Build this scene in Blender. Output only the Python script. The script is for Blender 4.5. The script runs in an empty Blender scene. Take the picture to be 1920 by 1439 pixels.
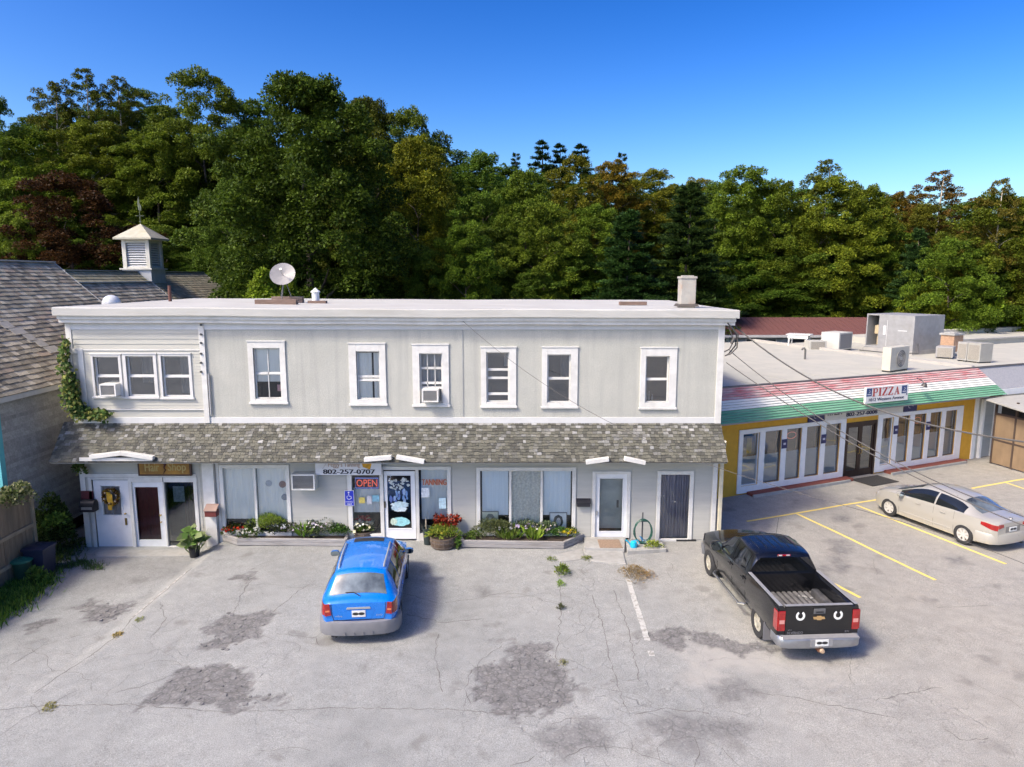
import bpy, bmesh, math, random
import numpy as np
from mathutils import Vector, Matrix

R = math.radians
rng = random.Random(11)
nr = np.random.default_rng(11)
sc = bpy.context.scene
COL = sc.collection

# ---------------------------------------------------------------- camera, sky, sun, exposure
TH, FPX, CD, CH = R(8.73), 1300.0, 20.7, 8.15       # pitch, focal length in photo pixels, distance and height
cam_d = bpy.data.cameras.new('camera')
cam = bpy.data.objects.new('camera', cam_d)
COL.objects.link(cam)
cam.location = (0, -CD, CH)
cam.rotation_euler = (R(90) - TH, 0, 0)
cam_d.sensor_width = 36
cam_d.lens = 36 * FPX / 1920
cam_d.clip_end = 3000
sc.camera = cam

SUN_AZ, SUN_EL = math.atan2(-0.82, -0.57), R(48)     # direction towards the sun: left, a little towards the viewer
w = bpy.data.worlds.new('World')
sc.world = w
w.use_nodes = True
wn = w.node_tree
bg = wn.nodes['Background']
sky = wn.nodes.new('ShaderNodeTexSky')
sky.sky_type = 'NISHITA'
sky.sun_disc = False
sky.sun_elevation = SUN_EL
sky.sun_rotation = SUN_AZ % (2 * math.pi)
sky.altitude = 200
sky.air_density = 1.0
sky.dust_density = 2.6
sky.ozone_density = 1.0
def vmul(k, src):
    n = wn.nodes.new('ShaderNodeVectorMath'); n.operation = 'SCALE'; n.inputs['Scale'].default_value = k
    wn.links.new(src, n.inputs[0]); return n.outputs[0]
gm = wn.nodes.new('ShaderNodeGamma'); gm.inputs['Gamma'].default_value = 1.8       # deep clear autumn blue
wn.links.new(vmul(0.25, sky.outputs[0]), gm.inputs['Color'])
hs = wn.nodes.new('ShaderNodeHueSaturation')
hs.inputs['Hue'].default_value = 0.509
hs.inputs['Saturation'].default_value = 1.2
wn.links.new(vmul(3.7, gm.outputs[0]), hs.inputs['Color'])
wn.links.new(hs.outputs[0], bg.inputs['Color'])
bg.inputs['Strength'].default_value = 0.15

sun_d = bpy.data.lights.new('sun', 'SUN')
sun_d.energy = 2.0
sun_d.angle = R(8.0)
sun_d.color = (1.0, 0.98, 0.86)
sun = bpy.data.objects.new('sun', sun_d)
COL.objects.link(sun)
sdir = Vector((math.cos(SUN_EL) * math.sin(SUN_AZ), math.cos(SUN_EL) * math.cos(SUN_AZ), math.sin(SUN_EL)))
sun.rotation_euler = sdir.to_track_quat('Z', 'Y').to_euler()
sun.location = sdir * 60

vs = sc.view_settings
vs.view_transform = 'Standard'
vs.look = 'None'
vs.gamma = 1
vs.use_curve_mapping = False
vs.exposure = 0.70
sc.cycles.use_denoising = True
sc.cycles.max_bounces = 5
sc.cycles.diffuse_bounces = 3
sc.cycles.glossy_bounces = 3
sc.cycles.adaptive_threshold = 0.02
sc.cycles.transparent_max_bounces = 8

# ---------------------------------------------------------------- survey: photo pixel -> place in the scene
_c, _s = math.cos(TH), math.sin(TH)
def ray(px, py):
    b = (719.5 - py) / FPX
    return ((px - 960) / FPX, _c + _s * b, -_s + _c * b)
def FY(px, py, Y=0.0):
    d = ray(px, py); t = (Y + CD) / d[1]
    return (d[0] * t, CH + d[2] * t)                 # X, Z on the wall plane y = Y
def G(px, py, Z=0.0):
    d = ray(px, py); t = (Z - CH) / d[2]
    return (d[0] * t, -CD + d[1] * t)                # X, Y on the level z = Z
def FX(px, py, X):
    d = ray(px, py); t = X / d[0]
    return (-CD + d[1] * t, CH + d[2] * t)           # Y, Z on the plane x = X

# ---------------------------------------------------------------- materials
MATS = {}
def nt(name):
    m = bpy.data.materials.new(name); m.use_nodes = True
    t = m.node_tree
    return m, t, t.nodes['Principled BSDF']
def lk(t, a, b): t.links.new(a, b)
def node(t, typ, **kw):
    n = t.nodes.new(typ)
    for k, v in kw.items():
        if k in n.inputs: n.inputs[k].default_value = v
        else: setattr(n, k, v)
    return n
def ramp(t, stops):
    n = t.nodes.new('ShaderNodeValToRGB')
    e = n.color_ramp.elements
    while len(e) < len(stops): e.new(0.5)
    for i, (p, c) in enumerate(stops):
        e[i].position = p
        e[i].color = (c, c, c, 1) if isinstance(c, (int, float)) else (*c, 1)
    return n
def mixc(t, fac, a, b, mode='MIX'):
    n = t.nodes.new('ShaderNodeMix'); n.data_type = 'RGBA'; n.blend_type = mode
    for sock, v in ((n.inputs[0], fac), (n.inputs[6], a), (n.inputs[7], b)):
        if hasattr(v, 'is_linked'): t.links.new(v, sock)
        elif isinstance(v, (int, float)): sock.default_value = v
        else: sock.default_value = (*v, 1)
    return n.outputs[2]
def coords(t, scale=(1, 1, 1)):
    c = t.nodes.new('ShaderNodeTexCoord'); mp = t.nodes.new('ShaderNodeMapping')
    mp.inputs['Scale'].default_value = scale
    t.links.new(c.outputs['Object'], mp.inputs[0])
    return mp.outputs[0]
def mat(name, col, rough=0.7, var=0.12, scale=3.0, bump=0.0, bscale=60.0, metal=0.0, coat=0.0, stretch=(1, 1, 1), dirt=None, dirt_amt=0.35, dirt_scale=1.3, spec=0.5):
    """plain coloured surface with uneven tone, optional stains of another colour and fine relief"""
    if name in MATS: return MATS[name]
    m, t, p = nt(name)
    v = coords(t, stretch)
    n1 = node(t, 'ShaderNodeTexNoise', Scale=scale, Detail=6.0, Roughness=0.6)
    lk(t, v, n1.inputs['Vector'])
    lo = tuple(c * (1 - var) for c in col); hi = tuple(min(1, c * (1 + var)) for c in col)
    r = ramp(t, [(0.3, lo), (0.7, hi)])
    lk(t, n1.outputs['Fac'], r.inputs[0])
    c = r.outputs[0]
    if dirt:
        n2 = node(t, 'ShaderNodeTexNoise', Scale=dirt_scale, Detail=8.0, Roughness=0.7)
        lk(t, v, n2.inputs['Vector'])
        r2 = ramp(t, [(0.48, 0.0), (0.72, dirt_amt)])
        lk(t, n2.outputs['Fac'], r2.inputs[0])
        c = mixc(t, r2.outputs[0], c, dirt)
    lk(t, c, p.inputs['Base Color'])
    p.inputs['Roughness'].default_value = rough
    p.inputs['Metallic'].default_value = metal
    p.inputs['Specular IOR Level'].default_value = spec
    p.inputs['Coat Weight'].default_value = coat
    p.inputs['Coat Roughness'].default_value = 0.04
    if bump:
        n3 = node(t, 'ShaderNodeTexNoise', Scale=bscale, Detail=4.0)
        lk(t, v, n3.inputs['Vector'])
        b = node(t, 'ShaderNodeBump', Strength=bump, Distance=0.02)
        lk(t, n3.outputs['Fac'], b.inputs['Height'])
        lk(t, b.outputs[0], p.inputs['Normal'])
    MATS[name] = m
    return m
def vcol_mat(name, rough=0.85, scale=30.0, var=0.35, stretch=(1, 1, 1), bump=0.3):
    """colour of each piece from its own colour attribute, grain on top"""
    if name in MATS: return MATS[name]
    m, t, p = nt(name)
    a = node(t, 'ShaderNodeVertexColor', layer_name='col')
    v = coords(t, stretch)
    n1 = node(t, 'ShaderNodeTexNoise', Scale=scale, Detail=5.0, Roughness=0.65)
    lk(t, v, n1.inputs['Vector'])
    r = ramp(t, [(0.25, 1 - var), (0.75, 1 + var * 0.6)])
    lk(t, n1.outputs['Fac'], r.inputs[0])
    lk(t, mixc(t, 1.0, a.outputs[0], r.outputs[0], 'MULTIPLY'), p.inputs['Base Color'])
    p.inputs['Roughness'].default_value = rough
    b = node(t, 'ShaderNodeBump', Strength=bump, Distance=0.01)
    lk(t, n1.outputs['Fac'], b.inputs['Height']); lk(t, b.outputs[0], p.inputs['Normal'])
    MATS[name] = m
    return m
def glass_mat(name, tint=(0.75, 0.8, 0.8), refl=0.14, rough=0.02):
    if name in MATS: return MATS[name]
    m, t, p = nt(name)
    t.nodes.remove(p)
    out = [n for n in t.nodes if n.type == 'OUTPUT_MATERIAL'][0]
    tr = node(t, 'ShaderNodeBsdfTransparent'); tr.inputs[0].default_value = (*tint, 1)
    gl = node(t, 'ShaderNodeBsdfGlossy'); gl.inputs['Roughness'].default_value = rough
    gl.inputs['Color'].default_value = (0.9, 0.95, 1, 1)
    fr = node(t, 'ShaderNodeFresnel'); fr.inputs[0].default_value = 1.5
    ad = node(t, 'ShaderNodeMath', operation='ADD', use_clamp=True); ad.inputs[1].default_value = refl
    lk(t, fr.outputs[0], ad.inputs[0])
    # slightly wavy old panes
    v = coords(t); nz = node(t, 'ShaderNodeTexNoise', Scale=1.6, Detail=1.0); lk(t, v, nz.inputs['Vector'])
    b = node(t, 'ShaderNodeBump', Strength=0.06, Distance=0.05); lk(t, nz.outputs['Fac'], b.inputs['Height']); lk(t, b.outputs[0], gl.inputs['Normal'])
    mx = node(t, 'ShaderNodeMixShader')
    lk(t, ad.outputs[0], mx.inputs[0]); lk(t, tr.outputs[0], mx.inputs[1]); lk(t, gl.outputs[0], mx.inputs[2])
    lk(t, mx.outputs[0], out.inputs[0])
    MATS[name] = m
    return m
def paint_mat(name, col, rough=0.28, metal=0.25, coat=1.0, flake=0.0, dust=0.12):
    if name in MATS: return MATS[name]
    m, t, p = nt(name)
    v = coords(t)
    n = node(t, 'ShaderNodeTexNoise', Scale=1.8, Detail=7.0, Roughness=0.7); lk(t, v, n.inputs['Vector'])
    r = ramp(t, [(0.45, 0.0), (0.8, dust)]); lk(t, n.outputs['Fac'], r.inputs[0])
    lk(t, mixc(t, r.outputs[0], col, (0.35, 0.33, 0.3)), p.inputs['Base Color'])
    r2 = ramp(t, [(0.3, rough), (0.8, rough + 0.2)]); lk(t, n.outputs['Fac'], r2.inputs[0]); lk(t, r2.outputs[0], p.inputs['Roughness'])
    p.inputs['Metallic'].default_value = metal
    p.inputs['Coat Weight'].default_value = coat
    p.inputs['Coat Roughness'].default_value = 0.02
    MATS[name] = m
    return m
def glow_mat(name, col, strength):
    if name in MATS: return MATS[name]
    m, t, p = nt(name)
    p.inputs['Base Color'].default_value = (*col, 1)
    p.inputs['Emission Color'].default_value = (*col, 1)
    p.inputs['Emission Strength'].default_value = strength
    MATS[name] = m
    return m
def leaf_mat(name, trans=0.3, hue=0.03, val=0.35, rough=0.5):
    """leaves: colour attribute per leaf, a tint per plant, light passing through"""
    if name in MATS: return MATS[name]
    m, t, p = nt(name)
    a = node(t, 'ShaderNodeVertexColor', layer_name='col')
    oi = node(t, 'ShaderNodeObjectInfo')
    h = node(t, 'ShaderNodeHueSaturation')
    mr = node(t, 'ShaderNodeMapRange'); mr.inputs[3].default_value = 0.5 - hue; mr.inputs[4].default_value = 0.5 + hue
    lk(t, oi.outputs['Random'], mr.inputs[0]); lk(t, mr.outputs[0], h.inputs['Hue'])
    ml = node(t, 'ShaderNodeMath', operation='MULTIPLY'); ml.inputs[1].default_value = 7.31; lk(t, oi.outputs['Random'], ml.inputs[0])
    frc = node(t, 'ShaderNodeMath', operation='FRACT'); lk(t, ml.outputs[0], frc.inputs[0])
    mv = node(t, 'ShaderNodeMapRange'); mv.inputs[3].default_value = 1 - val; mv.inputs[4].default_value = 1 + val
    lk(t, frc.outputs[0], mv.inputs[0]); lk(t, mv.outputs[0], h.inputs['Value'])
    c = mixc(t, 1.0, a.outputs[0], oi.outputs['Color'], 'MULTIPLY')
    lk(t, c, h.inputs['Color'])
    lk(t, h.outputs[0], p.inputs['Base Color'])
    p.inputs['Roughness'].default_value = rough
    p.inputs['Specular IOR Level'].default_value = 0.12
    tl = node(t, 'ShaderNodeBsdfTranslucent'); lk(t, h.outputs[0], tl.inputs[0])
    mx = node(t, 'ShaderNodeMixShader'); mx.inputs[0].default_value = trans
    out = [n for n in t.nodes if n.type == 'OUTPUT_MATERIAL'][0]
    lk(t, p.outputs[0], mx.inputs[1]); lk(t, tl.outputs[0], mx.inputs[2]); lk(t, mx.outputs[0], out.inputs[0])
    MATS[name] = m
    return m

# ---------------------------------------------------------------- objects and mesh building
def thing(name, label, cat, loc=(0, 0, 0), rz=0.0, group=None, kind=None):
    o = bpy.data.objects.new(name, None)
    COL.objects.link(o)
    o.empty_display_size = 0.1
    o.location = loc; o.rotation_euler = (0, 0, rz)
    o['label'] = label; o['category'] = cat
    if group: o['group'] = group
    if kind: o['kind'] = kind
    return o
def tag(o, label=None, cat=None, group=None, kind=None):
    for k, v in (('label', label), ('category', cat), ('group', group), ('kind', kind)):
        if v: o[k] = v
    return o
def adopt(o, parent, local=False):
    o.parent = parent
    if not local and parent.parent is None and parent.type == 'EMPTY':
        o.matrix_parent_inverse = parent.matrix_basis.inverted()
    return o
def copy_tree(o, parent=None):
    c = o.copy(); COL.objects.link(c)
    if parent is not None:
        c.parent = parent
    for ch in list(o.children):
        copy_tree(ch, c)
    return c
def mesh_obj(name, me, mats=None, parent=None, local=False):
    o = bpy.data.objects.new(name, me)
    COL.objects.link(o)
    if mats is not None and not me.materials:
        for m in (mats if isinstance(mats, (list, tuple)) else [mats]): me.materials.append(m)
    if parent is not None: adopt(o, parent, local)
    return o

class MB:
    def __init__(s):
        s.v, s.f, s.m, s.c = [], [], [], []
        s.M = None
    def add(s, vs, fs, m=0, col=None):
        n = len(s.v)
        if s.M is not None: vs = [tuple(s.M @ Vector(p)) for p in vs]
        s.v.extend(tuple(p) for p in vs)
        for f in fs:
            s.f.append(tuple(i + n for i in f)); s.m.append(m); s.c.append(col)
        return s
    def box(s, x0, x1, y0, y1, z0, z1, m=0, col=None):
        return s.add([(x0, y0, z0), (x1, y0, z0), (x1, y1, z0), (x0, y1, z0), (x0, y0, z1), (x1, y0, z1), (x1, y1, z1), (x0, y1, z1)],
                     [(0, 3, 2, 1), (4, 5, 6, 7), (0, 1, 5, 4), (1, 2, 6, 5), (2, 3, 7, 6), (3, 0, 4, 7)], m, col)
    def obox(s, c, h, ax, m=0, col=None):
        """box with centre c, half sizes h and axes ax (three unit vectors)"""
        c = Vector(c); a, b, d = (Vector(x) for x in ax)
        vs = []
        for sz in (-1, 1):
            for sx, sy in ((-1, -1), (1, -1), (1, 1), (-1, 1)):
                vs.append(c + a * (h[0] * sx) + b * (h[1] * sy) + d * (h[2] * sz))
        return s.add(vs, [(0, 3, 2, 1), (4, 5, 6, 7), (0, 1, 5, 4), (1, 2, 6, 5), (2, 3, 7, 6), (3, 0, 4, 7)], m, col)
    def bar(s, p0, p1, wd, ht, m=0, col=None, up=(0, 0, 1)):
        p0, p1 = Vector(p0), Vector(p1)
        a = (p1 - p0); L = a.length; a.normalize()
        b = a.cross(Vector(up))
        if b.length < 1e-4: b = a.cross(Vector((0, 1, 0)))
        b.normalize(); d = b.cross(a)
        return s.obox((p0 + p1) / 2, (L / 2, wd / 2, ht / 2), (a, b, d), m, col)
    def quad(s, a, b, c, d, m=0, col=None):
        return s.add([a, b, c, d], [(0, 1, 2, 3)], m, col)
    def cyl(s, p0, p1, r0, r1=None, n=12, m=0, col=None, caps=True):
        p0, p1 = Vector(p0), Vector(p1)
        r1 = r0 if r1 is None else r1
        a = (p1 - p0).normalized()
        b = a.orthogonal().normalized(); d = a.cross(b)
        vs = []
        for p, r in ((p0, r0), (p1, r1)):
            for i in range(n):
                t = 2 * math.pi * i / n
                vs.append(p + (b * math.cos(t) + d * math.sin(t)) * r)
        fs = [(i, (i + 1) % n, n + (i + 1) % n, n + i) for i in range(n)]
        if caps: fs += [tuple(range(n - 1, -1, -1)), tuple(range(n, 2 * n))]
        return s.add(vs, fs, m, col)
    def tube(s, pts, r, n=6, m=0, col=None, close=False):
        pts = [Vector(p) for p in pts]
        rs = r if isinstance(r, (list, tuple)) else [r] * len(pts)
        vs = []; L = len(pts)
        for i, p in enumerate(pts):
            a = (pts[(i + 1) % L] if (close or i + 1 < L) else p) - (pts[i - 1] if (close or i > 0) else p)
            a.normalize()
            b = a.cross(Vector((0.11, 0.23, 0.97)))
            if b.length < 1e-3: b = a.orthogonal()
            b.normalize(); d = b.cross(a)
            for k in range(n):
                t = 2 * math.pi * k / n
                vs.append(p + (b * math.cos(t) + d * math.sin(t)) * rs[i])
        fs = []
        for i in range(L if close else L - 1):
            j = (i + 1) % L
            for k in range(n):
                fs.append((i * n + k, i * n + (k + 1) % n, j * n + (k + 1) % n, j * n + k))
        if not close: fs += [tuple(range(n - 1, -1, -1)), tuple((L - 1) * n + k for k in range(n))]
        return s.add(vs, fs, m, col)
    def lathe(s, prof, n=20, M=None, m=0, col=None, mfun=None):
        """profile of (radius, height) turned about the local z axis, M places it"""
        vs = []
        for r, z in prof:
            for i in range(n):
                t = 2 * math.pi * i / n
                p = Vector((r * math.cos(t), r * math.sin(t), z))
                vs.append(M @ p if M is not None else p)
        for j in range(len(prof) - 1):
            pass
        fs, ms = [], []
        for j in range(len(prof) - 1):
            for i in range(n):
                fs.append((j * n + i, j * n + (i + 1) % n, (j + 1) * n + (i + 1) % n, (j + 1) * n + i))
                ms.append(mfun(j) if mfun else m)
        n0 = len(s.m)
        s.add(vs, fs, m, col)
        s.m[n0:] = ms
        return s
    def prism(s, poly, vec, m=0, col=None):
        """closed flat polygon (3-D points) pushed along vec"""
        n = len(poly); v = Vector(vec)
        vs = [Vector(p) for p in poly] + [Vector(p) + v for p in poly]
        fs = [tuple(range(n - 1, -1, -1)), tuple(range(n, 2 * n))] + [(i, (i + 1) % n, n + (i + 1) % n, n + i) for i in range(n)]
        return s.add(vs, fs, m, col)
    def mesh(s, name='mesh', smooth=False, angle=None):
        me = bpy.data.meshes.new(name)
        me.from_pydata(s.v, [], s.f)
        if any(s.m): me.polygons.foreach_set('material_index', s.m)
        if any(c is not None for c in s.c):
            a = me.color_attributes.new('col', 'FLOAT_COLOR', 'CORNER')
            buf = []
            for p, c in zip(me.polygons, s.c):
                c = c or (0.5, 0.5, 0.5)
                buf.extend((c[0], c[1], c[2], 1.0) * p.loop_total)
            a.data.foreach_set('color', buf)
        if smooth:
            me.shade_smooth()
            if angle: me.set_sharp_from_angle(angle=R(angle))
        me.update()
        return me
    def build(s, name, mats, parent=None, smooth=False, angle=35, local=False, bevel=0.0):
        o = mesh_obj(name, s.mesh(name, smooth, angle), mats, parent, local)
        if bevel:
            b = o.modifiers.new('edge', 'BEVEL'); b.width = bevel; b.segments = 2; b.limit_method = 'ANGLE'
        return o

_font_cache = {}
def text_polys(body, size=1.0, extrude=0.0, spacing=1.0):
    """letters as flat faces: (verts, faces, width, height), lower left at the origin, in the xy plane"""
    k = (body, size, extrude, spacing)
    if k in _font_cache: return _font_cache[k]
    cu = bpy.data.curves.new('lettering', 'FONT')
    cu.body = body; cu.size = size; cu.extrude = extrude; cu.space_character = spacing
    cu.resolution_u = 3
    ob = bpy.data.objects.new('lettering', cu)
    me = bpy.data.meshes.new_from_object(ob)
    vs = [tuple(v.co) for v in me.vertices]; fs = [tuple(p.vertices) for p in me.polygons]
    bpy.data.objects.remove(ob); bpy.data.curves.remove(cu); bpy.data.meshes.remove(me)
    x0 = min(v[0] for v in vs); y0 = min(v[1] for v in vs)
    x1 = max(v[0] for v in vs); y1 = max(v[1] for v in vs)
    vs = [(v[0] - x0, v[1] - y0, v[2]) for v in vs]
    _font_cache[k] = (vs, fs, x1 - x0, y1 - y0)
    return _font_cache[k]
def letters(mb, body, x0, x1, z0, z1, y, m=0, M=None, bold=0.0):
    """fit text into the rectangle x0..x1, z0..z1 on the wall plane at depth y (facing -y)"""
    vs, fs, W, H = text_polys(body)
    sx, sz = (x1 - x0) / W, (z1 - z0) / H
    reps = [0.0] if not bold else [-bold, 0.0, bold]
    for k, d in enumerate(reps):
        pts = [Vector((x0 + v[0] * sx + d, y - 0.0004 * k, z0 + v[1] * sz)) for v in vs]
        if M is not None: pts = [M @ p for p in pts]
        mb.add(pts, fs, m)
    return mb

def bool_cut(o, cutters):
    """cut shapes out of a closed mesh; the cut takes the last material"""
    tmp = []
    for i, me in enumerate(cutters):
        c = bpy.data.objects.new('cutter', me); COL.objects.link(c); tmp.append(c)
        md = o.modifiers.new('cut', 'BOOLEAN'); md.operation = 'DIFFERENCE'; md.solver = 'EXACT'; md.object = c
        try: md.material_mode = 'TRANSFER'
        except Exception: pass
    dg = bpy.context.evaluated_depsgraph_get(); dg.update()
    me2 = bpy.data.meshes.new_from_object(o.evaluated_get(dg))
    o.modifiers.clear(); o.data = me2
    for c in tmp: bpy.data.objects.remove(c)
    return o

# value noise on arrays, for the ground sheets
def vnoise(x, y, seed=0):
    g = np.random.default_rng(seed).random((256, 256))
    xi = np.floor(x).astype(int); yi = np.floor(y).astype(int)
    fx = x - xi; fy = y - yi
    fx = fx * fx * (3 - 2 * fx); fy = fy * fy * (3 - 2 * fy)
    a = g[xi % 256, yi % 256]; b = g[(xi + 1) % 256, yi % 256]; c = g[xi % 256, (yi + 1) % 256]; d = g[(xi + 1) % 256, (yi + 1) % 256]
    return (a * (1 - fx) + b * fx) * (1 - fy) + (c * (1 - fx) + d * fx) * fy
def fbm(x, y, seed=0, oct=4):
    r = 0; a = 0.5; t = 0
    for k in range(oct):
        r = r + a * vnoise(x * 2 ** k, y * 2 ** k, seed + k); t += a; a *= 0.5
    return r / t
def poly_dist(px, py, poly):
    """signed distance of points to a polygon, positive inside"""
    poly = np.array(poly, float); n = len(poly)
    d = np.full(px.shape, 1e9); ins = np.zeros(px.shape, bool)
    for i in range(n):
        a, b = poly[i], poly[(i + 1) % n]
        e = b - a; wx = px - a[0]; wy = py - a[1]
        t = np.clip((wx * e[0] + wy * e[1]) / (e @ e + 1e-12), 0, 1)
        d = np.minimum(d, np.hypot(wx - e[0] * t, wy - e[1] * t))
        cond = ((a[1] <= py) & (b[1] > py)) | ((b[1] <= py) & (a[1] > py))
        with np.errstate(divide='ignore', invalid='ignore'):
            xx = a[0] + (py - a[1]) / (b[1] - a[1] if abs(b[1] - a[1]) > 1e-9 else 1e-9) * e[0]
        ins ^= cond & (px < xx)
    return np.where(ins, d, -d)

# ================================================================ SETTING
def terrain(x, y):
    """height of the land behind the buildings: a wooded slope, higher towards the left"""
    x = np.asarray(x, float); y = np.asarray(y, float)
    rise = np.clip((y - 23) / 46, 0, 1)
    rise = rise * rise * (3 - 2 * rise)
    amp = 12.5 + 4.5 * np.clip((-x - 5) / 40, -1, 1)
    far = np.clip((y - 110) / 300, 0, 1)
    return rise * amp * (1 - 0.6 * far) + (fbm(x / 14 + 50, y / 14 + 50, 3) - 0.5) * 2.2 * rise

def grid_mesh(name, xs, ys, zf):
    X, Y = np.meshgrid(xs, ys, indexing='ij')
    Z = zf(X, Y)
    nx, ny = X.shape
    v = np.stack([X.ravel(), Y.ravel(), Z.ravel()], 1)
    i = np.arange(nx * ny).reshape(nx, ny)
    f = np.stack([i[:-1, :-1], i[1:, :-1], i[1:, 1:], i[:-1, 1:]], -1).reshape(-1, 4)
    me = bpy.data.meshes.new(name)
    me.vertices.add(len(v)); me.vertices.foreach_set('co', v.astype(np.float32).ravel())
    me.loops.add(f.size); me.loops.foreach_set('vertex_index', f.astype(np.int32).ravel())
    me.polygons.add(len(f)); me.polygons.foreach_set('loop_start', np.arange(0, f.size, 4, dtype=np.int32))
    me.update(calc_edges=True)
    me.shade_smooth()
    return me, X, Y

# ---- the land: one sheet out to the horizon
def ground_material():
    m, t, p = nt('forest floor')
    v = coords(t)
    n = node(t, 'ShaderNodeTexNoise', Scale=0.35, Detail=9.0, Roughness=0.7); lk(t, v, n.inputs['Vector'])
    r = ramp(t, [(0.3, (0.018, 0.022, 0.008)), (0.55, (0.035, 0.045, 0.012)), (0.75, (0.07, 0.055, 0.03))])
    lk(t, n.outputs['Fac'], r.inputs[0]); lk(t, r.outputs[0], p.inputs['Base Color'])
    p.inputs['Roughness'].default_value = 0.95
    return m
ax = np.concatenate([np.linspace(-900, -130, 24), np.linspace(-120, 120, 97), np.linspace(130, 900, 24)])
ay = np.concatenate([np.linspace(-300, -70, 8), np.linspace(-60, 180, 97), np.linspace(200, 1200, 30)])
me, _, _ = grid_mesh('ground', ax, ay, lambda X, Y: terrain(X, Y) - np.where(Y < 23, 0.55, 0.0))
tag(mesh_obj('ground', me, ground_material()), kind='structure')

# ---- the paved lot: worn asphalt with broken patches pressed into the sheet
SEAM = [G(*p) for p in ((415, 1012), (360, 1062), (245, 1160), (213, 1195), (150, 1240), (60, 1300), (-40, 1330))]
DARK = [  # broken or dug-out patches, outlines in the photo
    [(375, 1215), (395, 1180), (430, 1150), (490, 1147), (512, 1155), (480, 1195), (430, 1220), (400, 1222)],
    [(235, 1320), (330, 1268), (350, 1255), (410, 1246), (450, 1255), (480, 1290), (525, 1314), (470, 1327), (350, 1332)],
    [(880, 1315), (900, 1262), (960, 1212), (1010, 1207), (1060, 1240), (1085, 1290), (1060, 1335), (980, 1347), (920, 1338)],
    [(165, 1152), (190, 1125), (247, 1112), (240, 1132), (195, 1157)], [(138, 1127), (170, 1107), (187, 1111), (160, 1132)],
    [(38, 1162), (100, 1142), (98, 1153), (60, 1167)], [(450, 1085), (470, 1075), (480, 1085), (462, 1093)],
    [(1210, 1190), (1260, 1182), (1350, 1188), (1480, 1216), (1400, 1226), (1330, 1206), (1250, 1212)],
]
DAMP = [  # darker stained areas
    [(1210, 1357), (1300, 1340), (1425, 1366), (1400, 1378), (1310, 1385), (1335, 1436), (1300, 1420), (1240, 1378)],
    [(1005, 1388), (1080, 1345), (1118, 1350), (1145, 1402), (1090, 1402), (1060, 1425), (1030, 1403)],
    [(1335, 1290), (1390, 1280), (1430, 1300), (1390, 1318), (1350, 1312)], [(890, 1108), (905, 1103), (920, 1110), (905, 1120)],
    [(1545, 1018), (1580, 1015), (1600, 1030), (1570, 1042)], [(1552, 1042), (1588, 1040), (1592, 1055), (1560, 1056)],
    [(1565, 1060), (1595, 1060), (1590, 1072), (1570, 1072)], [(1530, 1058), (1556, 1060), (1550, 1078), (1530, 1076)],
    [(1560, 968), (1590, 966), (1592, 976), (1566, 978)], [(1340, 1120), (1350, 1118), (1352, 1125), (1342, 1126)],
    [(1780, 1048), (1806, 1046), (1808, 1056), (1785, 1057)],
]
FRESH = [[(160, 1035), (360, 1035), (340, 1066), (230, 1090), (90, 1110), (60, 1080)]]
SANDY = [[(1262, 1222), (1330, 1208), (1440, 1228), (1520, 1240), (1470, 1262), (1400, 1250), (1300, 1256)],
         [(1280, 1262), (1340, 1256), (1380, 1272), (1310, 1280)], [(1480, 1262), (1580, 1250), (1600, 1262), (1520, 1278)]]
CRAZED = [[(860, 1340), (880, 1230), (1000, 1195), (1180, 1230), (1450, 1320), (1480, 1410), (1300, 1450), (950, 1450)],
          [(200, 1330), (300, 1240), (420, 1140), (530, 1140), (540, 1320), (400, 1345)],
          [(1000, 1060), (1200, 1060), (1230, 1240), (1000, 1220)], [(1600, 1300), (1760, 1270), (1900, 1360), (1850, 1420), (1650, 1370)]]
def masks(X, Y, lists, soft, wob, seed):
    m = np.zeros_like(X)
    jit = (fbm(X * 2.2, Y * 2.2, seed, 5) - 0.5) * wob + (fbm(X * 7, Y * 7, seed + 40, 3) - 0.5) * wob * 0.6
    for poly in lists:
        gp = [G(*p) for p in poly]
        xs_, ys_ = [q[0] for q in gp], [q[1] for q in gp]
        sel = (X > min(xs_) - 1) & (X < max(xs_) + 1) & (Y > min(ys_) - 1) & (Y < max(ys_) + 1)
        d = poly_dist(X[sel], Y[sel], gp) + jit[sel]
        m[sel] = np.maximum(m[sel], np.clip(d / soft + 0.5, 0, 1))
    return m
def seam_dist(X, Y):
    poly = SEAM + [(-40, SEAM[-1][1]), (-40, 6), (SEAM[0][0] + 0.3, 6)]
    return poly_dist(X, Y, poly)
def lot_z(X, Y):
    z = (fbm(X / 3 + 9, Y / 3 + 4, 21, 3) - 0.5) * 0.05
    near = (X > -18) & (X < 25) & (Y > -14) & (Y < 10)
    low = np.clip(seam_dist(X, Y) / 0.5 + 0.3, 0, 1) * np.clip((Y + 9.5) / 6, 0, 1)
    z = z - 0.2 * low
    z = np.where(near, z, np.minimum(z, 0))
    dk = masks(X, Y, DARK, 0.25, 0.55, 5)
    z = z - 0.02 * dk + dk * (fbm(X * 5, Y * 5, 31, 3) - 0.5) * 0.035
    # the pavement edge drops beside the buildings and far away
    return z
fine = 0.07
lx = np.concatenate([np.linspace(-120, -18.5, 24), np.arange(-18, 24.5, fine), np.linspace(25, 140, 30)])
ly = np.concatenate([np.linspace(-120, -13, 16), np.arange(-12, 10.5, fine), np.linspace(11, 28, 12)])
me, LX, LY = grid_mesh('parking_lot', lx, ly, lot_z)
at = me.color_attributes.new('wear', 'FLOAT_COLOR', 'POINT')
dk = masks(LX, LY, DARK, 0.1, 0.85, 5); dp = masks(LX, LY, DAMP, 0.35, 0.5, 6)
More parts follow.
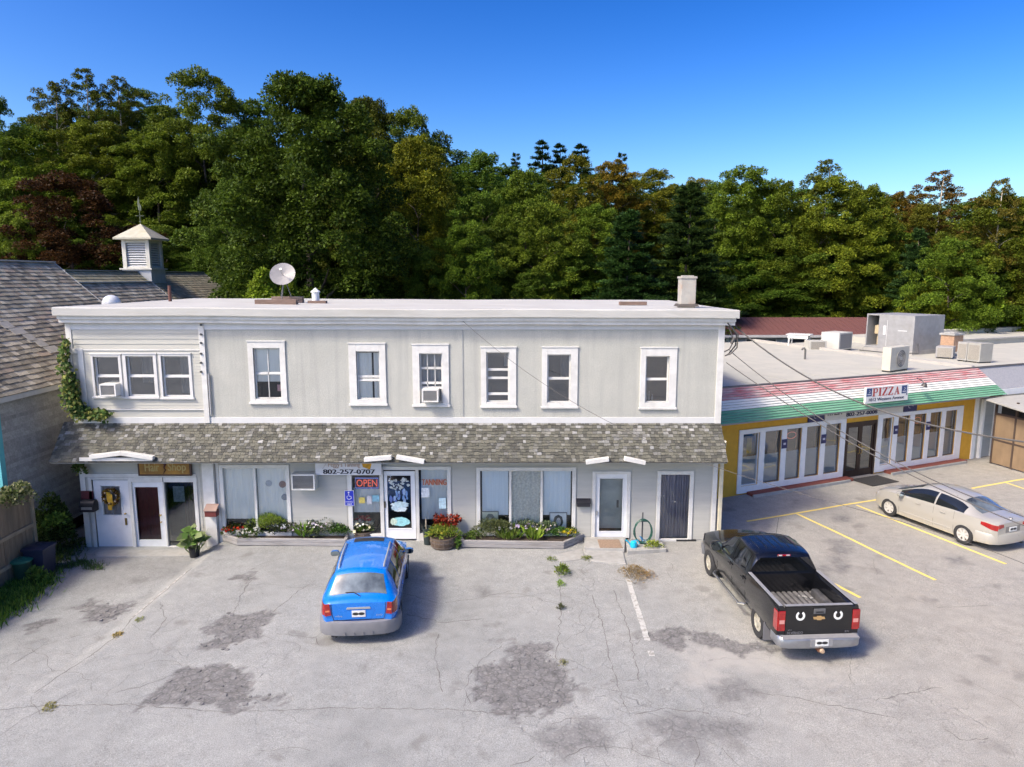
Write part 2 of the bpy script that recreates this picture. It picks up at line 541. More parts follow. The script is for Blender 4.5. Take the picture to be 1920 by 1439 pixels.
fr = masks(LX, LY, FRESH, 0.6, 0.5, 8); sd = masks(LX, LY, SANDY, 0.5, 0.9, 9); cz = masks(LX, LY, CRAZED, 1.2, 1.6, 7)
buf = np.stack([np.clip(dk * 0.85 + dp * 0.7 + fr * 0.3, 0, 1), sd, cz, np.ones_like(dk)], -1)
at.data.foreach_set('color', buf.astype(np.float32).ravel())
def asphalt_material():
    m, t, p = nt('worn asphalt')
    v = coords(t)
    at = node(t, 'ShaderNodeVertexColor', layer_name='wear')
    sp = node(t, 'ShaderNodeSeparateColor'); lk(t, at.outputs[0], sp.inputs[0])
    big = node(t, 'ShaderNodeTexNoise', Scale=0.22, Detail=8.0, Roughness=0.62); lk(t, v, big.inputs['Vector'])
    r1 = ramp(t, [(0.32, (0.228, 0.233, 0.222)), (0.52, (0.272, 0.276, 0.261)), (0.72, (0.308, 0.309, 0.288))])
    lk(t, big.outputs['Fac'], r1.inputs[0])
    sx = node(t, 'ShaderNodeSeparateXYZ'); lk(t, v, sx.inputs[0]); wob = node(t, 'ShaderNodeMath', operation='MULTIPLY_ADD'); wob.inputs[1].default_value = 9.0; lk(t, big.outputs['Fac'], wob.inputs[0]); lk(t, sx.outputs[0], wob.inputs[2])
    beige_tint = node(t, 'ShaderNodeMapRange'); beige_tint.inputs[1].default_value = 6.5; beige_tint.inputs[2].default_value = 15.0; beige_tint.inputs[4].default_value = 0.55; lk(t, wob.outputs[0], beige_tint.inputs[0])  # beige mixed in increasingly towards the right
    base_c = mixc(t, beige_tint.outputs[0], r1.outputs[0], (0.33, 0.295, 0.235))
    agg = node(t, 'ShaderNodeTexNoise', Scale=55.0, Detail=3.0, Roughness=0.8); lk(t, v, agg.inputs['Vector'])
    r2 = ramp(t, [(0.3, 0.5), (0.5, 1.0), (0.72, 1.5)]); lk(t, agg.outputs['Fac'], r2.inputs[0])
    c = mixc(t, 1.0, base_c, r2.outputs[0], 'MULTIPLY')
    mid = node(t, 'ShaderNodeTexNoise', Scale=2.6, Detail=8.0, Roughness=0.7); lk(t, v, mid.inputs['Vector'])
    r3 = ramp(t, [(0.33, 0.86), (0.62, 1.07)]); lk(t, mid.outputs['Fac'], r3.inputs[0])
    c = mixc(t, 1.0, c, r3.outputs[0], 'MULTIPLY')
    # oil and tyre stains in small spots
    spn = node(t, 'ShaderNodeTexNoise', Scale=1.1, Detail=3.0); lk(t, v, spn.inputs['Vector'])
    r4 = ramp(t, [(0.62, 0.0), (0.7, 0.42)]); lk(t, spn.outputs['Fac'], r4.inputs[0])
    c = mixc(t, r4.outputs[0], c, (0.12, 0.11, 0.1))
    sdm = node(t, 'ShaderNodeMath', operation='MULTIPLY'); lk(t, sp.outputs[1], sdm.inputs[0]); lk(t, r3.outputs[0], sdm.inputs[1])
    sd2 = node(t, 'ShaderNodeMath', operation='MULTIPLY'); sd2.inputs[1].default_value = 0.7; lk(t, sdm.outputs[0], sd2.inputs[0])
    c = mixc(t, sd2.outputs[0], c, (0.35, 0.335, 0.30))
    # dug-out patches: darker bitumen with pale crumbs
    cr = node(t, 'ShaderNodeTexVoronoi', Scale=16.0, feature='F1'); lk(t, v, cr.inputs['Vector'])
    r5 = ramp(t, [(0.05, (0.22, 0.213, 0.205)), (0.5, (0.135, 0.13, 0.125))]); lk(t, cr.outputs['Distance'], r5.inputs[0])
    wv = node(t, 'ShaderNodeTexNoise', Scale=5.0, Detail=3.0); lk(t, v, wv.inputs['Vector'])
    wa = node(t, 'ShaderNodeVectorMath', operation='MULTIPLY_ADD'); wa.inputs[1].default_value = (0.25, 0.25, 0); lk(t, wv.outputs['Color'], wa.inputs[0]); lk(t, v, wa.inputs[2])
    pl = node(t, 'ShaderNodeTexVoronoi', Scale=4.5, feature='DISTANCE_TO_EDGE'); lk(t, wa.outputs[0], pl.inputs['Vector'])
    r6 = ramp(t, [(0.0, 0.5), (0.06, 1.0)]); lk(t, pl.outputs['Distance'], r6.inputs[0])
    r7 = ramp(t, [(0.3, 0.7), (0.7, 1.25)]); lk(t, wv.outputs['Fac'], r7.inputs[0])
    pc = mixc(t, 1.0, mixc(t, 1.0, r5.outputs[0], r6.outputs[0], 'MULTIPLY'), r7.outputs[0], 'MULTIPLY')
    c = mixc(t, sp.outputs[0], c, pc)
    # crazing: net of fine cracks where the surface has broken up
    dist = node(t, 'ShaderNodeTexNoise', Scale=1.7, Detail=4.0); lk(t, v, dist.inputs['Vector'])
    va = node(t, 'ShaderNodeVectorMath', operation='MULTIPLY_ADD'); va.inputs[1].default_value = (0.9, 0.9, 0); lk(t, dist.outputs['Color'], va.inputs[0]); lk(t, v, va.inputs[2])
    vo = node(t, 'ShaderNodeTexVoronoi', Scale=1.5, feature='DISTANCE_TO_EDGE'); lk(t, va.outputs[0], vo.inputs['Vector'])
    vo2 = node(t, 'ShaderNodeTexVoronoi', Scale=0.45, feature='DISTANCE_TO_EDGE'); lk(t, va.outputs[0], vo2.inputs['Vector'])
    ra = ramp(t, [(0.0, 1.0), (0.016, 0.0)]); lk(t, vo.outputs['Distance'], ra.inputs[0])
    rb = ramp(t, [(0.0, 0.4), (0.004, 0.0)]); lk(t, vo2.outputs['Distance'], rb.inputs[0])
    mu = node(t, 'ShaderNodeMath', operation='MULTIPLY'); lk(t, ra.outputs[0], mu.inputs[0]); lk(t, sp.outputs[2], mu.inputs[1])
    cut = ramp(t, [(0.42, 0.0), (0.58, 1.0)]); lk(t, mid.outputs['Fac'], cut.inputs[0])
    mu2 = node(t, 'ShaderNodeMath', operation='MULTIPLY'); lk(t, mu.outputs[0], mu2.inputs[0]); lk(t, cut.outputs[0], mu2.inputs[1])
    mx = node(t, 'ShaderNodeMath', operation='MAXIMUM'); lk(t, mu2.outputs[0], mx.inputs[0]); lk(t, rb.outputs[0], mx.inputs[1])
    sc_ = node(t, 'ShaderNodeMath', operation='MULTIPLY'); sc_.inputs[1].default_value = 0.6; lk(t, mx.outputs[0], sc_.inputs[0])
    c = mixc(t, sc_.outputs[0], c, (0.11, 0.105, 0.095))
    lk(t, c, p.inputs['Base Color'])
    p.inputs['Roughness'].default_value = 0.9
    b = node(t, 'ShaderNodeBump', Strength=0.45, Distance=0.012); lk(t, agg.outputs['Fac'], b.inputs['Height'])
    b2 = node(t, 'ShaderNodeBump', Strength=0.6, Distance=0.02); b2.invert = True; lk(t, mx.outputs[0], b2.inputs['Height']); lk(t, b.outputs[0], b2.inputs['Normal'])
    lk(t, b2.outputs[0], p.inputs['Normal'])
    return m
lot = tag(mesh_obj('parking_lot', me, asphalt_material()), kind='structure')
def gz(x, y):
    return float(lot_z(np.array([[x]], float), np.array([[y]], float))[0, 0])
def gzs(pts):
    a = np.array(pts, float)
    return lot_z(a[:, 0:1], a[:, 1:2])[:, 0]

# ---- ribbons laid on the asphalt: cracks and painted lines
def ribbon(mb, pts, width, lift, jag=0.0, step=0.12, m=0):
    out = []
    for a, b in zip(pts[:-1], pts[1:]):
        n = max(1, int(math.hypot(b[0] - a[0], b[1] - a[1]) / step))
        for k in range(n): out.append((a[0] + (b[0] - a[0]) * k / n, a[1] + (b[1] - a[1]) * k / n))
    out.append(pts[-1])
    out = [(x + rng.uniform(-jag, jag), y + rng.uniform(-jag, jag)) for x, y in out]
    z = gzs(out)
    vs = []
    for i, (x, y) in enumerate(out):
        a = out[max(i - 1, 0)]; b = out[min(i + 1, len(out) - 1)]
        dx, dy = b[0] - a[0], b[1] - a[1]; L = math.hypot(dx, dy) or 1
        wd = width(i / max(1, len(out) - 1)) if callable(width) else width
        vs += [(x - dy / L * wd / 2, y + dx / L * wd / 2, z[i] + lift), (x + dy / L * wd / 2, y - dx / L * wd / 2, z[i] + lift)]
    mb.add(vs, [(2 * i, 2 * i + 1, 2 * i + 3, 2 * i + 2) for i in range(len(out) - 1)], m)
CR = [[(1045, 1062), (1052, 1110), (1050, 1160), (1046, 1215), (1038, 1262)], [(1112, 1118), (1130, 1178), (1141, 1232), (1163, 1300), (1180, 1345)],
      [(1150, 1108), (1174, 1170), (1188, 1228), (1200, 1280)], [(762, 1114), (822, 1131), (886, 1124), (960, 1108)], [(760, 1150), (830, 1168), (905, 1160)],
      [(60, 1300), (150, 1240), (213, 1195), (245, 1160), (300, 1112), (360, 1062)], [(0, 1330), (110, 1322), (250, 1322), (420, 1336), (640, 1328), (830, 1330), (1000, 1345)],
      [(1640, 1312), (1700, 1301), (1765, 1289)], [(1770, 1366), (1800, 1388), (1855, 1385)], [(1420, 1300), (1500, 1310), (1600, 1330), (1680, 1345)],
      [(510, 1150), (560, 1110), (590, 1090)], [(470, 1090), (450, 1120), (440, 1150)], [(520, 1190), (590, 1196), (600, 1210)], [(330, 1265), (260, 1290), (215, 1298)],
      [(885, 1255), (872, 1290), (880, 1320)], [(940, 1210), (905, 1235), (890, 1262)], [(820, 1190), (816, 1235), (830, 1300)],
      [(1000, 1420), (960, 1438)], [(1060, 1420), (1100, 1400), (1180, 1404), (1260, 1438)], [(1190, 1340), (1250, 1330), (1330, 1338)], [(1300, 1385), (1312, 1410), (1305, 1439)],
      [(20, 1240), (80, 1200), (150, 1180)], [(300, 1130), (310, 1160), (290, 1190)], [(1700, 1120), (1760, 1140), (1850, 1135)], [(1480, 1060), (1440, 1090)],
      [(340, 1262), (365, 1254), (392, 1262), (420, 1250), (446, 1258)], [(330, 1285), (372, 1272), (400, 1280), (440, 1268), (470, 1280)], [(350, 1300), (395, 1292), (430, 1300), (500, 1310)]]
mb = MB()
for c in CR:
    pts = [G(*p) for p in c]
    ribbon(mb, pts, lambda s: rng.uniform(0.005, 0.02), 0.004, 0.035)
for k in range(30):
    x, y = rng.uniform(-10, 12), rng.uniform(-10.5, -0.8)
    a = rng.uniform(0, 6.28); pts = [(x, y)]
    for j in range(rng.randint(4, 12)):
        a += rng.uniform(-0.7, 0.7); pts.append((pts[-1][0] + 0.25 * math.cos(a), pts[-1][1] + 0.25 * math.sin(a)))
    ribbon(mb, pts, lambda s: rng.uniform(0.004, 0.010), 0.004, 0.025)
tag(mb.build('crack_lines', mat('crack filler', (0.12, 0.113, 0.102), 0.95), lot), kind='stuff')

# crumbled asphalt pieces lying in the broken patches
mb = MB()
for ip, poly in enumerate(DARK[:3] + DARK[3:4] + DARK[7:]):
    gp = [G(*p) for p in poly]
    xs_, ys_ = [q[0] for q in gp], [q[1] for q in gp]
    n = 0
    for k in range(3000):
        x, y = rng.uniform(min(xs_), max(xs_)), rng.uniform(min(ys_), max(ys_))
        if poly_dist(np.array([x]), np.array([y]), gp)[0] < rng.uniform(-0.12, 0.25): continue
        n += 1
        if n > 110: break
        r = rng.choice((0.012, 0.016, 0.02, 0.025, 0.035, 0.06)) * rng.uniform(0.7, 1.2)
        a = rng.uniform(0, 6.28); z = gz(x, y) if False else 0
        ring = [(x + r * rng.uniform(0.7, 1.2) * math.cos(a + i * 1.257), y + r * rng.uniform(0.7, 1.2) * math.sin(a + i * 1.257)) for i in range(5)]
        g = rng.uniform(0.13, 0.22); h = r * rng.uniform(0.15, 0.35)
        mb._q = getattr(mb, '_q', []); mb._q.append((ring, h, (g, g * 0.97, g * 0.93)))
zz = gzs([(q[0][0][0], q[0][0][1]) for q in mb._q])
for (ring, h, c), z in zip(mb._q, zz):
    vs = [(px, py, z - 0.01) for px, py in ring] + [(px * 0.85 + ring[0][0] * 0.15, py * 0.85 + ring[0][1] * 0.15, z + h) for px, py in ring]
    mb.add(vs, [(5, 6, 7, 8, 9)] + [(i, (i + 1) % 5, 5 + (i + 1) % 5, 5 + i) for i in range(5)], 0, c)
tag(mb.build('asphalt_crumbs', vcol_mat('crumbs'), lot), kind='stuff')

def worn_paint(name, col, keep=0.45):
    m, t, p = nt(name)
    v = coords(t)
    n = node(t, 'ShaderNodeTexNoise', Scale=9.0, Detail=8.0, Roughness=0.75); lk(t, v, n.inputs['Vector'])
    r = ramp(t, [(keep - 0.08, 0.0), (keep + 0.08, 1.0)]); lk(t, n.outputs['Fac'], r.inputs[0])
    lk(t, mixc(t, r.outputs[0], (0.24, 0.23, 0.2), col), p.inputs['Base Color'])
    p.inputs['Roughness'].default_value = 0.8
    return m
yellow = worn_paint('worn yellow paint', (0.78, 0.60, 0.14), 0.36)
for a, b in (((1400, 978), (1646, 937)), ((1495, 964), (1754, 1089)), ((1606, 948), (1886, 1058)), ((1500, 1063), (1613, 1121)), ((1822, 916), (1935, 896)), ((1884, 905), (1990, 940)), ((1900, 1003), (1990, 1030))):
    mb = MB(); ribbon(mb, [G(*a), G(*b)], 0.1, 0.006, 0.004, 0.15)
    mb.build('stall_line', yellow, lot)
white = worn_paint('worn white paint', (0.46, 0.455, 0.42), 0.45)
for a, b in (((1177, 1086), (1214, 1203)), ((1219, 1222), (1223, 1231))):
    mb = MB(); ribbon(mb, [G(*a), G(*b)], 0.13, 0.006, 0.012, 0.1)
    mb.build('stall_line', white, lot)
mb = MB(); ribbon(mb, [G(*p) for p in ((247, 1156), (300, 1108), (352, 1066))], 0.05, 0.007, 0.012, 0.1)
mb.build('stall_line', worn_paint('very worn white paint', (0.5, 0.48, 0.45), 0.5), lot)

# ---- concrete pieces by the entrances
conc = mat('weathered concrete', (0.33, 0.325, 0.30), 0.9, 0.12, 5, 0.3, 90, dirt=(0.2, 0.19, 0.16), dirt_amt=0.5)
def slab(name, px, z0, z1, label, cat='slab', m=conc):
    pts = [G(*p, z1) for p in px]
    mb = MB(); mb.prism([(x, y, z0) for x, y in pts], (0, 0, z1 - z0))
    me = mb
    o = me.build(name, m, None, bevel=0.012)
    return tag(o, kind='structure')
slab('pavement_slab', [(1093, 1030), (1168, 1033), (1174, 1057), (1108, 1052)], -0.05, 0.05, '')
slab('pavement_slab', [(1040, 1041), (1092, 1028), (1096, 1048), (1050, 1053)], -0.05, 0.035, '')
slab('doorstep_slab', [(1096, 1007), (1172, 1007), (1171, 1030), (1095, 1027)], -0.05, 0.13, '')
slab('kerb', [(1174, 1016), (1240, 1014), (1250, 1029), (1176, 1034)], -0.05, 0.12, '')
slab('pavement_slab', [(177, 1031), (370, 1030), (356, 1042), (180, 1044)], -0.3, -0.165, '')
tag(MB().box(*(lambda a, b: (a[0], b[0], b[1] - 0.02, a[1]))(G(1120, 1012, 0.14), G(1167, 1027, 0.14)), 0.131, 0.145).build('door_mat', mat('tan mat', (0.27, 0.19, 0.13), 0.95, 0.2, 20, 0.5, 200)), 'tan doormat on the step of the white glazed door', 'doormat')

# ================================================================ MAIN BUILDING
XL, XR, ROOF = -13.32, 6.33, 7.02
white = mat('white paint', (0.61, 0.60, 0.56), 0.55, 0.08, 4, dirt=(0.36, 0.34, 0.29), dirt_amt=0.4)
white2 = mat('white door paint', (0.70, 0.71, 0.71), 0.5, 0.05, 4, dirt=(0.45, 0.43, 0.38), dirt_amt=0.2)
siding_m = mat('grey siding', (0.41, 0.402, 0.358), 0.7, 0.08, 2, 0.15, 60, stretch=(0.4, 1, 3), dirt=(0.3, 0.3, 0.28), dirt_amt=0.3)
cream_m = mat('cream clapboard', (0.46, 0.45, 0.39), 0.65, 0.07, 2, 0.15, 60, stretch=(0.4, 1, 3), dirt=(0.36, 0.35, 0.3), dirt_amt=0.3)
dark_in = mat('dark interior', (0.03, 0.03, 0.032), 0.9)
glass = glass_mat('window glass', (0.97, 0.98, 0.97), 0.03)
glass_d = glass_mat('dark window glass', (0.45, 0.48, 0.5), 0.16)
blind_m = mat('blind fabric', (0.82, 0.81, 0.75), 0.8, 0.06, 2, stretch=(6, 1, 0.3))
lace_m = mat('lace curtain', (0.62, 0.61, 0.54), 0.9, 0.25, 18)
black_m = mat('black plastic', (0.02, 0.02, 0.022), 0.4)
metal_m = mat('dull metal', (0.42, 0.42, 0.41), 0.45, 0.15, 6, metal=0.7)

def wall_tex():
    """upper wall: painted sheet boards with stippled texture and faint vertical joints"""
    m, t, p = nt('stippled wall')
    v = coords(t)
    n = node(t, 'ShaderNodeTexNoise', Scale=1.1, Detail=7.0, Roughness=0.65); lk(t, v, n.inputs['Vector'])
    r = ramp(t, [(0.3, (0.395, 0.394, 0.346)), (0.7, (0.475, 0.47, 0.41))]); lk(t, n.outputs['Fac'], r.inputs[0])
    n2 = node(t, 'ShaderNodeTexNoise', Scale=42.0, Detail=4.0, Roughness=0.7); lk(t, v, n2.inputs['Vector'])
    r2 = ramp(t, [(0.3, 0.6), (0.7, 1.3)]); lk(t, n2.outputs['Fac'], r2.inputs[0])
    c = mixc(t, 1.0, r.outputs[0], r2.outputs[0], 'MULTIPLY')
    st = coords(t, (5.0, 1, 0.25)); n3 = node(t, 'ShaderNodeTexNoise', Scale=1.0, Detail=5.0); lk(t, st, n3.inputs['Vector'])
    r3 = ramp(t, [(0.48, 0.0), (0.8, 0.5)]); lk(t, n3.outputs['Fac'], r3.inputs[0])
    c = mixc(t, r3.outputs[0], c, (0.27, 0.268, 0.25))
    lk(t, c, p.inputs['Base Color']); p.inputs['Roughness'].default_value = 0.8
    b = node(t, 'ShaderNodeBump', Strength=0.5, Distance=0.012); lk(t, n2.outputs['Fac'], b.inputs['Height']); lk(t, b.outputs[0], p.inputs['Normal'])
    return m
stip = wall_tex()

bld = thing('commercial_building', 'long two-storey grey building with white trim and shingled canopy', 'building', (-3.5, 0, 0))

def px_rect(x0, y0, x1, y1, Y=0.0):
    """photo rectangle on the wall plane -> X0, X1, Z0, Z1"""
    ym = (y0 + y1) / 2
    X0 = FY(x0, ym, Y)[0]; X1 = FY(x1, ym, Y)[0]
    xm = (x0 + x1) / 2
    return X0, X1, FY(xm, y1, Y)[1], FY(xm, y0, Y)[1]

def holes_wall(mb, x0, x1, z0, z1, y0, y1, holes, m=0):
    xs = sorted({x0, x1, *[min(max(h[0], x0), x1) for h in holes], *[min(max(h[1], x0), x1) for h in holes]})
    zs = sorted({z0, z1, *[min(max(h[2], z0), z1) for h in holes], *[min(max(h[3], z0), z1) for h in holes]})
    def hole(xm, zm): return any(h[0] < xm < h[1] and h[2] < zm < h[3] for h in holes)
    for j in range(len(zs) - 1):
        run = None
        for i in range(len(xs)):
            solid = i < len(xs) - 1 and not hole((xs[i] + xs[i + 1]) / 2, (zs[j] + zs[j + 1]) / 2)
            if solid and run is None: run = xs[i]
            if not solid and run is not None:
                mb.box(run, xs[i], y0, y1, zs[j], zs[j + 1], m); run = None
    return mb

def clap(mb, x0, x1, z0, z1, exp, holes, y=0.0, m=0, lip=0.016):
    """overlapping clapboards between openings; each course is a tapered board"""
    n = max(1, round((z1 - z0) / exp)); e = (z1 - z0) / n
    for k in range(n):
        a, b = z0 + k * e, z0 + (k + 1) * e
        cuts = sorted([(max(h[0], x0), min(h[1], x1)) for h in holes if h[2] < b - 0.005 and h[3] > a + 0.005 and h[1] > x0 and h[0] < x1])
        x = x0; runs = []
        for c0, c1 in cuts:
            if c0 > x + 0.01: runs.append((x, c0))
            x = max(x, c1)
        if x < x1 - 0.01: runs.append((x, x1))
        for r0, r1 in runs:
            yield (r0, r1, a, b, e)
def clap_board(mb, r0, r1, a, b, y, lip, m=0):
    mb.add([(r0, y - lip, a), (r1, y - lip, a), (r1, y + 0.004, a), (r0, y + 0.004, a), (r0, y - 0.003, b + 0.012), (r1, y - 0.003, b + 0.012), (r1, y + 0.004, b + 0.012), (r0, y + 0.004, b + 0.012)],
           [(0, 3, 2, 1), (0, 1, 5, 4), (1, 2, 6, 5), (2, 3, 7, 6), (3, 0, 4, 7), (4, 5, 6, 7)], m)

# ---- openings (photo rectangles of the clear openings)
upW = {  # outer trim, glass opening
    'a': ((467, 641, 537, 757), (477, 653, 527, 748)), 'b': ((655, 645, 724, 760), (669, 659, 713, 749)), 'c': ((774, 647, 842, 762), (787, 663, 830, 756)),
    'd': ((902, 652, 968, 764), (912, 661, 955, 754)), 'e': ((1016, 652, 1083, 765), (1026, 665, 1070, 755)), 'f': ((1200, 653, 1268, 767), (1210, 668, 1254, 755))}
lfW = [((174, 665, 230, 746), (178, 669, 225, 742)), ((233, 664, 296, 747), (239, 668, 290, 743)), ((301, 664, 361, 748), (305, 668, 356, 744))]
gr = {  # ground-floor openings
    'door_a': (178, 900, 246, 1031), 'door_b': (247, 904, 310, 1031), 'side_a': (311, 904, 367, 1024),
    'win_a': (417, 874, 543, 1003), 'front_b': (655, 878, 844, 1013), 'win_c': (896, 879, 1077, 1003), 'door_c': (1112, 886, 1180, 1019), 'win_d': (1233, 886, 1296, 1016)}
H_up = [px_rect(*v[1]) for v in upW.values()] + [px_rect(*v[1]) for v in lfW]
H_gr = [px_rect(*v) for v in gr.values()]
CAN_Z1 = FY(700, 793)[1]                                  # canopy top at the wall
zsplit = CAN_Z1 - 0.1
SEC = FY(380, 690)[0]                                     # the clapboard end bay stops here
mb = MB(); holes_wall(mb, SEC, XR, zsplit, ROOF, 0, 0.22, H_up); mb.build('upper_wall', stip, bld)
mb = MB(); holes_wall(mb, XL + 0.05, SEC, zsplit, ROOF, 0.0, 0.22, H_up); mb.build('end_bay_wall', cream_m, bld)
mb = MB(); holes_wall(mb, XL + 0.05, XR, -0.45, zsplit, 0.0, 0.22, [(h[0], h[1], -1 if h[2] < 0.1 else h[2], h[3]) for h in H_gr]); mb.build('lower_wall', siding_m, bld)
mb = MB(); mb.box(XL + 0.05, XL + 0.25, 0.22, 8.6, -0.45, ROOF); mb.box(XR - 0.2, XR, 0.22, 8.6, -0.45, ROOF); mb.box(XL + 0.05, XR, 8.6, 8.8, -0.45, ROOF)
mb.build('side_wall', siding_m, bld)
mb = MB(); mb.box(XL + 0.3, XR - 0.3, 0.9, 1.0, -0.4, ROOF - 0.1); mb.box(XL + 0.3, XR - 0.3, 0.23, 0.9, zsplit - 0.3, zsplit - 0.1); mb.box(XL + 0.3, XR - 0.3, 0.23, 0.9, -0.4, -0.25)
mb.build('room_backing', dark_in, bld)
# thin vertical joints of the sheet boards
for px in (868,):
    X = FY(px, 700)[0]
    MB().box(X - 0.012, X + 0.012, -0.012, 0.0, zsplit + 0.25, ROOF - 0.35).build('joint_strip', mat('joint grey', (0.3, 0.31, 0.3), 0.7), bld)

# ---- clapboards of the end bay (each board its own piece) and fine boards on the ground floor
zt0 = FY(250, 597)[1]; zt1 = FY(250, 655)[1]; zt2 = FY(250, 766)[1]
for r0, r1, a, b, e in clap(None, XL + 0.18, SEC - 0.02, zt1, zt0, 0.148, []):
    m_ = MB(); clap_board(m_, r0, r1, a, b, 0.0, 0.02); m_.build('clapboard', cream_m, bld)
trim_h = [px_rect(*v[0]) for v in lfW]
for r0, r1, a, b, e in clap(None, XL + 0.47, SEC - 0.02, zt2, zt1 - 0.06, 0.092, trim_h):
    m_ = MB(); clap_board(m_, r0, r1, a, b, 0.0, 0.015); m_.build('clapboard', cream_m, bld)
mb = MB()
for (x0, x1) in ((-12.95, -9.62), (-9.0, XR - 0.2)):
    for r0, r1, a, b, e in clap(None, x0, x1, -0.2 if x0 < -10 else 0.05, zsplit, 0.088, [(h[0] - 0.08, h[1] + 0.08, h[2] - (1 if h[2] < 0.1 else 0.08), h[3] + 0.08) for h in H_gr]):
        clap_board(mb, r0, r1, a, b, 0.0, 0.013)
tag(mb.build('siding_boards', siding_m, bld), kind='stuff')

# ---- trim: corner boards, frieze, cornice, belt
def trim(name, *boxes, m=white):
    mb = MB()
    for b in boxes: mb.box(*b)
    return mb.build(name, m, bld, bevel=0.006)
trim('corner_board', (XL, XL + 0.17, -0.035, 0.0, zt1 - 0.14, ROOF - 0.22)); trim('corner_board', (XL - 0.001, XL + 0.05, 0.0, 0.2, CAN_Z1, ROOF - 0.2))
trim('corner_board', (XL + 0.30, XL + 0.46, -0.034, 0.0, zt2, zt1 + 0.02)); trim('trim_board', (XL + 0.0, XL + 0.30, -0.033, 0.0, zt1 - 0.13, zt1 + 0.02))
trim('corner_board', (XL, XL + 0.10, -0.03, 0.0, CAN_Z1 - 0.15, zt1 - 0.15))
trim('trim_board', (XL + 0.47, SEC - 0.05, -0.03, 0.0, zt1 - 0.045, zt1 - 0.002)); trim('trim_board', (XL + 0.1, SEC, -0.045, 0.0, zt2 - 0.05, zt2 - 0.01))
trim('corner_board', (SEC - 0.03, SEC + 0.13, -0.06, 0.0, CAN_Z1, ROOF - 0.2))
trim('corner_board', (XR - 0.17, XR + 0.02, -0.036, 0.0, zsplit, ROOF - 0.2)); trim('corner_board', (XR + 0.0, XR + 0.02, 0.0, 0.17, -0.1, ROOF - 0.2))
trim('corner_board', (XR - 0.14, XR - 0.005, -0.032, 0.0, -0.1, zsplit))
trim('frieze', (XL + 0.17, XR - 0.17, -0.03, 0.0, ROOF - 0.42, ROOF - 0.2), m=mat('frieze grey', (0.58, 0.58, 0.57), 0.6, 0.06, 3, dirt=(0.4, 0.4, 0.36), dirt_amt=0.2))
trim('belt_board', (XL + 0.1, XR, -0.028, 0.0, CAN_Z1 - 0.05, CAN_Z1 + 0.17), m=mat('belt white', (0.56, 0.56, 0.54), 0.6, 0.06, 3))
# bolts on the strip between the bays
for k, py in enumerate((609, 627, 643, 663, 680, 697)):
    X, Z = FY(379, py); m_ = MB(); m_.cyl((X, -0.06, Z), (X, -0.1, Z), 0.035, n=8); m_.build('bolt', mat('dark iron', (0.06, 0.06, 0.06), 0.6), bld)
mb = MB(); X = FY(395, 740)[0]; mb.tube([(X, -0.05, 4.0), (X, -0.05, FY(395, 701)[1])], 0.025, 8); mb.build('conduit', mat('grey pipe', (0.34, 0.34, 0.34), 0.6), bld)

# ---- roof slab with overhanging white edge, slightly sagging
def roof_slab():
    mb = MB()
    xs = np.linspace(XL - 0.13, XR + 0.33, 40)
    prof = [(-0.36, ROOF - 0.02), (-0.36, ROOF + 0.19), (-0.30, ROOF + 0.22), (2.5, ROOF + 0.20), (6.0, ROOF + 0.20), (9.0, ROOF + 0.2), (9.0, ROOF - 0.02)]
    n = len(prof); vs = []
    for x in xs:
        sag = 0.008 * math.sin((x + 13) * 0.5) + 0.007 * math.sin(x * 1.3 + 1) - 0.004 * (x + 4)
        for y, z in prof: vs.append((x, y, z + sag))
    fs = []
    for i in range(len(xs) - 1):
        for k in range(n):
            fs.append((i * n + k, (i + 1) * n + k, (i + 1) * n + (k + 1) % n, i * n + (k + 1) % n))
    fs += [tuple(range(n)), tuple((len(xs) - 1) * n + k for k in range(n - 1, -1, -1))]
    mb.add(vs, fs)
    return mb.build('roof', mat('white membrane', (0.43, 0.425, 0.39), 0.7, 0.1, 1.5, 0.1, 30, stretch=(0.5, 1, 3), dirt=(0.34, 0.32, 0.26), dirt_amt=0.6), bld)
roof_o = roof_slab()
mb = MB()
xs = np.linspace(XL - 0.06, XR + 0.26, 40)
for i in range(len(xs) - 1):
    s0 = 0.008 * math.sin((xs[i] + 13) * 0.5) + 0.007 * math.sin(xs[i] * 1.3 + 1) - 0.004 * (xs[i] + 4); s1 = 0.008 * math.sin((xs[i + 1] + 13) * 0.5) + 0.007 * math.sin(xs[i + 1] * 1.3 + 1) - 0.004 * (xs[i + 1] + 4)
    a, b = xs[i], xs[i + 1]
    for (y0, y1, z0, z1) in ((-0.27, 0.0, -0.13, -0.022), (-0.2, 0.0, -0.24, -0.132)):
        mb.add([(a, y0, ROOF + z0 + s0), (b, y0, ROOF + z0 + s1), (b, y1, ROOF + z0 + s1), (a, y1, ROOF + z0 + s0), (a, y0, ROOF + z1 + s0), (b, y0, ROOF + z1 + s1), (b, y1, ROOF + z1 + s1), (a, y1, ROOF + z1 + s0)],
               [(0, 1, 5, 4), (0, 3, 2, 1)] + ([(0, 4, 7, 3)] if i == 0 else []) + ([(1, 2, 6, 5)] if i == len(xs) - 2 else []))
mb.build('cornice', white, bld)

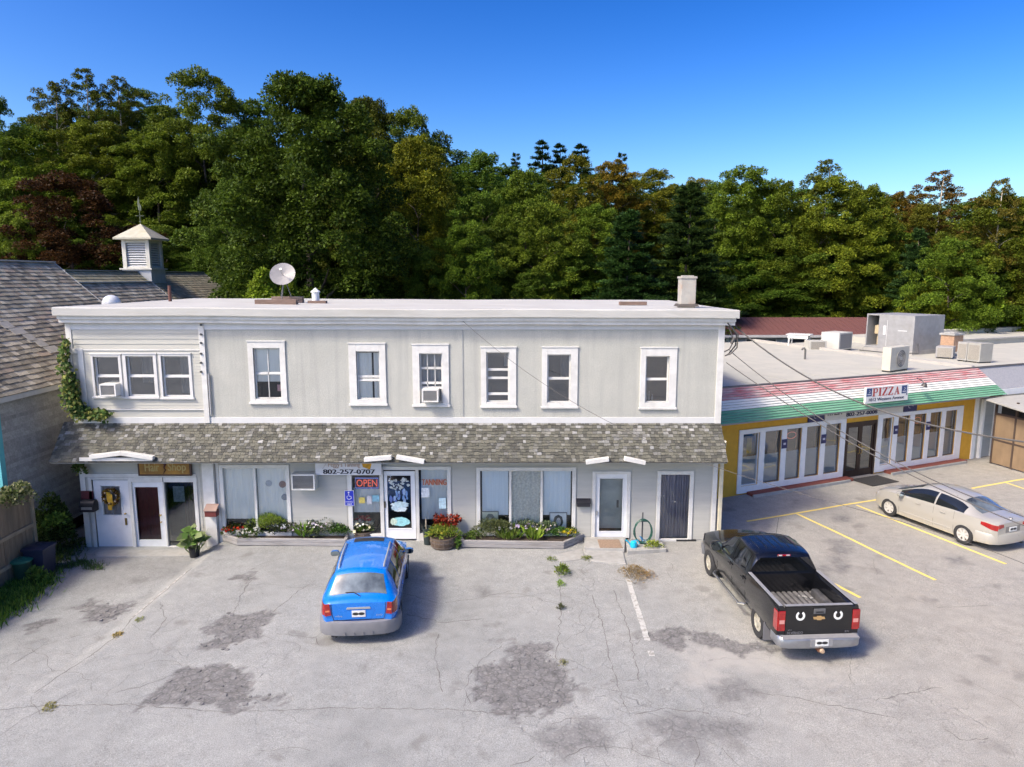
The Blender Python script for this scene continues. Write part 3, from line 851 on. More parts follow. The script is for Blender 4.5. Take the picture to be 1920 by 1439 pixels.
# ---- windows
def sash_window(key, outer, opening, rails=(0.5,), muntins=(), cover=None, parent=bld, tr=white, storm=False, dark=False, rail_w=0.045):
    """trim frame (part) > sashes, panes, cover behind the glass"""
    X0, X1, Z0, Z1 = px_rect(*outer); x0, x1, z0, z1 = px_rect(*opening)
    mb = MB()
    mb.box(X0, x0, -0.04, 0.03, Z0, Z1); mb.box(x1, X1, -0.04, 0.03, Z0, Z1); mb.box(x0, x1, -0.04, 0.03, z1, Z1); mb.box(x0, x1, -0.04, 0.03, Z0 + 0.05, z0)
    mb.box(X0 - 0.03, X1 + 0.03, -0.075, 0.03, Z0 - 0.01, Z0 + 0.05)       # sill
    mb.box(X0 - 0.02, X1 + 0.02, -0.062, 0.0, Z1, Z1 + 0.035)              # drip cap
    win = mb.build('window', tr, parent, bevel=0.005)
    cuts = [z0] + [z0 + (z1 - z0) * r for r in rails] + [z1]
    s = MB(); fw = rail_w
    for a, b, yy in [(cuts[i], cuts[i + 1], 0.045 if i == 0 else 0.075) for i in range(len(cuts) - 1)]:
        s.box(x0, x0 + fw, yy, yy + 0.035, a, b); s.box(x1 - fw, x1, yy, yy + 0.035, a, b)
        s.box(x0 + fw, x1 - fw, yy, yy + 0.035, a, a + fw * 0.8); s.box(x0 + fw, x1 - fw, yy, yy + 0.035, b - fw * 0.8, b)
        for mu in muntins:
            xm = x0 + (x1 - x0) * mu; s.box(xm - 0.011, xm + 0.011, yy, yy + 0.03, a, b)
    s.build('sash', tr, win)
    for i in range(len(cuts) - 1):
        yy = (0.045 if i == 0 else 0.075) + 0.018
        p = MB(); p.quad((x0 + 0.02, yy, cuts[i]), (x1 - 0.02, yy, cuts[i]), (x1 - 0.02, yy, cuts[i + 1]), (x0 + 0.02, yy, cuts[i + 1])); p.build('pane', glass_d if dark else glass, win)
    if cover: cover(win, x0, x1, z0, z1)
    return win
def cover_sheet(mat_, a0, a1, b0, b1, y=0.115, wave=0.0, n=1, name='blind'):
    """cloth behind the glass: fractions of the opening, gently pleated"""
    def f(win, x0, x1, z0, z1):
        mb = MB(); W = x1 - x0; Hh = z1 - z0
        N = max(1, n) * 8 if wave else 1
        xs_ = [x0 + W * (a0 + (a1 - a0) * i / N) for i in range(N + 1)]
        ys_ = [y + (wave * math.sin(i * math.pi / 2.0 + rng.uniform(-0.3, 0.3)) if wave else 0) for i in range(N + 1)]
        zA, zB = z0 + Hh * b0, z0 + Hh * b1
        vs = [(xs_[i], ys_[i], zA) for i in range(N + 1)] + [(xs_[i], ys_[i], zB) for i in range(N + 1)]
        mb.add(vs, [(i, i + 1, N + 2 + i, N + 1 + i) for i in range(N)])
        mb.build(name, mat_, win, smooth=bool(wave), angle=80)
    return f
def covers(*fs):
    def f(*a):
        for g in fs: g(*a)
    return f
cur_w = mat('white curtain', (0.82, 0.80, 0.74), 0.9, 0.1, 3, stretch=(8, 1, 0.3))
cur_g = mat('grey curtain', (0.4, 0.4, 0.4), 0.9, 0.2, 3, stretch=(8, 1, 0.3))
cur_p = mat('mauve curtain', (0.34, 0.31, 0.34), 0.9, 0.3, 3, stretch=(8, 1, 0.3))
wA = sash_window('a', *upW['a'], rails=(0.5,), muntins=(0.5,), cover=cover_sheet(blind_m, 0, 1, 0.33, 1))
wB = sash_window('b', *upW['b'], rails=(0.40, 0.47), cover=covers(cover_sheet(cur_w, 0, 0.62, 0, 0.96, 0.13, 0.012, 2, 'curtain'), cover_sheet(cur_w, 0.7, 1, 0, 0.96, 0.13, 0.012, 1, 'curtain')))
wC = sash_window('c', *upW['c'], rails=(0.30, 0.40, 0.7), muntins=(0.33, 0.66), cover=cover_sheet(cur_g, 0, 1, 0.0, 1, 0.22, 0.02, 2, 'curtain'))
wD = sash_window('d', *upW['d'], rails=(0.16, 0.48, 0.65), dark=True, cover=cover_sheet(cur_w, 0.78, 0.98, 0.7, 0.98, 0.25, 0.01, 1, 'curtain'))
wE = sash_window('e', *upW['e'], rails=(0.5,), dark=True, cover=cover_sheet(cur_g, 0.6, 1.0, 0.5, 1, 0.28, 0.03, 1, 'curtain'))
wF = sash_window('f', *upW['f'], rails=(0.5,), dark=True)
for i, (o, g) in enumerate(lfW):
    sash_window('l%d' % i, o, g, rails=(0.5,), dark=True, rail_w=0.05, tr=mat('window trim grey white', (0.6, 0.59, 0.56), 0.6, 0.06, 4), cover=[None, cover_sheet(cur_g, 0.35, 0.75, 0.3, 0.95, 0.3, 0.02, 1, 'curtain'), cover_sheet(cur_g, 0.5, 0.9, 0.05, 0.95, 0.3, 0.02, 1, 'curtain')][i])
X, Z = FY(521, 729); MB().box(X - 0.06, X + 0.06, 0.135, 0.14, Z - 0.1, Z + 0.1).build('sticker', mat('sticker pink', (0.6, 0.3, 0.3), 0.6, 0.4, 30), wA)
for px, h, wh in ((1214, 0.2, 'middle-sized'), (1219, 0.26, 'tallest'), (1225, 0.17, 'shortest')):
    X, Z = FY(px, 752); m_ = MB(); m_.lathe([(0.0, 0), (0.03, 0), (0.03, h * 0.6), (0.012, h * 0.75), (0.012, h), (0, h)], 10, Matrix.Translation((X, 0.2, Z))); tag(m_.build('bottle', mat('pale bottle', (0.5, 0.52, 0.5), 0.3), None, True), wh + ' pale bottle on the sill inside the last upper window', 'bottle', 'bottles on the window sill')

# ---- window air conditioners
def window_ac(label, rect, depth, y1=0.05, body=(0.68, 0.67, 0.62)):
    x0, x1, z0, z1 = px_rect(*rect, -depth)
    t = thing('air_conditioner', label, 'air conditioner', ((x0 + x1) / 2, 0, z0))
    mb = MB(); f = 0.045
    for b in ((x0, x0 + f, z0, z1), (x1 - f, x1, z0, z1), (x0 + f, x1 - f, z1 - f, z1), (x0 + f, x1 - f, z0, z0 + f)): mb.box(b[0], b[1], -depth, y1, b[2], b[3])
    mb.build('casing', mat('ac casing', body, 0.5, 0.06, 6, dirt=(0.35, 0.3, 0.22), dirt_amt=0.4), t, bevel=0.006)
    g = MB(); n = 11
    for k in range(n):
        z = z0 + f + (z1 - z0 - 2 * f) * (k + 0.5) / n; g.box(x0 + f, x1 - f, -depth + 0.012, -depth + 0.03, z - 0.006, z + 0.006)
    g.build('grille', mat('ac grille', (0.28, 0.28, 0.27), 0.6), t)
    MB().box(x0 + f, x1 - f, -depth + 0.05, y1, z0 + f, z1 - f).build('coil', mat('ac coil', (0.09, 0.09, 0.09), 0.7, 0.3, 40), t)
    return t
window_ac('white air conditioner in the small window by the ivy', (186, 721, 217, 744), 0.3)
window_ac('white air conditioner at the foot of the third upper window', (791, 731, 822, 755), 0.28)
ac3 = window_ac('beige air conditioner through the wall under the canopy', (546, 890, 590, 920), 0.36)

# ---- ground floor: shop windows, doors
def frame_box(mb, x0, x1, z0, z1, f, y0, y1, bottom=True):
    mb.box(x0, x0 + f, y0, y1, z0, z1); mb.box(x1 - f, x1, y0, y1, z0, z1); mb.box(x0 + f, x1 - f, y0, y1, z1 - f, z1)
    if bottom: mb.box(x0 + f, x1 - f, y0, y1, z0, z0 + f)
def shop_window(rect, splits, f=0.075, name='shop_window', bottom=0.12):
    x0, x1, z0, z1 = px_rect(*rect)
    mb = MB(); frame_box(mb, x0 - 0.04, x1 + 0.04, z0 - 0.02, z1 + 0.05, f + 0.04, -0.045, 0.06)
    xs_ = [x0 + (x1 - x0) * s for s in splits]
    for x in xs_: mb.box(x - f / 2, x + f / 2, -0.03, 0.06, z0 + f, z1 - f)
    win = mb.build(name, white, bld, bevel=0.006)
    edges = [x0] + xs_ + [x1]
    bays = []
    for a, b in zip(edges[:-1], edges[1:]):
        MB().quad((a, 0.03, z0), (b, 0.03, z0), (b, 0.03, z1), (a, 0.03, z1)).build('pane', glass, win)
        bays.append((a + f / 2, b - f / 2, z0 + f, z1 - f))
    return win, bays
winA, bays = shop_window(gr['win_a'], (0.5,))
cover_sheet(blind_m, 0.0, 0.96, 0.2, 1, 0.1, 0.008, 3)(winA, *bays[0]); cover_sheet(blind_m, 0.0, 1, 0.12, 1, 0.1, 0.008, 3)(winA, *bays[1])
winC, bays = shop_window(gr['win_c'], (0.336, 0.66))
cool = mat('cool sheer', (0.74, 0.80, 0.82), 0.9, 0.05, 3, stretch=(10, 1, 0.3))
cover_sheet(cool, 0.10, 0.98, 0.27, 1, 0.1, 0.006, 3, 'curtain')(winC, *bays[0]); cover_sheet(lace_m, 0, 1, 0, 1, 0.1, 0.012, 3, 'curtain')(winC, *bays[1]); cover_sheet(cool, 0.02, 0.92, 0.27, 1, 0.1, 0.006, 3, 'curtain')(winC, *bays[2])
winD, bays = shop_window(gr['win_d'], ())
cover_sheet(cur_p, 0, 0.55, 0, 1, 0.16, 0.03, 3, 'curtain')(winD, *bays[0]); cover_sheet(cur_p, 0.5, 1, 0, 1, 0.2, 0.03, 3, 'curtain')(winD, *bays[0])
# grey items on the shelf behind the second bay
for px, py, c, r in ((502, 908, (0.45, 0.47, 0.5), 0.1), (528, 910, (0.32, 0.22, 0.2), 0.11), (532, 934, (0.3, 0.32, 0.36), 0.1)):
    X, Z = FY(px, py); m_ = MB(); m_.cyl((X, 0.085, Z), (X, 0.075, Z), r, n=16); m_.build('sticker', mat('window sticker %d' % px, c, 0.7, 0.3, 25), winA)

def door(rect, glass_rect, label, name='door', m=white2, bottom_panel=True, y=0.02, pane=None):
    x0, x1, z0, z1 = px_rect(*rect); g = px_rect(*glass_rect)
    mb = MB(); holes_wall(mb, x0, x1, z0, z1, y, y + 0.045, [g]); mb.box(g[0] - 0.03, g[1] + 0.03, y - 0.012, y, g[2] - 0.03, g[2]); mb.box(g[0] - 0.03, g[1] + 0.03, y - 0.012, y, g[3], g[3] + 0.03)
    mb.box(g[0] - 0.03, g[0], y - 0.012, y, g[2], g[3]); mb.box(g[1], g[1] + 0.03, y - 0.012, y, g[2], g[3])
    d = mb.build(name, m, bld, bevel=0.004); d['label'] = label
    MB().quad((g[0], y + 0.02, g[2]), (g[1], y + 0.02, g[2]), (g[1], y + 0.02, g[3]), (g[0], y + 0.02, g[3])).build('pane', pane or glass, d)
    return d, g
def casing(x0, x1, z0, z1, wl=0.09, head=0.1, yy=-0.04):
    mb = MB(); mb.box(x0 - wl, x0, yy, 0.05, z0, z1 + head); mb.box(x1, x1 + wl, yy, 0.05, z0, z1 + head); mb.box(x0, x1, yy, 0.05, z1, z1 + head)
    return mb.build('door_casing', white, bld, bevel=0.006)
brass = mat('brass', (0.5, 0.35, 0.12), 0.35, metal=0.9)
def knob(d, px, py, y=0.02, r=0.03, m=brass):
    X, Z = FY(px, py); k = MB(); k.cyl((X, y, Z), (X, y - 0.05, Z), 0.012, n=8); k.lathe([(0, 0.0), (r, 0.012), (r, 0.035), (0, 0.05)], 12, Matrix.Translation((X, y - 0.04, Z)) @ Matrix.Rotation(R(90), 4, 'X')); return k.build('handle', m, d, True)
# left entrance group
c1 = px_rect(*gr['door_a']); c2 = px_rect(*gr['door_b']); c3 = px_rect(*gr['side_a'])
dA, gA = door((179, 901, 245, 1029), (191, 912, 226, 967), 'white door with a wreath in its window')
knob(dA, 236, 963); X, Z = FY(236, 978); MB().box(X - 0.03, X + 0.03, 0.0, 0.02, Z - 0.12, Z + 0.1).build('handle_plate', brass, dA)
m_ = MB(); frame_box(m_, gA[0], gA[1], gA[2], gA[3], 0.02, 0.045, 0.06); xm = (gA[0] + gA[1]) / 2; m_.box(xm - 0.01, xm + 0.01, 0.045, 0.06, gA[2], gA[3]); m_.build('muntin', white2, dA)
cover_sheet(mat('door curtain', (0.4, 0.35, 0.33), 0.9, 0.2, 8, stretch=(8, 1, 0.3)), 0, 1, 0, 1, 0.1, 0.012, 2, 'curtain')(dA, *gA)
dB, gB = door((248, 905, 309, 1029), (256, 914, 299, 1013), 'white storm door over a dark red panelled door')
knob(dB, 302, 966); knob(dB, 303, 979, r=0.025)
red_d = mat('oxblood door', (0.085, 0.012, 0.012), 0.45, 0.3, 5, stretch=(3, 1, 0.5))
m_ = MB(); W = gB[1] - gB[0]; Hh = gB[3] - gB[2]; m_.box(gB[0] - 0.05, gB[1] + 0.05, 0.14, 0.18, gB[2] - 0.05, gB[3] + 0.05)
for i in range(2):
    for a, b in ((0.05, 0.42), (0.5, 0.93)):
        m_.box(gB[0] + W * (0.08 + 0.46 * i), gB[0] + W * (0.46 + 0.46 * i), 0.125, 0.14, gB[2] + Hh * a, gB[2] + Hh * b)
m_.build('inner_door', red_d, dB, bevel=0.01)
casing(c1[0], c1[1], c1[2] - 0.02, c1[3] + 0.01, 0.1, 0.08); m_ = MB(); m_.box(c2[0] - 0.015, c2[1] + 0.01, -0.038, 0.05, c2[3], c1[3] + 0.09); m_.box(c3[0] - 0.03, c3[0] + 0.02, -0.036, 0.05, c3[2] - 0.15, c2[3]); m_.box(c3[0] + 0.02, c3[1] + 0.12, -0.039, 0.05, c3[3], c1[3] + 0.088); m_.box(c3[1], c3[1] + 0.11, -0.037, 0.05, c3[2] - 0.1, c3[3]); m_.box(c3[0] + 0.02, c3[1], -0.034, 0.05, c3[2] - 0.12, c3[2]); m_.build('door_casing', white, bld, bevel=0.006)
sl = MB().quad((c3[0], 0.03, c3[2]), (c3[1], 0.03, c3[2]), (c3[1], 0.03, c3[3]), (c3[0], 0.03, c3[3])).build('sidelight_pane', glass_d, bld)
sr = px_rect(325, 912, 346, 941, 0.05); MB().box(sr[0], sr[1], 0.045, 0.05, sr[2], sr[3]).build('notice', mat('pale notice', (0.6, 0.68, 0.72), 0.7, 0.25, 14), sl)
cover_sheet(mat('brown drape', (0.10, 0.055, 0.04), 0.9, 0.4, 6, stretch=(8, 1, 0.3)), 0.55, 1, 0.2, 1, 0.2, 0.03, 2, 'curtain')(sl, *c3)
# corner post with red band, white pillar between the bays
trim('corner_board', (XL + 0.0, XL + 0.16, -0.034, 0.0, -0.4, 2.62)); b_ = px_rect(158, 920, 176, 938); trim('red_band', (XL - 0.002, b_[1], -0.04, -0.035, b_[2], b_[3]), m=mat('oxblood band', (0.10, 0.02, 0.025), 0.6))
p0 = px_rect(386, 862, 407, 1020); trim('pillar', (p0[0], p0[1], -0.14, 0.0, -0.15, 2.7)); p1 = px_rect(408, 870, 414, 1015); trim('pillar', (p0[1] + 0.03, p1[1], -0.03, 0.0, -0.1, 2.6))
trim('header_board', (c1[0] - 0.2, c3[1] + 0.1, -0.033, 0.0, c1[3] + 0.092, c1[3] + 0.2))
# tanning shop front
fb = px_rect(*gr['front_b'])
m_ = MB(); f = 0.09
m_.box(fb[0] - 0.05, fb[1] + 0.05, -0.045, 0.07, fb[3] - 0.05, fb[3] + 0.06)
for a, b in ((653, 661), (713, 720), (780, 786), (839, 846)):
    xa, xb = FY(a, 940)[0], FY(b, 940)[0]; m_.box(xa, xb, -0.042, 0.07, -0.05, fb[3] - 0.05)
def zz_(py): return FY(750, py)[1]
xa, xb = FY(661, 940)[0], FY(713, 940)[0]; m_.box(xa, xb, -0.035, 0.07, 0.0, zz_(1001)); m_.box(xa, xb, -0.035, 0.07, zz_(891), fb[3] - 0.05)
xc, xd = FY(786, 940)[0], FY(839, 940)[0]; m_.box(xc, xd, -0.035, 0.07, 0.0, zz_(1000))
front = m_.build('shop_window', white, bld, bevel=0.006)
MB().quad((xa, 0.03, zz_(1001)), (xb, 0.03, zz_(1001)), (xb, 0.03, zz_(891)), (xa, 0.03, zz_(891))).build('pane', glass, front)
MB().quad((xc, 0.03, zz_(1000)), (xd, 0.03, zz_(1000)), (xd, 0.03, fb[3]), (xc, 0.03, fb[3])).build('pane', glass, front)
cover_sheet(blind_m, 0, 1, 0, 1, 0.16, 0.006, 3)(front, xa, xb, zz_(964), zz_(918)); cover_sheet(blind_m, 0, 1, 0, 1, 0.16, 0.006, 3)(front, xc + 0.05, xd, zz_(977), fb[3])
dC, gC = door((721, 884, 779, 1011), (727, 892, 771, 991), 'white shop door with painted glass', y=0.0)
x_, z_ = FY(722, 945); MB().box(x_ - 0.03, x_ + 0.02, -0.03, 0.0, z_ - 0.12, z_ + 0.08).build('handle', mat('dark bronze', (0.12, 0.1, 0.06), 0.4, metal=0.7), dC)
# glass paint on the door: pale brushed patches
def blob(mb, cx, cz, rx, rz_, y, n=26, rough=0.18, col=None):
    pts = [(cx + rx * math.cos(2 * math.pi * i / n) * rng.uniform(1 - rough, 1 + rough), y, cz + rz_ * math.sin(2 * math.pi * i / n) * rng.uniform(1 - rough, 1 + rough)) for i in range(n)]
    mb.add(pts, [tuple(range(n))], 0, col)
m_ = MB(); W = gC[1] - gC[0]; Hh = gC[3] - gC[2]
for k in range(34): blob(m_, gC[0] + W * rng.uniform(0.12, 0.9), gC[2] + Hh * rng.uniform(0.74, 0.93), W * rng.uniform(0.03, 0.09), Hh * rng.uniform(0.01, 0.03), 0.012 - 0.0003 * k, 9, 0.35, rng.choice(((0.45, 0.48, 0.45), (0.3, 0.33, 0.3), (0.55, 0.58, 0.55))))
for k in range(16): blob(m_, gC[0] + W * rng.uniform(0.12, 0.85), gC[2] + Hh * rng.uniform(0.52, 0.72), W * rng.uniform(0.03, 0.08), Hh * rng.uniform(0.03, 0.07), 0.0 - 0.0003 * k, 9, 0.3, rng.choice(((0.14, 0.26, 0.5), (0.3, 0.42, 0.6), (0.1, 0.16, 0.4))))
for k in range(9): blob(m_, gC[0] + W * rng.uniform(0.3, 0.62), gC[2] + Hh * rng.uniform(0.33, 0.50), W * rng.uniform(0.15, 0.28), Hh * rng.uniform(0.03, 0.06), -0.006 - 0.0003 * k, 18, 0.2, rng.choice(((0.5, 0.66, 0.68), (0.6, 0.7, 0.72), (0.45, 0.6, 0.66))))
blob(m_, gC[0] + W * 0.52, gC[2] + Hh * 0.13, W * 0.4, Hh * 0.085, -0.01, 30, 0.1, (0.3, 0.62, 0.64)); blob(m_, gC[0] + W * 0.24, gC[2] + Hh * 0.13, W * 0.14, Hh * 0.07, -0.0105, 18, 0.15, (0.5, 0.62, 0.5))
tag(m_.build('glass_painting', vcol_mat('glass paint', 0.6, 14, 0.4), dC), kind='stuff')
# notices behind the panes
def card(x0, y0, x1, y1, col, nm='notice', y=0.02, par=front, var=0.3, sc_=16):
    r_ = px_rect(x0, y0, x1, y1, y); MB().box(r_[0], r_[1], y, y + 0.003, r_[2], r_[3]).build(nm, mat('card %s' % str(col), col, 0.7, var, sc_), par)
card(790, 915, 805, 933, (0.62, 0.66, 0.68)); card(823, 934, 836, 954, (0.5, 0.68, 0.72)); card(673, 933, 684, 944, (0.6, 0.5, 0.12)); card(688, 930, 697, 946, (0.5, 0.5, 0.52)); card(698, 929, 711, 941, (0.2, 0.42, 0.52))
sg = MB(); r_ = px_rect(791, 899, 837, 910, 0.02); letters(sg, 'TANNING', r_[0], r_[1], r_[2], r_[3], 0.02, bold=0.008); sg.build('lettering', mat('rust lettering', (0.42, 0.12, 0.05), 0.6), front)
# glazed white door at the right
dD, gD = door((1116, 889, 1175, 1018), (1124, 898, 1167, 997), 'white full-glass door at the step')
cD = px_rect(1116, 889, 1175, 1018); casing(cD[0], cD[1], 0.1, cD[3], 0.1, 0.09)
x_, z_ = FY(1119, 962); MB().box(x_ - 0.02, x_ + 0.02, -0.04, 0.02, z_ - 0.06, z_ + 0.06).build('handle', metal_m, dD)
mb = MB(); mb.box(gD[0] - 0.1, gD[1] + 0.1, 0.3, 0.34, gD[2], gD[3]); mb.box(gD[0] + 0.1, gD[0] + 0.42, 0.285, 0.3, gD[3] - 0.55, gD[3] - 0.1); mb.build('inner_door', mat('grey green door', (0.36, 0.40, 0.38), 0.6), dD)
card(1156, 938, 1160, 952, (0.1, 0.1, 0.1), 'lock_plate', 0.28, dD)

# ---- shingled canopy along the front
CZ0, CY0 = FY(700, 866, -0.85)[1], -0.85
cx0, cx1 = XL - 0.32, XR + 0.03
sh_m = vcol_mat('weathered shingle', 0.9, 26, 0.35, (1, 1, 0.35), 0.4)
dn = Vector((0, CY0, CZ0 - CAN_Z1)); DL = dn.length; dn.normalize(); nrm = Vector((0, dn.z, -dn.y)) * -1
if nrm.y > 0: nrm = -nrm
mb = MB(); th = 0.06
mb.prism([(cx0, 0.0, CAN_Z1), (cx0, CY0, CZ0), (cx0, CY0 + 0.05, CZ0 - 0.06), (cx0, 0.0, CAN_Z1 - 0.1)], (cx1 - cx0, 0, 0))
canopy = mb.build('canopy', mat('old boards', (0.2, 0.19, 0.17), 0.9, 0.2, 4), bld)
mb = MB(); mb.box(XL, XR, CY0 + 0.1, 0.0, CZ0 - 0.005, CZ0 + 0.02); mb.build('soffit', mat('soffit grey', (0.27, 0.26, 0.25), 0.9, 0.1, 4), canopy)
mb = MB(); mb.box(cx0 + 0.02, cx1 - 0.02, CY0 + 0.045, CY0 + 0.075, CZ0 - 0.07, CZ0 + 0.01); mb.build('fascia', mat('fascia grey', (0.36, 0.35, 0.33), 0.8, 0.15, 5), canopy)
def shingle_colour(u, v):
    """grey weathered cedar, mossy and dark in streaks running down the slope"""
    s = 0.45 * vn1(u * 0.8 + 3) + 0.38 * vn1(u * 3.4 + 20 + v * 0.6) + 0.17 * rng.random() + 0.06 * v
    base = rng.choice(((0.36, 0.36, 0.345), (0.30, 0.30, 0.285), (0.27, 0.267, 0.25), (0.47, 0.465, 0.45), (0.24, 0.235, 0.215)))
    dark = rng.choice(((0.085, 0.083, 0.065), (0.11, 0.107, 0.082), (0.07, 0.068, 0.056), (0.135, 0.13, 0.10)))
    k = min(1, max(0, (s - 0.44) * 6.0 + rng.uniform(-0.45, 0.45)))
    return tuple(base[i] * (1 - k) + dark[i] * k for i in range(3))
_v1 = [random.Random(5).random() for _ in range(512)]
def vn1(x):
    r_ = random.Random(77)
    i = math.floor(x); f_ = x - i; f_ = f_ * f_ * (3 - 2 * f_)
    return _v1[i % 512] * (1 - f_) + _v1[(i + 1) % 512] * f_
def lay_shingles(parent, O, U, D, N, ulen, dlen, exp, wmin, wmax, colf, m, singles=300, thick=0.022, jit=0.012, skip=None, name='shingle', lower_first=True, cover=None):
    """courses of separate shingles on a slope: O upper corner, U along, D down the slope, N outwards"""
    O, U, D, N = Vector(O), Vector(U).normalized(), Vector(D).normalized(), Vector(N).normalized()
    rows = int(math.ceil(dlen / exp)); joined = MB(); items = []
    for r_ in range(rows):
        d1 = (r_ + 1) * exp + 0.0
        u = -rng.uniform(0, wmax)
        while u < ulen:
            wd = rng.uniform(wmin, wmax); a, b = max(0, u), min(ulen, u + wd - 0.007)
            u += wd
            if b - a < 0.03: continue
            dd = min(dlen + 0.03, d1 + rng.uniform(-jit, jit))
            if skip and skip((a + b) / 2, d1 - exp / 2): continue
            items.append((r_, a, b, d1 - exp - 0.03, dd, colf((a + b) / 2, d1 / dlen), rng.uniform(0.8, 1.35)))
    items.sort(key=(cover or (lambda it: -it[0])))
    for q, (r_, a, b, da, db, c, k) in enumerate(items):
        t_ = thick * k
        vs = []
        for d_, off in ((da, 0.001), (db, 0.004)):
            for uu in (a, b):
                p = O + U * uu + D * d_
                vs += [p + N * off, p + N * (off + (0.006 if d_ == da else t_))]
        fs = [(1, 5, 7, 3), (4, 6, 7, 5), (0, 4, 5, 1), (2, 3, 7, 6)]
        if q < singles:
            s_ = MB(); s_.add(vs, fs, 0, c); s_.build(name, m, parent)
        else: joined.add(vs, fs, 0, c)
    if joined.f: tag(joined.build(name + '_courses', m, parent), kind='stuff')
lay_shingles(canopy, (cx0, 0.0, CAN_Z1), (1, 0, 0), dn, nrm, cx1 - cx0, DL, 0.1, 0.085, 0.165, shingle_colour, sh_m, 300)
# shallow white eyebrow trims over the doors
def eyebrow(pts, name='eyebrow_trim', gap=None):
    for a, b in zip(pts[:-1], pts[1:]):
        if gap and a == gap: continue
        A = FY(*a, CY0 + 0.02); B = FY(*b, CY0 + 0.02)
        m_ = MB(); m_.bar((A[0], CY0 - 0.03, A[1]), (B[0], CY0 - 0.03, B[1]), 0.16, 0.12); m_.build(name, white, canopy, bevel=0.008)
eyebrow([(172, 856), (230, 849), (290, 858)]); eyebrow([(684, 861), (735, 857)]); eyebrow([(744, 856), (796, 865)]); eyebrow([(1098, 866), (1141, 860)]); eyebrow([(1170, 859), (1209, 867)])
m_ = MB(); A, B = FY(150, 858, CY0), FY(286, 861, CY0); m_.box(A[0], B[0], CY0 - 0.045, CY0 - 0.005, A[1] - 0.1, A[1] + 0.0); m_.build('eyebrow_trim', white, canopy)

# downpipe at the right corner and the cable loops above it
dp = thing('downpipe', 'cream downpipe down the right corner of the grey building', 'downpipe', (XR + 0.1, -0.05, 0))
MB().box(XR + 0.06, XR + 0.17, -0.09, 0.02, 0.1, CZ0 + 0.05).build('pipe', mat('cream pipe', (0.55, 0.5, 0.36), 0.6), dp, bevel=0.015)
m_ = MB(); m_.tube([(XR + 0.115, -0.035, CZ0 + 0.03), (XR + 0.115, -0.2, CZ0 + 0.25), (XR + 0.06, -0.4, CZ0 + 0.5)], 0.045, 8); m_.build('elbow', MATS['cream pipe'], dp, True)

# ================================================================ PLANTS (helpers)
leaf_m = leaf_mat('leaves')
def norm(a): return a / (np.linalg.norm(a, axis=-1, keepdims=True) + 1e-9)
def leaf_mesh(name, P, D, N, size, col, aspect=0.55, m=None):
    """one pointed leaf (two triangles as a bent quad) per row: base P, direction D, face normal N"""
    n = len(P); size = np.broadcast_to(np.asarray(size, float), (n,))[:, None]
    D = norm(D); S = norm(np.cross(D, N)); Nn = np.cross(S, D)
    mid = P + D * size * 0.45 - Nn * size * 0.06
    v = np.stack([P, mid + S * size * aspect * 0.5, P + D * size, mid - S * size * aspect * 0.5], 1).reshape(-1, 3)
    me = bpy.data.meshes.new(name)
    me.vertices.add(4 * n); me.vertices.foreach_set('co', v.astype(np.float32).ravel())
    me.loops.add(4 * n); me.loops.foreach_set('vertex_index', np.arange(4 * n, dtype=np.int32))
    me.polygons.add(n); me.polygons.foreach_set('loop_start', np.arange(0, 4 * n, 4, dtype=np.int32))
    me.update(calc_edges=True)
    a = me.color_attributes.new('col', 'FLOAT_COLOR', 'POINT')
    c = np.concatenate([np.repeat(np.asarray(col, float).reshape(n, 3), 4, 0), np.ones((4 * n, 1))], 1)
    a.data.foreach_set('color', c.astype(np.float32).ravel())
    me.materials.append(m or leaf_m)
    return me
def pal(cols, n, jit=0.25):
    c = np.array(cols, float)[nr.integers(0, len(cols), n)]
    return np.clip(c * (1 + nr.uniform(-jit, jit, (n, 1))), 0, 1)
def rand_dir(n):
    return norm(nr.normal(size=(n, 3)))
def bush_mesh(name, r, n, size, cols, aspect=0.55, up=0.4, base=0.0, clumps=10):
    """leafy mound: r = (rx, ry, h); leaves on lumpy clumps"""
    cc = rand_dir(clumps) * np.array([0.62, 0.62, 0.55]); cc[:, 2] = np.abs(cc[:, 2]) * 0.9 + 0.15
    cc[0] = (0, 0, 0.45)
    k = nr.integers(0, clumps, n)
    d = rand_dir(n); d[:, 2] = np.abs(d[:, 2]) * 0.8 - 0.15
    rad = nr.uniform(0.55, 1.0, (n, 1)) ** 0.5 * nr.uniform(0.3, 0.5, (clumps, 1))[k]
    P = (cc[k] + d * rad); P = P * np.array([r[0], r[1], r[2]]) * np.array([1, 1, 1.0]); P[:, 2] = np.maximum(P[:, 2], 0.01) + base
    D = norm(d + rand_dir(n) * 0.7 + np.array([0, 0, up])); N = norm(rand_dir(n) + np.array([0, 0, 0.9]))
    return leaf_mesh(name, P, D, N, nr.uniform(0.7, 1.3, n) * size, pal(cols, n), aspect)
def spike_mesh(name, r, h, n, size, cols, aspect=0.12, lean=0.35):
    """upright blades from a small base"""
    a = nr.uniform(0, 6.28, n); q = nr.uniform(0, 1, n) ** 0.6
    P = np.stack([np.cos(a) * q * r, np.sin(a) * q * r, nr.uniform(0, 0.25, n) * h], 1)
    D = np.stack([np.cos(a) * lean * (0.3 + q), np.sin(a) * lean * (0.3 + q), np.ones(n)], 1) + nr.normal(size=(n, 3)) * 0.12
    return leaf_mesh(name, P, D, rand_dir(n), nr.uniform(0.6, 1.1, n) * size, pal(cols, n), aspect)
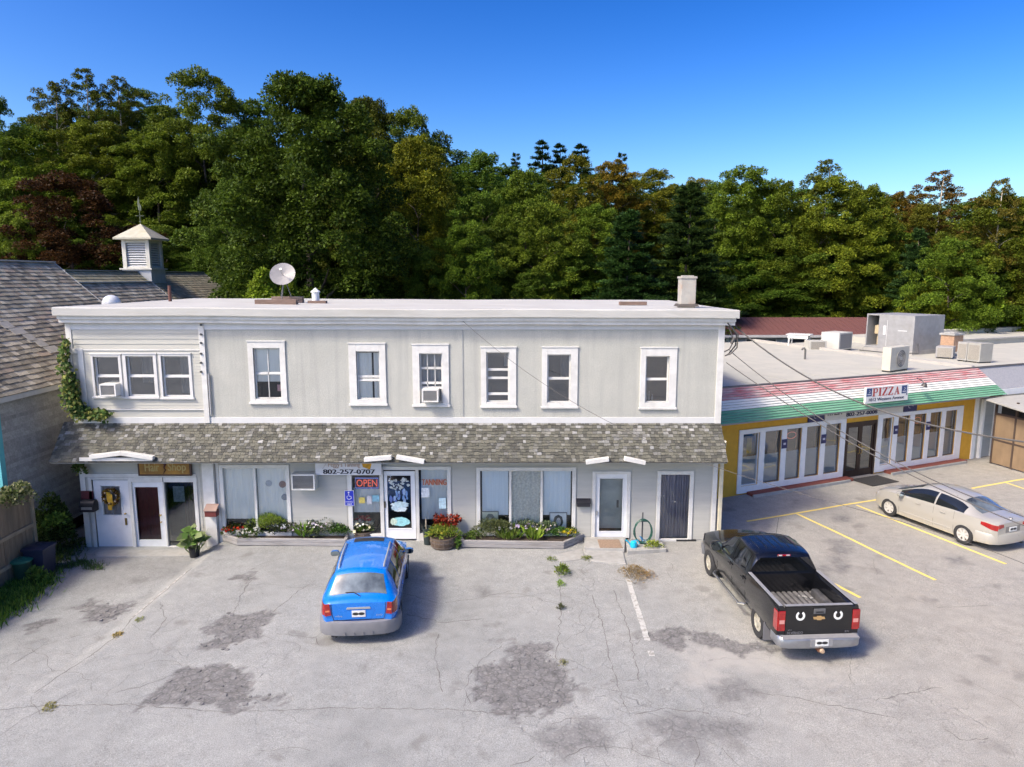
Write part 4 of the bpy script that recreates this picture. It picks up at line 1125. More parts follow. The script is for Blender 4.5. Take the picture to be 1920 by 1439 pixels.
def bloom_mesh(name, r, zc, n, size, cols, flat=0.35):
    """little flower heads: four petals each"""
    d = rand_dir(n); P = d * np.array([r[0], r[1], r[2]]) * nr.uniform(0.6, 1, (n, 1)); P[:, 2] = np.abs(P[:, 2]) * flat + zc
    out = []
    Pp = np.repeat(P, 5, 0); k = np.tile(np.arange(5), n); a = k * 1.2566 + np.repeat(nr.uniform(0, 6.28, n), 5)
    tilt = np.repeat(norm(np.array([0, -0.5, 0.8]) + nr.normal(size=(n, 3)) * 0.4), 5, 0)
    u = norm(np.cross(tilt, np.array([1.0, 0.1, 0.0]))); v = np.cross(tilt, u)
    D = u * np.cos(a)[:, None] + v * np.sin(a)[:, None] + tilt * 0.25
    c = np.repeat(pal(cols, n, 0.15), 5, 0)
    return leaf_mesh(name, Pp, D, tilt, np.repeat(nr.uniform(0.7, 1.2, n) * size, 5), c, 0.8)
GREENS = [(0.06, 0.12, 0.02), (0.09, 0.16, 0.03), (0.045, 0.09, 0.02), (0.12, 0.2, 0.04)]
LIME = [(0.18, 0.26, 0.03), (0.14, 0.22, 0.03), (0.22, 0.28, 0.06)]
DULL = [(0.11, 0.14, 0.06), (0.14, 0.15, 0.08), (0.08, 0.11, 0.05)]
def plant(name, label, cat, loc, parts, group=None):
    t = thing(name, label, cat, loc, 0, group)
    for nm, me in parts:
        o = bpy.data.objects.new(nm, me); COL.objects.link(o); o.parent = t
    return t

# ================================================================ SIGNS AND FITTINGS ON THE FRONT
# carved wooden sign over the left doors
r_ = px_rect(260, 864, 356, 891, -0.12)
t = thing('wooden_sign', 'dark framed amber wooden sign above the left pair of doors', 'sign', ((r_[0] + r_[1]) / 2, -0.1, r_[2]))
m_ = MB(); m_.box(r_[0], r_[1], -0.12, -0.05, r_[2], r_[3] + 0.1); m_.build('board', mat('amber board', (0.30, 0.15, 0.02), 0.55, 0.45, 2.5, dirt=(0.12, 0.05, 0.02), dirt_amt=0.6), t, bevel=0.02)
m_ = MB(); frame_box(m_, r_[0] - 0.03, r_[1] + 0.03, r_[2] - 0.03, r_[3] + 0.13, 0.05, -0.13, -0.04); m_.build('frame', mat('dark walnut', (0.05, 0.02, 0.012), 0.5), t, bevel=0.01)
W = r_[1] - r_[0]; Hh = r_[3] - r_[2]
m_ = MB(); letters(m_, 'Hair', r_[0] + W * 0.12, r_[0] + W * 0.40, r_[2] + Hh * 0.25, r_[2] + Hh * 0.85, -0.124, bold=0.006); m_.build('lettering', mat('pale gold', (0.36, 0.28, 0.10), 0.5), t)
m_ = MB(); letters(m_, 'Shop', r_[0] + W * 0.57, r_[0] + W * 0.92, r_[2] + Hh * 0.12, r_[2] + Hh * 0.85, -0.124, bold=0.006); m_.build('lettering', mat('pale gold', (0.5, 0.42, 0.2), 0.5), t)
m_ = MB(); cx = r_[0] + W * 0.49
m_.tube([(cx - 0.04, -0.128, r_[2] + Hh * 0.98), (cx + 0.05, -0.128, r_[2] + Hh * 0.72), (cx + 0.01, -0.128, r_[2] + Hh * 0.5), (cx + 0.05, -0.128, r_[2] + Hh * 0.36), (cx - 0.02, -0.128, r_[2] + Hh * 0.1)], [0.05, 0.04, 0.02, 0.02, 0.008], 6); m_.build('scroll_ornament', mat('dark red figure', (0.06, 0.015, 0.012), 0.6), t)
# phone banner
r_ = px_rect(591, 866, 715, 891, -0.2)
t = thing('banner_sign', 'white banner with a phone number above the tanning shop', 'sign', ((r_[0] + r_[1]) / 2, -0.2, r_[2]))
MB().box(r_[0], r_[1], -0.2, -0.17, r_[2], r_[3] + 0.28).build('panel', mat('banner white', (0.62, 0.62, 0.63), 0.6, 0.06, 4), t)
W = r_[1] - r_[0]; Hh = r_[3] - r_[2]
m_ = MB(); letters(m_, '802-257-0707', r_[0] + W * 0.12, r_[0] + W * 0.90, r_[2] + Hh * 0.08, r_[2] + Hh * 0.42, -0.204, bold=0.012); m_.build('lettering', mat('ink black', (0.015, 0.015, 0.02), 0.6), t)
m_ = MB(); letters(m_, "Peggy's Tanning", r_[0] + W * 0.20, r_[0] + W * 0.68, r_[2] + Hh * 0.50, r_[2] + Hh * 0.98, -0.204, bold=0.004); m_.build('lettering', mat('faded brown ink', (0.36, 0.25, 0.18), 0.7), t)
m_ = MB(); m_.add([(r_[0] + W * 0.70, -0.2045, r_[2] + Hh * 1.1), (r_[0] + W * 0.72, -0.2045, r_[2] + Hh * 0.6), (r_[0] + W * 0.83, -0.2045, r_[2] + Hh * 0.4), (r_[0] + W * 0.87, -0.2045, r_[2] + Hh * 1.1)], [(0, 1, 2, 3)]); m_.build('sun_emblem', mat('ochre ink', (0.5, 0.26, 0.01), 0.6, 0.3, 12), t)
m_ = MB(); m_.bar((r_[0] + W * 0.11, -0.2045, r_[2] + Hh * 0.45), (r_[0] + W * 0.2, -0.2045, r_[2] + Hh * 1.1), 0.004, 0.018, up=(0, 1, 0)); m_.build('palm_stroke', MATS['ink black'], t)
# OPEN sign behind the glass
r_ = px_rect(665, 895, 711, 917, 0.06)
t = thing('open_sign', 'red lit OPEN sign in the shop window beside the painted door', 'sign', ((r_[0] + r_[1]) / 2, 0.06, r_[2]))
MB().box(r_[0], r_[1], 0.06, 0.1, r_[2], r_[3]).build('back_panel', mat('sign back', (0.06, 0.03, 0.05), 0.6), t)
m_ = MB(); W = r_[1] - r_[0]; Hh = r_[3] - r_[2]; letters(m_, 'OPEN', r_[0] + W * 0.08, r_[1] - W * 0.08, r_[2] + Hh * 0.2, r_[3] - Hh * 0.2, 0.05); m_.build('lettering', glow_mat('neon red', (1.0, 0.16, 0.09), 0.3), t)
m_ = MB(); m_.tube([(r_[0] + 0.03, 0.05, r_[2] + 0.03), (r_[1] - 0.03, 0.05, r_[2] + 0.03), (r_[1] - 0.03, 0.05, r_[3] - 0.03), (r_[0] + 0.03, 0.05, r_[3] - 0.03)], 0.012, 6, close=True); m_.build('border_tube', glow_mat('neon blue', (0.25, 0.35, 0.9), 0.25), t)
# accessible parking sign
r_ = px_rect(646, 920, 664, 949, -0.06)
t = thing('accessible_parking_sign', 'blue wheelchair parking sign on the wall beside the window', 'sign', ((r_[0] + r_[1]) / 2, -0.06, r_[2]))
MB().box(r_[0], r_[1], -0.062, -0.055, r_[2], r_[3]).build('border', mat('sign white', (0.7, 0.7, 0.72), 0.5), t, bevel=0.002)
MB().box(r_[0] + 0.015, r_[1] - 0.015, -0.066, -0.062, r_[2] + 0.015, r_[3] - 0.015).build('panel', mat('sign blue', (0.01, 0.03, 0.45), 0.4), t)
m_ = MB(); W = r_[1] - r_[0]; Hh = r_[3] - r_[2]; cx, cz = r_[0] + W * 0.5, r_[2] + Hh * 0.63
m_.cyl((cx - W * 0.05, -0.067, cz + Hh * 0.24), (cx - W * 0.05, -0.069, cz + Hh * 0.24), W * 0.09, n=12)
m_.tube([(cx - W * 0.05, -0.068, cz + Hh * 0.16), (cx - W * 0.02, -0.068, cz + Hh * 0.0), (cx + W * 0.18, -0.068, cz + Hh * 0.0), (cx + W * 0.24, -0.068, cz - Hh * 0.15)], 0.012, 5)
m_.tube([(cx + W * 0.22 * math.cos(a) - W * 0.02, -0.068, cz - Hh * 0.07 + W * 0.22 * math.sin(a)) for a in [R(130) + i * R(22) for i in range(11)]], 0.011, 5)
letters(m_, 'PARKING', r_[0] + W * 0.12, r_[1] - W * 0.12, r_[2] + Hh * 0.22, r_[2] + Hh * 0.32, -0.067); letters(m_, 'ONLY', r_[0] + W * 0.25, r_[1] - W * 0.25, r_[2] + Hh * 0.07, r_[2] + Hh * 0.17, -0.067, bold=0.003)
m_.build('symbol', MATS['sign white'], t)
# mailboxes
def mailbox(label, rect, y0, y1, col, kind='round', lidcol=None):
    x0, x1, z0, z1 = px_rect(*rect, y0)
    t = thing('mailbox', label, 'mailbox', ((x0 + x1) / 2, y1, z0)); c_ = mat('mailbox %s' % str(col), col, 0.45)
    if kind == 'round':
        ym = (y0 + y1) / 2; prof = [(ym + (y1 - y0) / 2 * math.cos(a), z0 + (z1 - z0) * 0.5 + (z1 - z0) * 0.5 * math.sin(a)) for a in [i * math.pi / 8 for i in range(9)]]
        poly = [(x0, y1, z0)] + [(x0, y, z) for y, z in prof] + [(x0, y0, z0)]
        m_ = MB(); m_.prism(poly, (x1 - x0, 0, 0)); m_.build('body', c_, t, True, 40)
        m_ = MB(); m_.box(x0 - 0.012, x0, y0, y1, z0, z0 + (z1 - z0) * 0.55); m_.build('door', c_, t); m_ = MB(); m_.box(x0 + 0.05, x1 - 0.05, y0 - 0.012, y0, z0 + 0.08, z0 + 0.16); m_.build('name_plate', metal_m, t)
    else:
        m_ = MB(); m_.box(x0, x1, y0, y1, z0, z0 + (z1 - z0) * 0.6); m_.build('body', c_, t, bevel=0.01)
        m_ = MB(); m_.add([(x0 - 0.015, y0 - 0.03, z0 + (z1 - z0) * 0.58), (x1 + 0.015, y0 - 0.03, z0 + (z1 - z0) * 0.58), (x1 + 0.015, y1, z1), (x0 - 0.015, y1, z1), (x0 - 0.015, y0 - 0.03, z0 + (z1 - z0) * 0.66), (x1 + 0.015, y0 - 0.03, z0 + (z1 - z0) * 0.66), (x1 + 0.015, y1, z1 + 0.03), (x0 - 0.015, y1, z1 + 0.03)],
                          [(0, 3, 2, 1), (4, 5, 6, 7), (0, 1, 5, 4), (1, 2, 6, 5), (2, 3, 7, 6), (3, 0, 4, 7)]); m_.build('lid', mat('lid %s' % str(lidcol or col), lidcol or col, 0.5), t)
    return t
mailbox('black rounded mailbox on the corner post under the red band', (149, 939, 175, 961), -0.3, -0.04, (0.02, 0.02, 0.022))
mailbox('brown wooden mailbox on the white pillar', (383, 951, 405, 970), -0.36, -0.145, (0.14, 0.03, 0.025), 'flat', (0.3, 0.2, 0.16))
mailbox('small black mailbox left of the full-glass door', (1082, 939, 1107, 951), -0.15, -0.02, (0.02, 0.02, 0.025), 'flat')
# wreath
x_, z_ = FY(209, 931, -0.03)
t = thing('wreath', 'autumn wreath with a yellow ribbon on the white door', 'wreath', (x_, -0.04, z_))
n = 420; a = nr.uniform(0, 6.28, n); rr = 0.2 + nr.normal(0, 0.022, n); P = np.stack([np.cos(a) * rr, nr.normal(0, 0.02, n) - 0.02, np.sin(a) * rr], 1); D = np.stack([np.cos(a) - np.sin(a), -0.5 + nr.normal(0, 0.5, n), np.sin(a) + np.cos(a)], 1)
mesh_obj('twigs', leaf_mesh('twigs', P, D, rand_dir(n), 0.09, pal([(0.10, 0.04, 0.015), (0.06, 0.025, 0.012), (0.2, 0.09, 0.02), (0.3, 0.18, 0.04)], n), 0.5), None, t, True)
m_ = MB()
for i in range(6):
    aa = i * 1.047 + 0.3; m_.lathe([(0, -0.03), (0.035, 0), (0, 0.03)], 8, Matrix.Translation((0.2 * math.cos(aa), -0.07, 0.2 * math.sin(aa))))
m_.build('bell_ornament', mat('cream bells', (0.6, 0.5, 0.35), 0.5), t, True, 80, local=True)
m_ = MB(); m_.add([(-0.12, -0.05, 0.15), (0.0, -0.055, 0.15), (0.03, -0.06, -0.42), (-0.1, -0.055, -0.42)], [(0, 1, 2, 3)]); m_.add([(-0.03, -0.058, 0.1), (0.06, -0.058, 0.08), (0.07, -0.062, -0.3), (-0.02, -0.06, -0.3)], [(0, 1, 2, 3)]); m_.build('ribbon', mat('gold ribbon', (0.55, 0.33, 0.03), 0.5, 0.25, 10), t, local=True)

# ---- planters and their flowers
timber = mat('grey planter timber', (0.30, 0.29, 0.28), 0.9, 0.2, 4, 0.3, 50, stretch=(0.4, 3, 3), dirt=(0.18, 0.16, 0.13), dirt_amt=0.5)
soil_m = mat('soil', (0.05, 0.035, 0.025), 0.95, 0.3, 20, 0.6, 60)
def planter(label, front, left_back, right_back, z1=0.24):
    a, b = (Vector((*G(*p, 0.0), 0)) for p in front)
    t = thing('timber_planter', label, 'planter', ((a.x + b.x) / 2, a.y, 0))
    lb, rb = Vector((left_back, -0.03, 0)), Vector((right_back, -0.03, 0))
    for p, q in ((a, b), (lb, a), (b, rb)):
        for k in range(2):
            m_ = MB(); o_ = Vector((0, 0, 0.02 + 0.11 * k + 0.055)); m_.bar(p + o_, q + o_ + (q - p).normalized() * 0.02, 0.09, 0.104); m_.build('timber', timber, t, bevel=0.01)
    m_ = MB(); m_.add([tuple(lb + Vector((0, 0, 0.17))), tuple(a + Vector((0, 0.03, 0.17))), tuple(b + Vector((0, 0.03, 0.17))), tuple(rb + Vector((0, 0, 0.17)))], [(0, 1, 2, 3)]); m_.build('soil', soil_m, t)
    return a, b
pa, pb = planter('long grey timber planter under the left shop window', ((447, 1023), (648, 1025)), FY(420, 1003)[0], FY(652, 1003)[0])
pc, pd = planter('grey timber planter under the three-part shop window', ((868, 1027), (1056, 1030)), FY(862, 1003)[0], FY(1092, 1003)[0])
def bed(px, py, kind, w_, h_, cols, label, cat='plant', bl=None, bcols=None, n=260, size=0.07, asp=0.5):
    """a plant in the bed: px,py its middle in the photo at the height of the planter rim"""
    x, y = G(px, py, 0.2); y = min(-0.06, y) if y > -0.06 else y
    y = max(y, -0.42)
    ww = w_ / 38.0; h_ *= 1.25; n = int(n * 2.0)
    parts = []
    if kind == 'mound': parts.append(('foliage', bush_mesh('foliage', (ww * 0.62, min(ww * 0.5, 0.3), h_), n, size, cols, asp)))
    elif kind == 'spike': parts.append(('foliage', spike_mesh('foliage', ww * 0.36, h_ * 0.8, int(n * 0.4), h_ * 0.8, cols, 0.1 if asp == 0.5 else asp * 0.8, 0.6)))
    if bl: parts.append(('blossoms', bloom_mesh('blossoms', (ww * 0.55, min(ww * 0.4, 0.28), h_ * 0.5), h_ * 0.55, bl, 0.05, bcols)))
    return plant('bedding_plant', label, cat, (x, y, 0.17), parts)
W_ = [(0.7, 0.68, 0.6), (0.75, 0.74, 0.7)]
bed(441, 1002, 'mound', 26, 0.35, GREENS, 'red flowering plant at the left end of the long planter', bl=45, bcols=[(0.4, 0.01, 0.02), (0.28, 0.01, 0.03)], n=150)
bed(466, 1006, 'mound', 28, 0.3, GREENS, 'green plant with cream blooms beside the red flowers', bl=22, bcols=W_, n=220)
bed(502, 1004, 'mound', 46, 0.62, LIME, 'tall lime green ferny plant in the long planter', n=900, size=0.09, asp=0.18)
bed(530, 1004, 'mound', 28, 0.48, [(0.05, 0.08, 0.03), (0.06, 0.07, 0.05)], 'dark leaved plant with tiny pale flowers beside the ferny plant', bl=26, bcols=[(0.45, 0.47, 0.5)], n=380)
bed(553, 1005, 'mound', 30, 0.4, DULL, 'plant with lilac flowers in the middle of the long planter', bl=30, bcols=[(0.4, 0.34, 0.5), (0.5, 0.46, 0.55)], n=260)
bed(572, 1005, 'spike', 22, 0.55, LIME, 'upright lime green plant in the long planter', n=60, asp=0.2)
bed(592, 1004, 'mound', 30, 0.5, DULL, 'grey green plant with pale mauve flowers in the long planter', bl=24, bcols=[(0.5, 0.42, 0.5), (0.6, 0.56, 0.58)], n=420)
bed(617, 1004, 'mound', 34, 0.52, [(0.10, 0.14, 0.05), (0.08, 0.12, 0.04)], 'feathery olive green plant in the long planter', n=620, asp=0.2)
bed(640, 1006, 'mound', 26, 0.36, GREENS, 'low green plant at the right end of the long planter', n=300)
bed(925, 1006, 'mound', 44, 0.5, [(0.22, 0.25, 0.10), (0.17, 0.2, 0.08)], 'round pale green grassy clump under the first portrait', n=1000, size=0.10, asp=0.15)
bed(955, 1008, 'spike', 30, 0.34, LIME, 'low bright green hosta clump beside the pale clump', n=110, asp=0.3)
bed(945, 1000, 'mound', 26, 0.42, GREENS, 'plant with small white flowers behind the hosta clump', bl=16, bcols=W_, n=200)
bed(985, 1004, 'mound', 36, 0.45, DULL, 'mauve flowered plant in the middle of the right planter', bl=26, bcols=[(0.42, 0.36, 0.5)], n=300)
bed(1000, 1009, 'spike', 22, 0.42, LIME, 'upright yellow green plant in the right planter', n=100, asp=0.25)
bed(1020, 1004, 'mound', 32, 0.45, DULL, 'plant with pale pink blooms under the second portrait', bl=14, bcols=[(0.65, 0.5, 0.45), (0.7, 0.66, 0.6)], n=300)
bed(1048, 1008, 'mound', 28, 0.28, GREENS, 'low green plant beside the yellow flowers', bl=8, bcols=W_, n=220)
bed(1066, 1008, 'mound', 22, 0.3, GREENS, 'yellow flowers at the right end of the planter', bl=40, bcols=[(0.7, 0.45, 0.02), (0.6, 0.35, 0.02)], n=90)
bed(890, 1008, 'mound', 24, 0.2, GREENS, 'low green leaves at the left end of the right planter', n=160)
# portraits leaning in the window
for px0, py0, px1, py1, lab, bgc, inkc in ((903, 959, 935, 1000, 'pale framed pencil portrait leaning in the three-part window', (0.8, 0.79, 0.6), (0.3, 0.3, 0.25)), (1030, 961, 1063, 1000, 'black and white framed portrait leaning in the three-part window', (0.82, 0.84, 0.82), (0.06, 0.07, 0.07))):
    r_ = px_rect(px0, py0, px1, py1, 0.07); W = r_[1] - r_[0]; Hh = r_[3] - r_[2]; cx = (r_[0] + r_[1]) / 2
    t = thing('framed_portrait', lab, 'picture', (cx, 0.07, r_[2]))
    m_ = MB(); frame_box(m_, r_[0], r_[1], r_[2], r_[3], 0.025, 0.06, 0.085); m_.build('frame', mat('portrait frame %d' % px0, tuple(c * 0.3 for c in bgc), 0.5), t)
    MB().box(r_[0] + 0.02, r_[1] - 0.02, 0.07, 0.08, r_[2] + 0.02, r_[3] - 0.02).build('paper', mat('paper %d' % px0, bgc, 0.7, 0.06, 4), t)
    m_ = MB(); blob(m_, cx, r_[2] + Hh * 0.58, W * 0.28, Hh * 0.30, 0.068, 24, 0.08, inkc); blob(m_, cx + W * 0.02, r_[2] + Hh * 0.55, W * 0.13, Hh * 0.19, 0.066, 20, 0.05, tuple(min(0.6, c * 0.95) for c in bgc)); blob(m_, cx, r_[2] + Hh * 0.18, W * 0.3, Hh * 0.13, 0.067, 18, 0.1, tuple(c * 1.8 + 0.1 for c in inkc))
    blob(m_, cx - W * 0.04, r_[2] + Hh * 0.60, W * 0.025, Hh * 0.012, 0.0645, 8, 0.1, inkc); blob(m_, cx + W * 0.08, r_[2] + Hh * 0.60, W * 0.025, Hh * 0.012, 0.0645, 8, 0.1, inkc); blob(m_, cx + W * 0.02, r_[2] + Hh * 0.45, W * 0.04, Hh * 0.012, 0.0645, 8, 0.1, inkc)
    m_.build('drawing', vcol_mat('pencil', 0.8, 30, 0.3), t)
# barrel planters
def barrel(px, py, r, h, label, parts, z0=0.0):
    x, y = G(px, py, 0); t = thing('barrel_planter', label, 'planter', (x, y, 0))
    wood = mat('barrel staves', (0.13, 0.09, 0.06), 0.85, 0.3, 3, 0.3, 60, stretch=(4, 4, 0.5), dirt=(0.3, 0.28, 0.25), dirt_amt=0.4)
    N = 18
    for k in range(N):
        a0, a1 = 2 * math.pi * k / N, 2 * math.pi * (k + 0.94) / N
        m_ = MB(); vs = []
        for z, rr in ((0, r * 0.86), (h * 0.5, r), (h, r * 0.97)):
            for rad in (rr, rr - 0.03):
                vs += [(rad * math.cos(a0), rad * math.sin(a0), z), (rad * math.cos(a1), rad * math.sin(a1), z)]
        m_.add(vs, [(0, 1, 5, 4), (4, 5, 9, 8), (3, 2, 6, 7), (7, 6, 10, 11), (8, 9, 11, 10), (0, 4, 6, 2), (4, 8, 10, 6), (1, 3, 7, 5), (5, 7, 11, 9)]); m_.build('stave', wood, t, local=True)
    for z, rr in ((h * 0.18, r * 0.94), (h * 0.62, r * 1.005), (h * 0.92, r * 0.985)):
        m_ = MB(); m_.lathe([(rr, z - 0.02), (rr + 0.006, z - 0.02), (rr + 0.006, z + 0.02), (rr, z + 0.02)], 28); m_.build('hoop', mat('rusty hoop', (0.16, 0.13, 0.11), 0.6, 0.3, 20, metal=0.5), t, True, local=True)
    m_ = MB(); m_.lathe([(0, h * 0.85), (r * 0.94, h * 0.85)], 24); m_.build('soil', soil_m, t, local=True)
    for nm, me in parts:
        o = bpy.data.objects.new(nm, me); COL.objects.link(o); o.parent = t; o.location = (0, 0, h * 0.85)
    return t
barrel(832, 1024, 0.42, 0.34, 'half barrel of lime foliage and red leaves by the entrance', [
    ('foliage', bush_mesh('foliage', (0.5, 0.45, 0.42), 900, 0.12, LIME + [(0.3, 0.27, 0.04)], 0.25)), ('trailing_leaves', leaf_mesh('trail', *(lambda n: (np.stack([0.38 + nr.uniform(0, 0.14, n), nr.uniform(-0.3, 0.1, n), nr.uniform(-0.28, 0.1, n)], 1), rand_dir(n) + np.array([0.3, -0.2, -0.4]), rand_dir(n)))(180), 0.09, pal(GREENS, 180))),
    ('red_leaves', leaf_mesh('red', *(lambda n: (np.stack([nr.uniform(-0.3, 0.5, n), nr.uniform(0.0, 0.35, n), nr.uniform(0.35, 0.62, n)], 1), rand_dir(n), rand_dir(n)))(300), 0.11, pal([(0.16, 0.008, 0.015), (0.1, 0.01, 0.015), (0.24, 0.015, 0.02)], 300)))])
barrel(683, 1009, 0.36, 0.28, 'half barrel of cream flowers behind the blue car', [
    ('foliage', bush_mesh('foliage', (0.46, 0.36, 0.3), 420, 0.1, GREENS, 0.5)), ('blossoms', bloom_mesh('blossoms', (0.52, 0.42, 0.4), 0.1, 70, 0.062, [(0.72, 0.66, 0.45), (0.75, 0.72, 0.62)], 0.8)),
    ('red_blossoms', bloom_mesh('red_blossoms', (0.28, 0.15, 0.25), 0.34, 40, 0.05, [(0.35, 0.005, 0.01)], 0.8))])
x, y = G(868, 1008, 0); plant('red_flower_pot', 'small pot of dark red flowers right of the half barrel', 'flower pot', (x, y + 0.05, 0.0), [('foliage', bush_mesh('foliage', (0.16, 0.16, 0.5), 120, 0.08, GREENS)), ('blossoms', bloom_mesh('blossoms', (0.17, 0.15, 0.4), 0.3, 70, 0.05, [(0.3, 0.005, 0.015), (0.22, 0.01, 0.02)], 1.0))])
x, y = G(803, 1020, 0); t = thing('plant_tub', 'tall dark plastic tub standing left of the half barrel', 'tub', (x, y, 0)); m_ = MB(); m_.lathe([(0, 0), (0.13, 0), (0.165, 0.5), (0.18, 0.5), (0.18, 0.53), (0.15, 0.53), (0.14, 0.3), (0, 0.3)], 20); m_.build('tub', mat('dark green plastic', (0.02, 0.03, 0.03), 0.5), t, True, local=True)
m_ = MB(); m_.tube([(-0.05, 0, 0.3), (-0.06, 0, 0.8)], 0.02, 6); m_.build('handle', mat('pale stick', (0.4, 0.34, 0.25), 0.7), t, local=True)
# hosta by the left doors
x, y = G(365, 1043, -0.18); t = plant('hosta_plant', 'big-leaved green plant in a dark pot by the left doors', 'plant', (x, y, -0.2), [('leaves', leaf_mesh('leaves', *(lambda n: (np.stack([nr.normal(0, 0.1, n), nr.normal(0, 0.1, n), nr.uniform(0.25, 0.6, n)], 1), np.stack([nr.normal(0, 0.8, n), -0.3 + nr.normal(0, 0.6, n), nr.uniform(-0.6, 0.3, n)], 1), np.array([0, -0.4, 1.0]) + nr.normal(size=(n, 3)) * 0.3))(26), 0.42, pal([(0.07, 0.17, 0.04), (0.1, 0.22, 0.05), (0.2, 0.28, 0.12)], 26), 0.75)), ('grass_blades', spike_mesh('blades', 0.1, 0.9, 60, 0.75, [(0.1, 0.16, 0.05), (0.16, 0.2, 0.1)], 0.05, 0.5))])
m_ = MB(); m_.lathe([(0, 0), (0.13, 0), (0.17, 0.3), (0.15, 0.3), (0, 0.26)], 18); m_.build('pot', black_m, t, True, local=True); t.children[1].location.z = 0.3
# hose on its stand, watering can
x, y = G(1205, 1020, 0.12)
t = thing('garden_hose', 'coiled green garden hose on a short stand by the wall', 'hose', (x, y + 0.1, 0.12))
m_ = MB()
for k in range(7):
    rx, rz = 0.25 + 0.012 * (k % 4), 0.36 + 0.012 * (k % 3); m_.tube([(rx * math.cos(a) + rng.uniform(-0.008, 0.008), -0.03 - 0.022 * k + 0.01 * math.sin(3 * a + k), 0.40 + rz * math.sin(a)) for a in [i * 2 * math.pi / 22 for i in range(22)]], 0.011, 6, close=True)
m_.build('coil', mat('hose green', (0.02, 0.08, 0.06), 0.4), t, True, local=True)
m_ = MB(); m_.box(-0.02, 0.02, 0.0, 0.03, 0, 0.95); m_.box(-0.12, 0.12, -0.12, 0.0, 0.70, 0.73); m_.build('stand', mat('iron stand', (0.08, 0.08, 0.085), 0.6), t, local=True)
m_ = MB(); m_.tube([(0.1, -0.12, 0.06), (0.2, -0.16, 0.02), (0.28, -0.1, 0.015), (0.15, -0.05, 0.02), (-0.1, -0.1, 0.25), (0.0, -0.15, 0.1)], 0.012, 6); m_.build('hose_end', mat('hose blue', (0.03, 0.2, 0.4), 0.4), t, True, local=True)
x, y = G(1188, 1026, 0.12); t = thing('watering_can', 'bright cyan watering can beside the coiled hose', 'watering can', (x, y, 0.12)); cy = mat('cyan plastic', (0.01, 0.42, 0.62), 0.35)
m_ = MB(); m_.lathe([(0, 0), (0.10, 0), (0.11, 0.02), (0.095, 0.16), (0.06, 0.19), (0, 0.19)], 18); m_.build('body', cy, t, True, local=True)
m_ = MB(); m_.tube([(-0.07, -0.0, 0.05), (-0.2, -0.02, 0.2), (-0.24, -0.02, 0.22)], [0.03, 0.018, 0.03], 8); m_.build('spout', cy, t, True, local=True)
m_ = MB(); m_.tube([(0.09, 0, 0.05), (0.17, 0, 0.12), (0.12, 0, 0.22), (0.02, 0, 0.2)], 0.013, 7); m_.build('handle', cy, t, True, local=True)
x, y = G(1226, 1026, 0.12); plant('kerb_plant', 'low bright green plant growing on the kerb by the hose', 'plant', (x, y, 0.1), [('foliage', bush_mesh('foliage', (0.28, 0.2, 0.2), 260, 0.08, LIME, 0.4))])
# foundation vent under the right window
r_ = px_rect(1268, 1012, 1305, 1021, -0.05); tag(MB().box(r_[0], r_[1], -0.06, -0.02, -0.05, r_[3]).build('foundation_grate', black_m), 'black foundation grate under the curtained window', 'grate')

# weeds in the lot
def weed(px, py, w_, h_, cols, label, n, size=0.1, asp=0.25, kind='weed_tuft'):
    x, y = G(px, py); z = gz(x, y)
    plant(kind, label, 'weed', (x, y, z - 0.01), [('blades', bush_mesh('blades', (w_, w_ * 1.25, h_), n, size, cols, asp))])
weed(1053, 1078, 0.22, 0.3, LIME + GREENS, 'green weed tuft in the asphalt crack before the planter', 320)
weed(1184, 1078, 0.5, 0.14, [(0.36, 0.24, 0.10), (0.42, 0.3, 0.15), (0.25, 0.17, 0.06)], 'dry orange brown weed patch at the end of the white line', 900, 0.09, 0.12)
weed(1214, 1082, 0.25, 0.12, [(0.34, 0.24, 0.1), (0.3, 0.25, 0.1)], 'small dry weed beside the orange brown patch', 240, 0.08, 0.12)
weed(1100, 1050, 0.14, 0.1, [(0.2, 0.2, 0.06), (0.14, 0.15, 0.04)], 'small olive weed between the concrete slabs', 140, 0.07)
weed(1034, 1050, 0.16, 0.06, LIME, 'flat green weed at the planter corner', 120, 0.06)
weed(1051, 1098, 0.1, 0.14, LIME, 'thin weed just below the green tuft', 90, 0.08)
weed(1052, 1142, 0.09, 0.1, DULL, 'sparse weed further down the crack', 80, 0.08)
weed(440 * 0.5, 1192, 0.12, 0.08, [(0.3, 0.26, 0.07)], 'yellowed weed at the bend of the driveway seam', 110, 0.07)
weed(262, 1163, 0.1, 0.06, [(0.2, 0.22, 0.06)], 'faint weed along the driveway seam', 80, 0.06)
weed(90, 1328, 0.16, 0.04, [(0.25, 0.24, 0.08)], 'flat yellow weed at the lower left of the lot', 130, 0.06)
weed(1057, 1245, 0.1, 0.07, [(0.25, 0.25, 0.1)], 'small weed on the round broken patch', 70, 0.06)

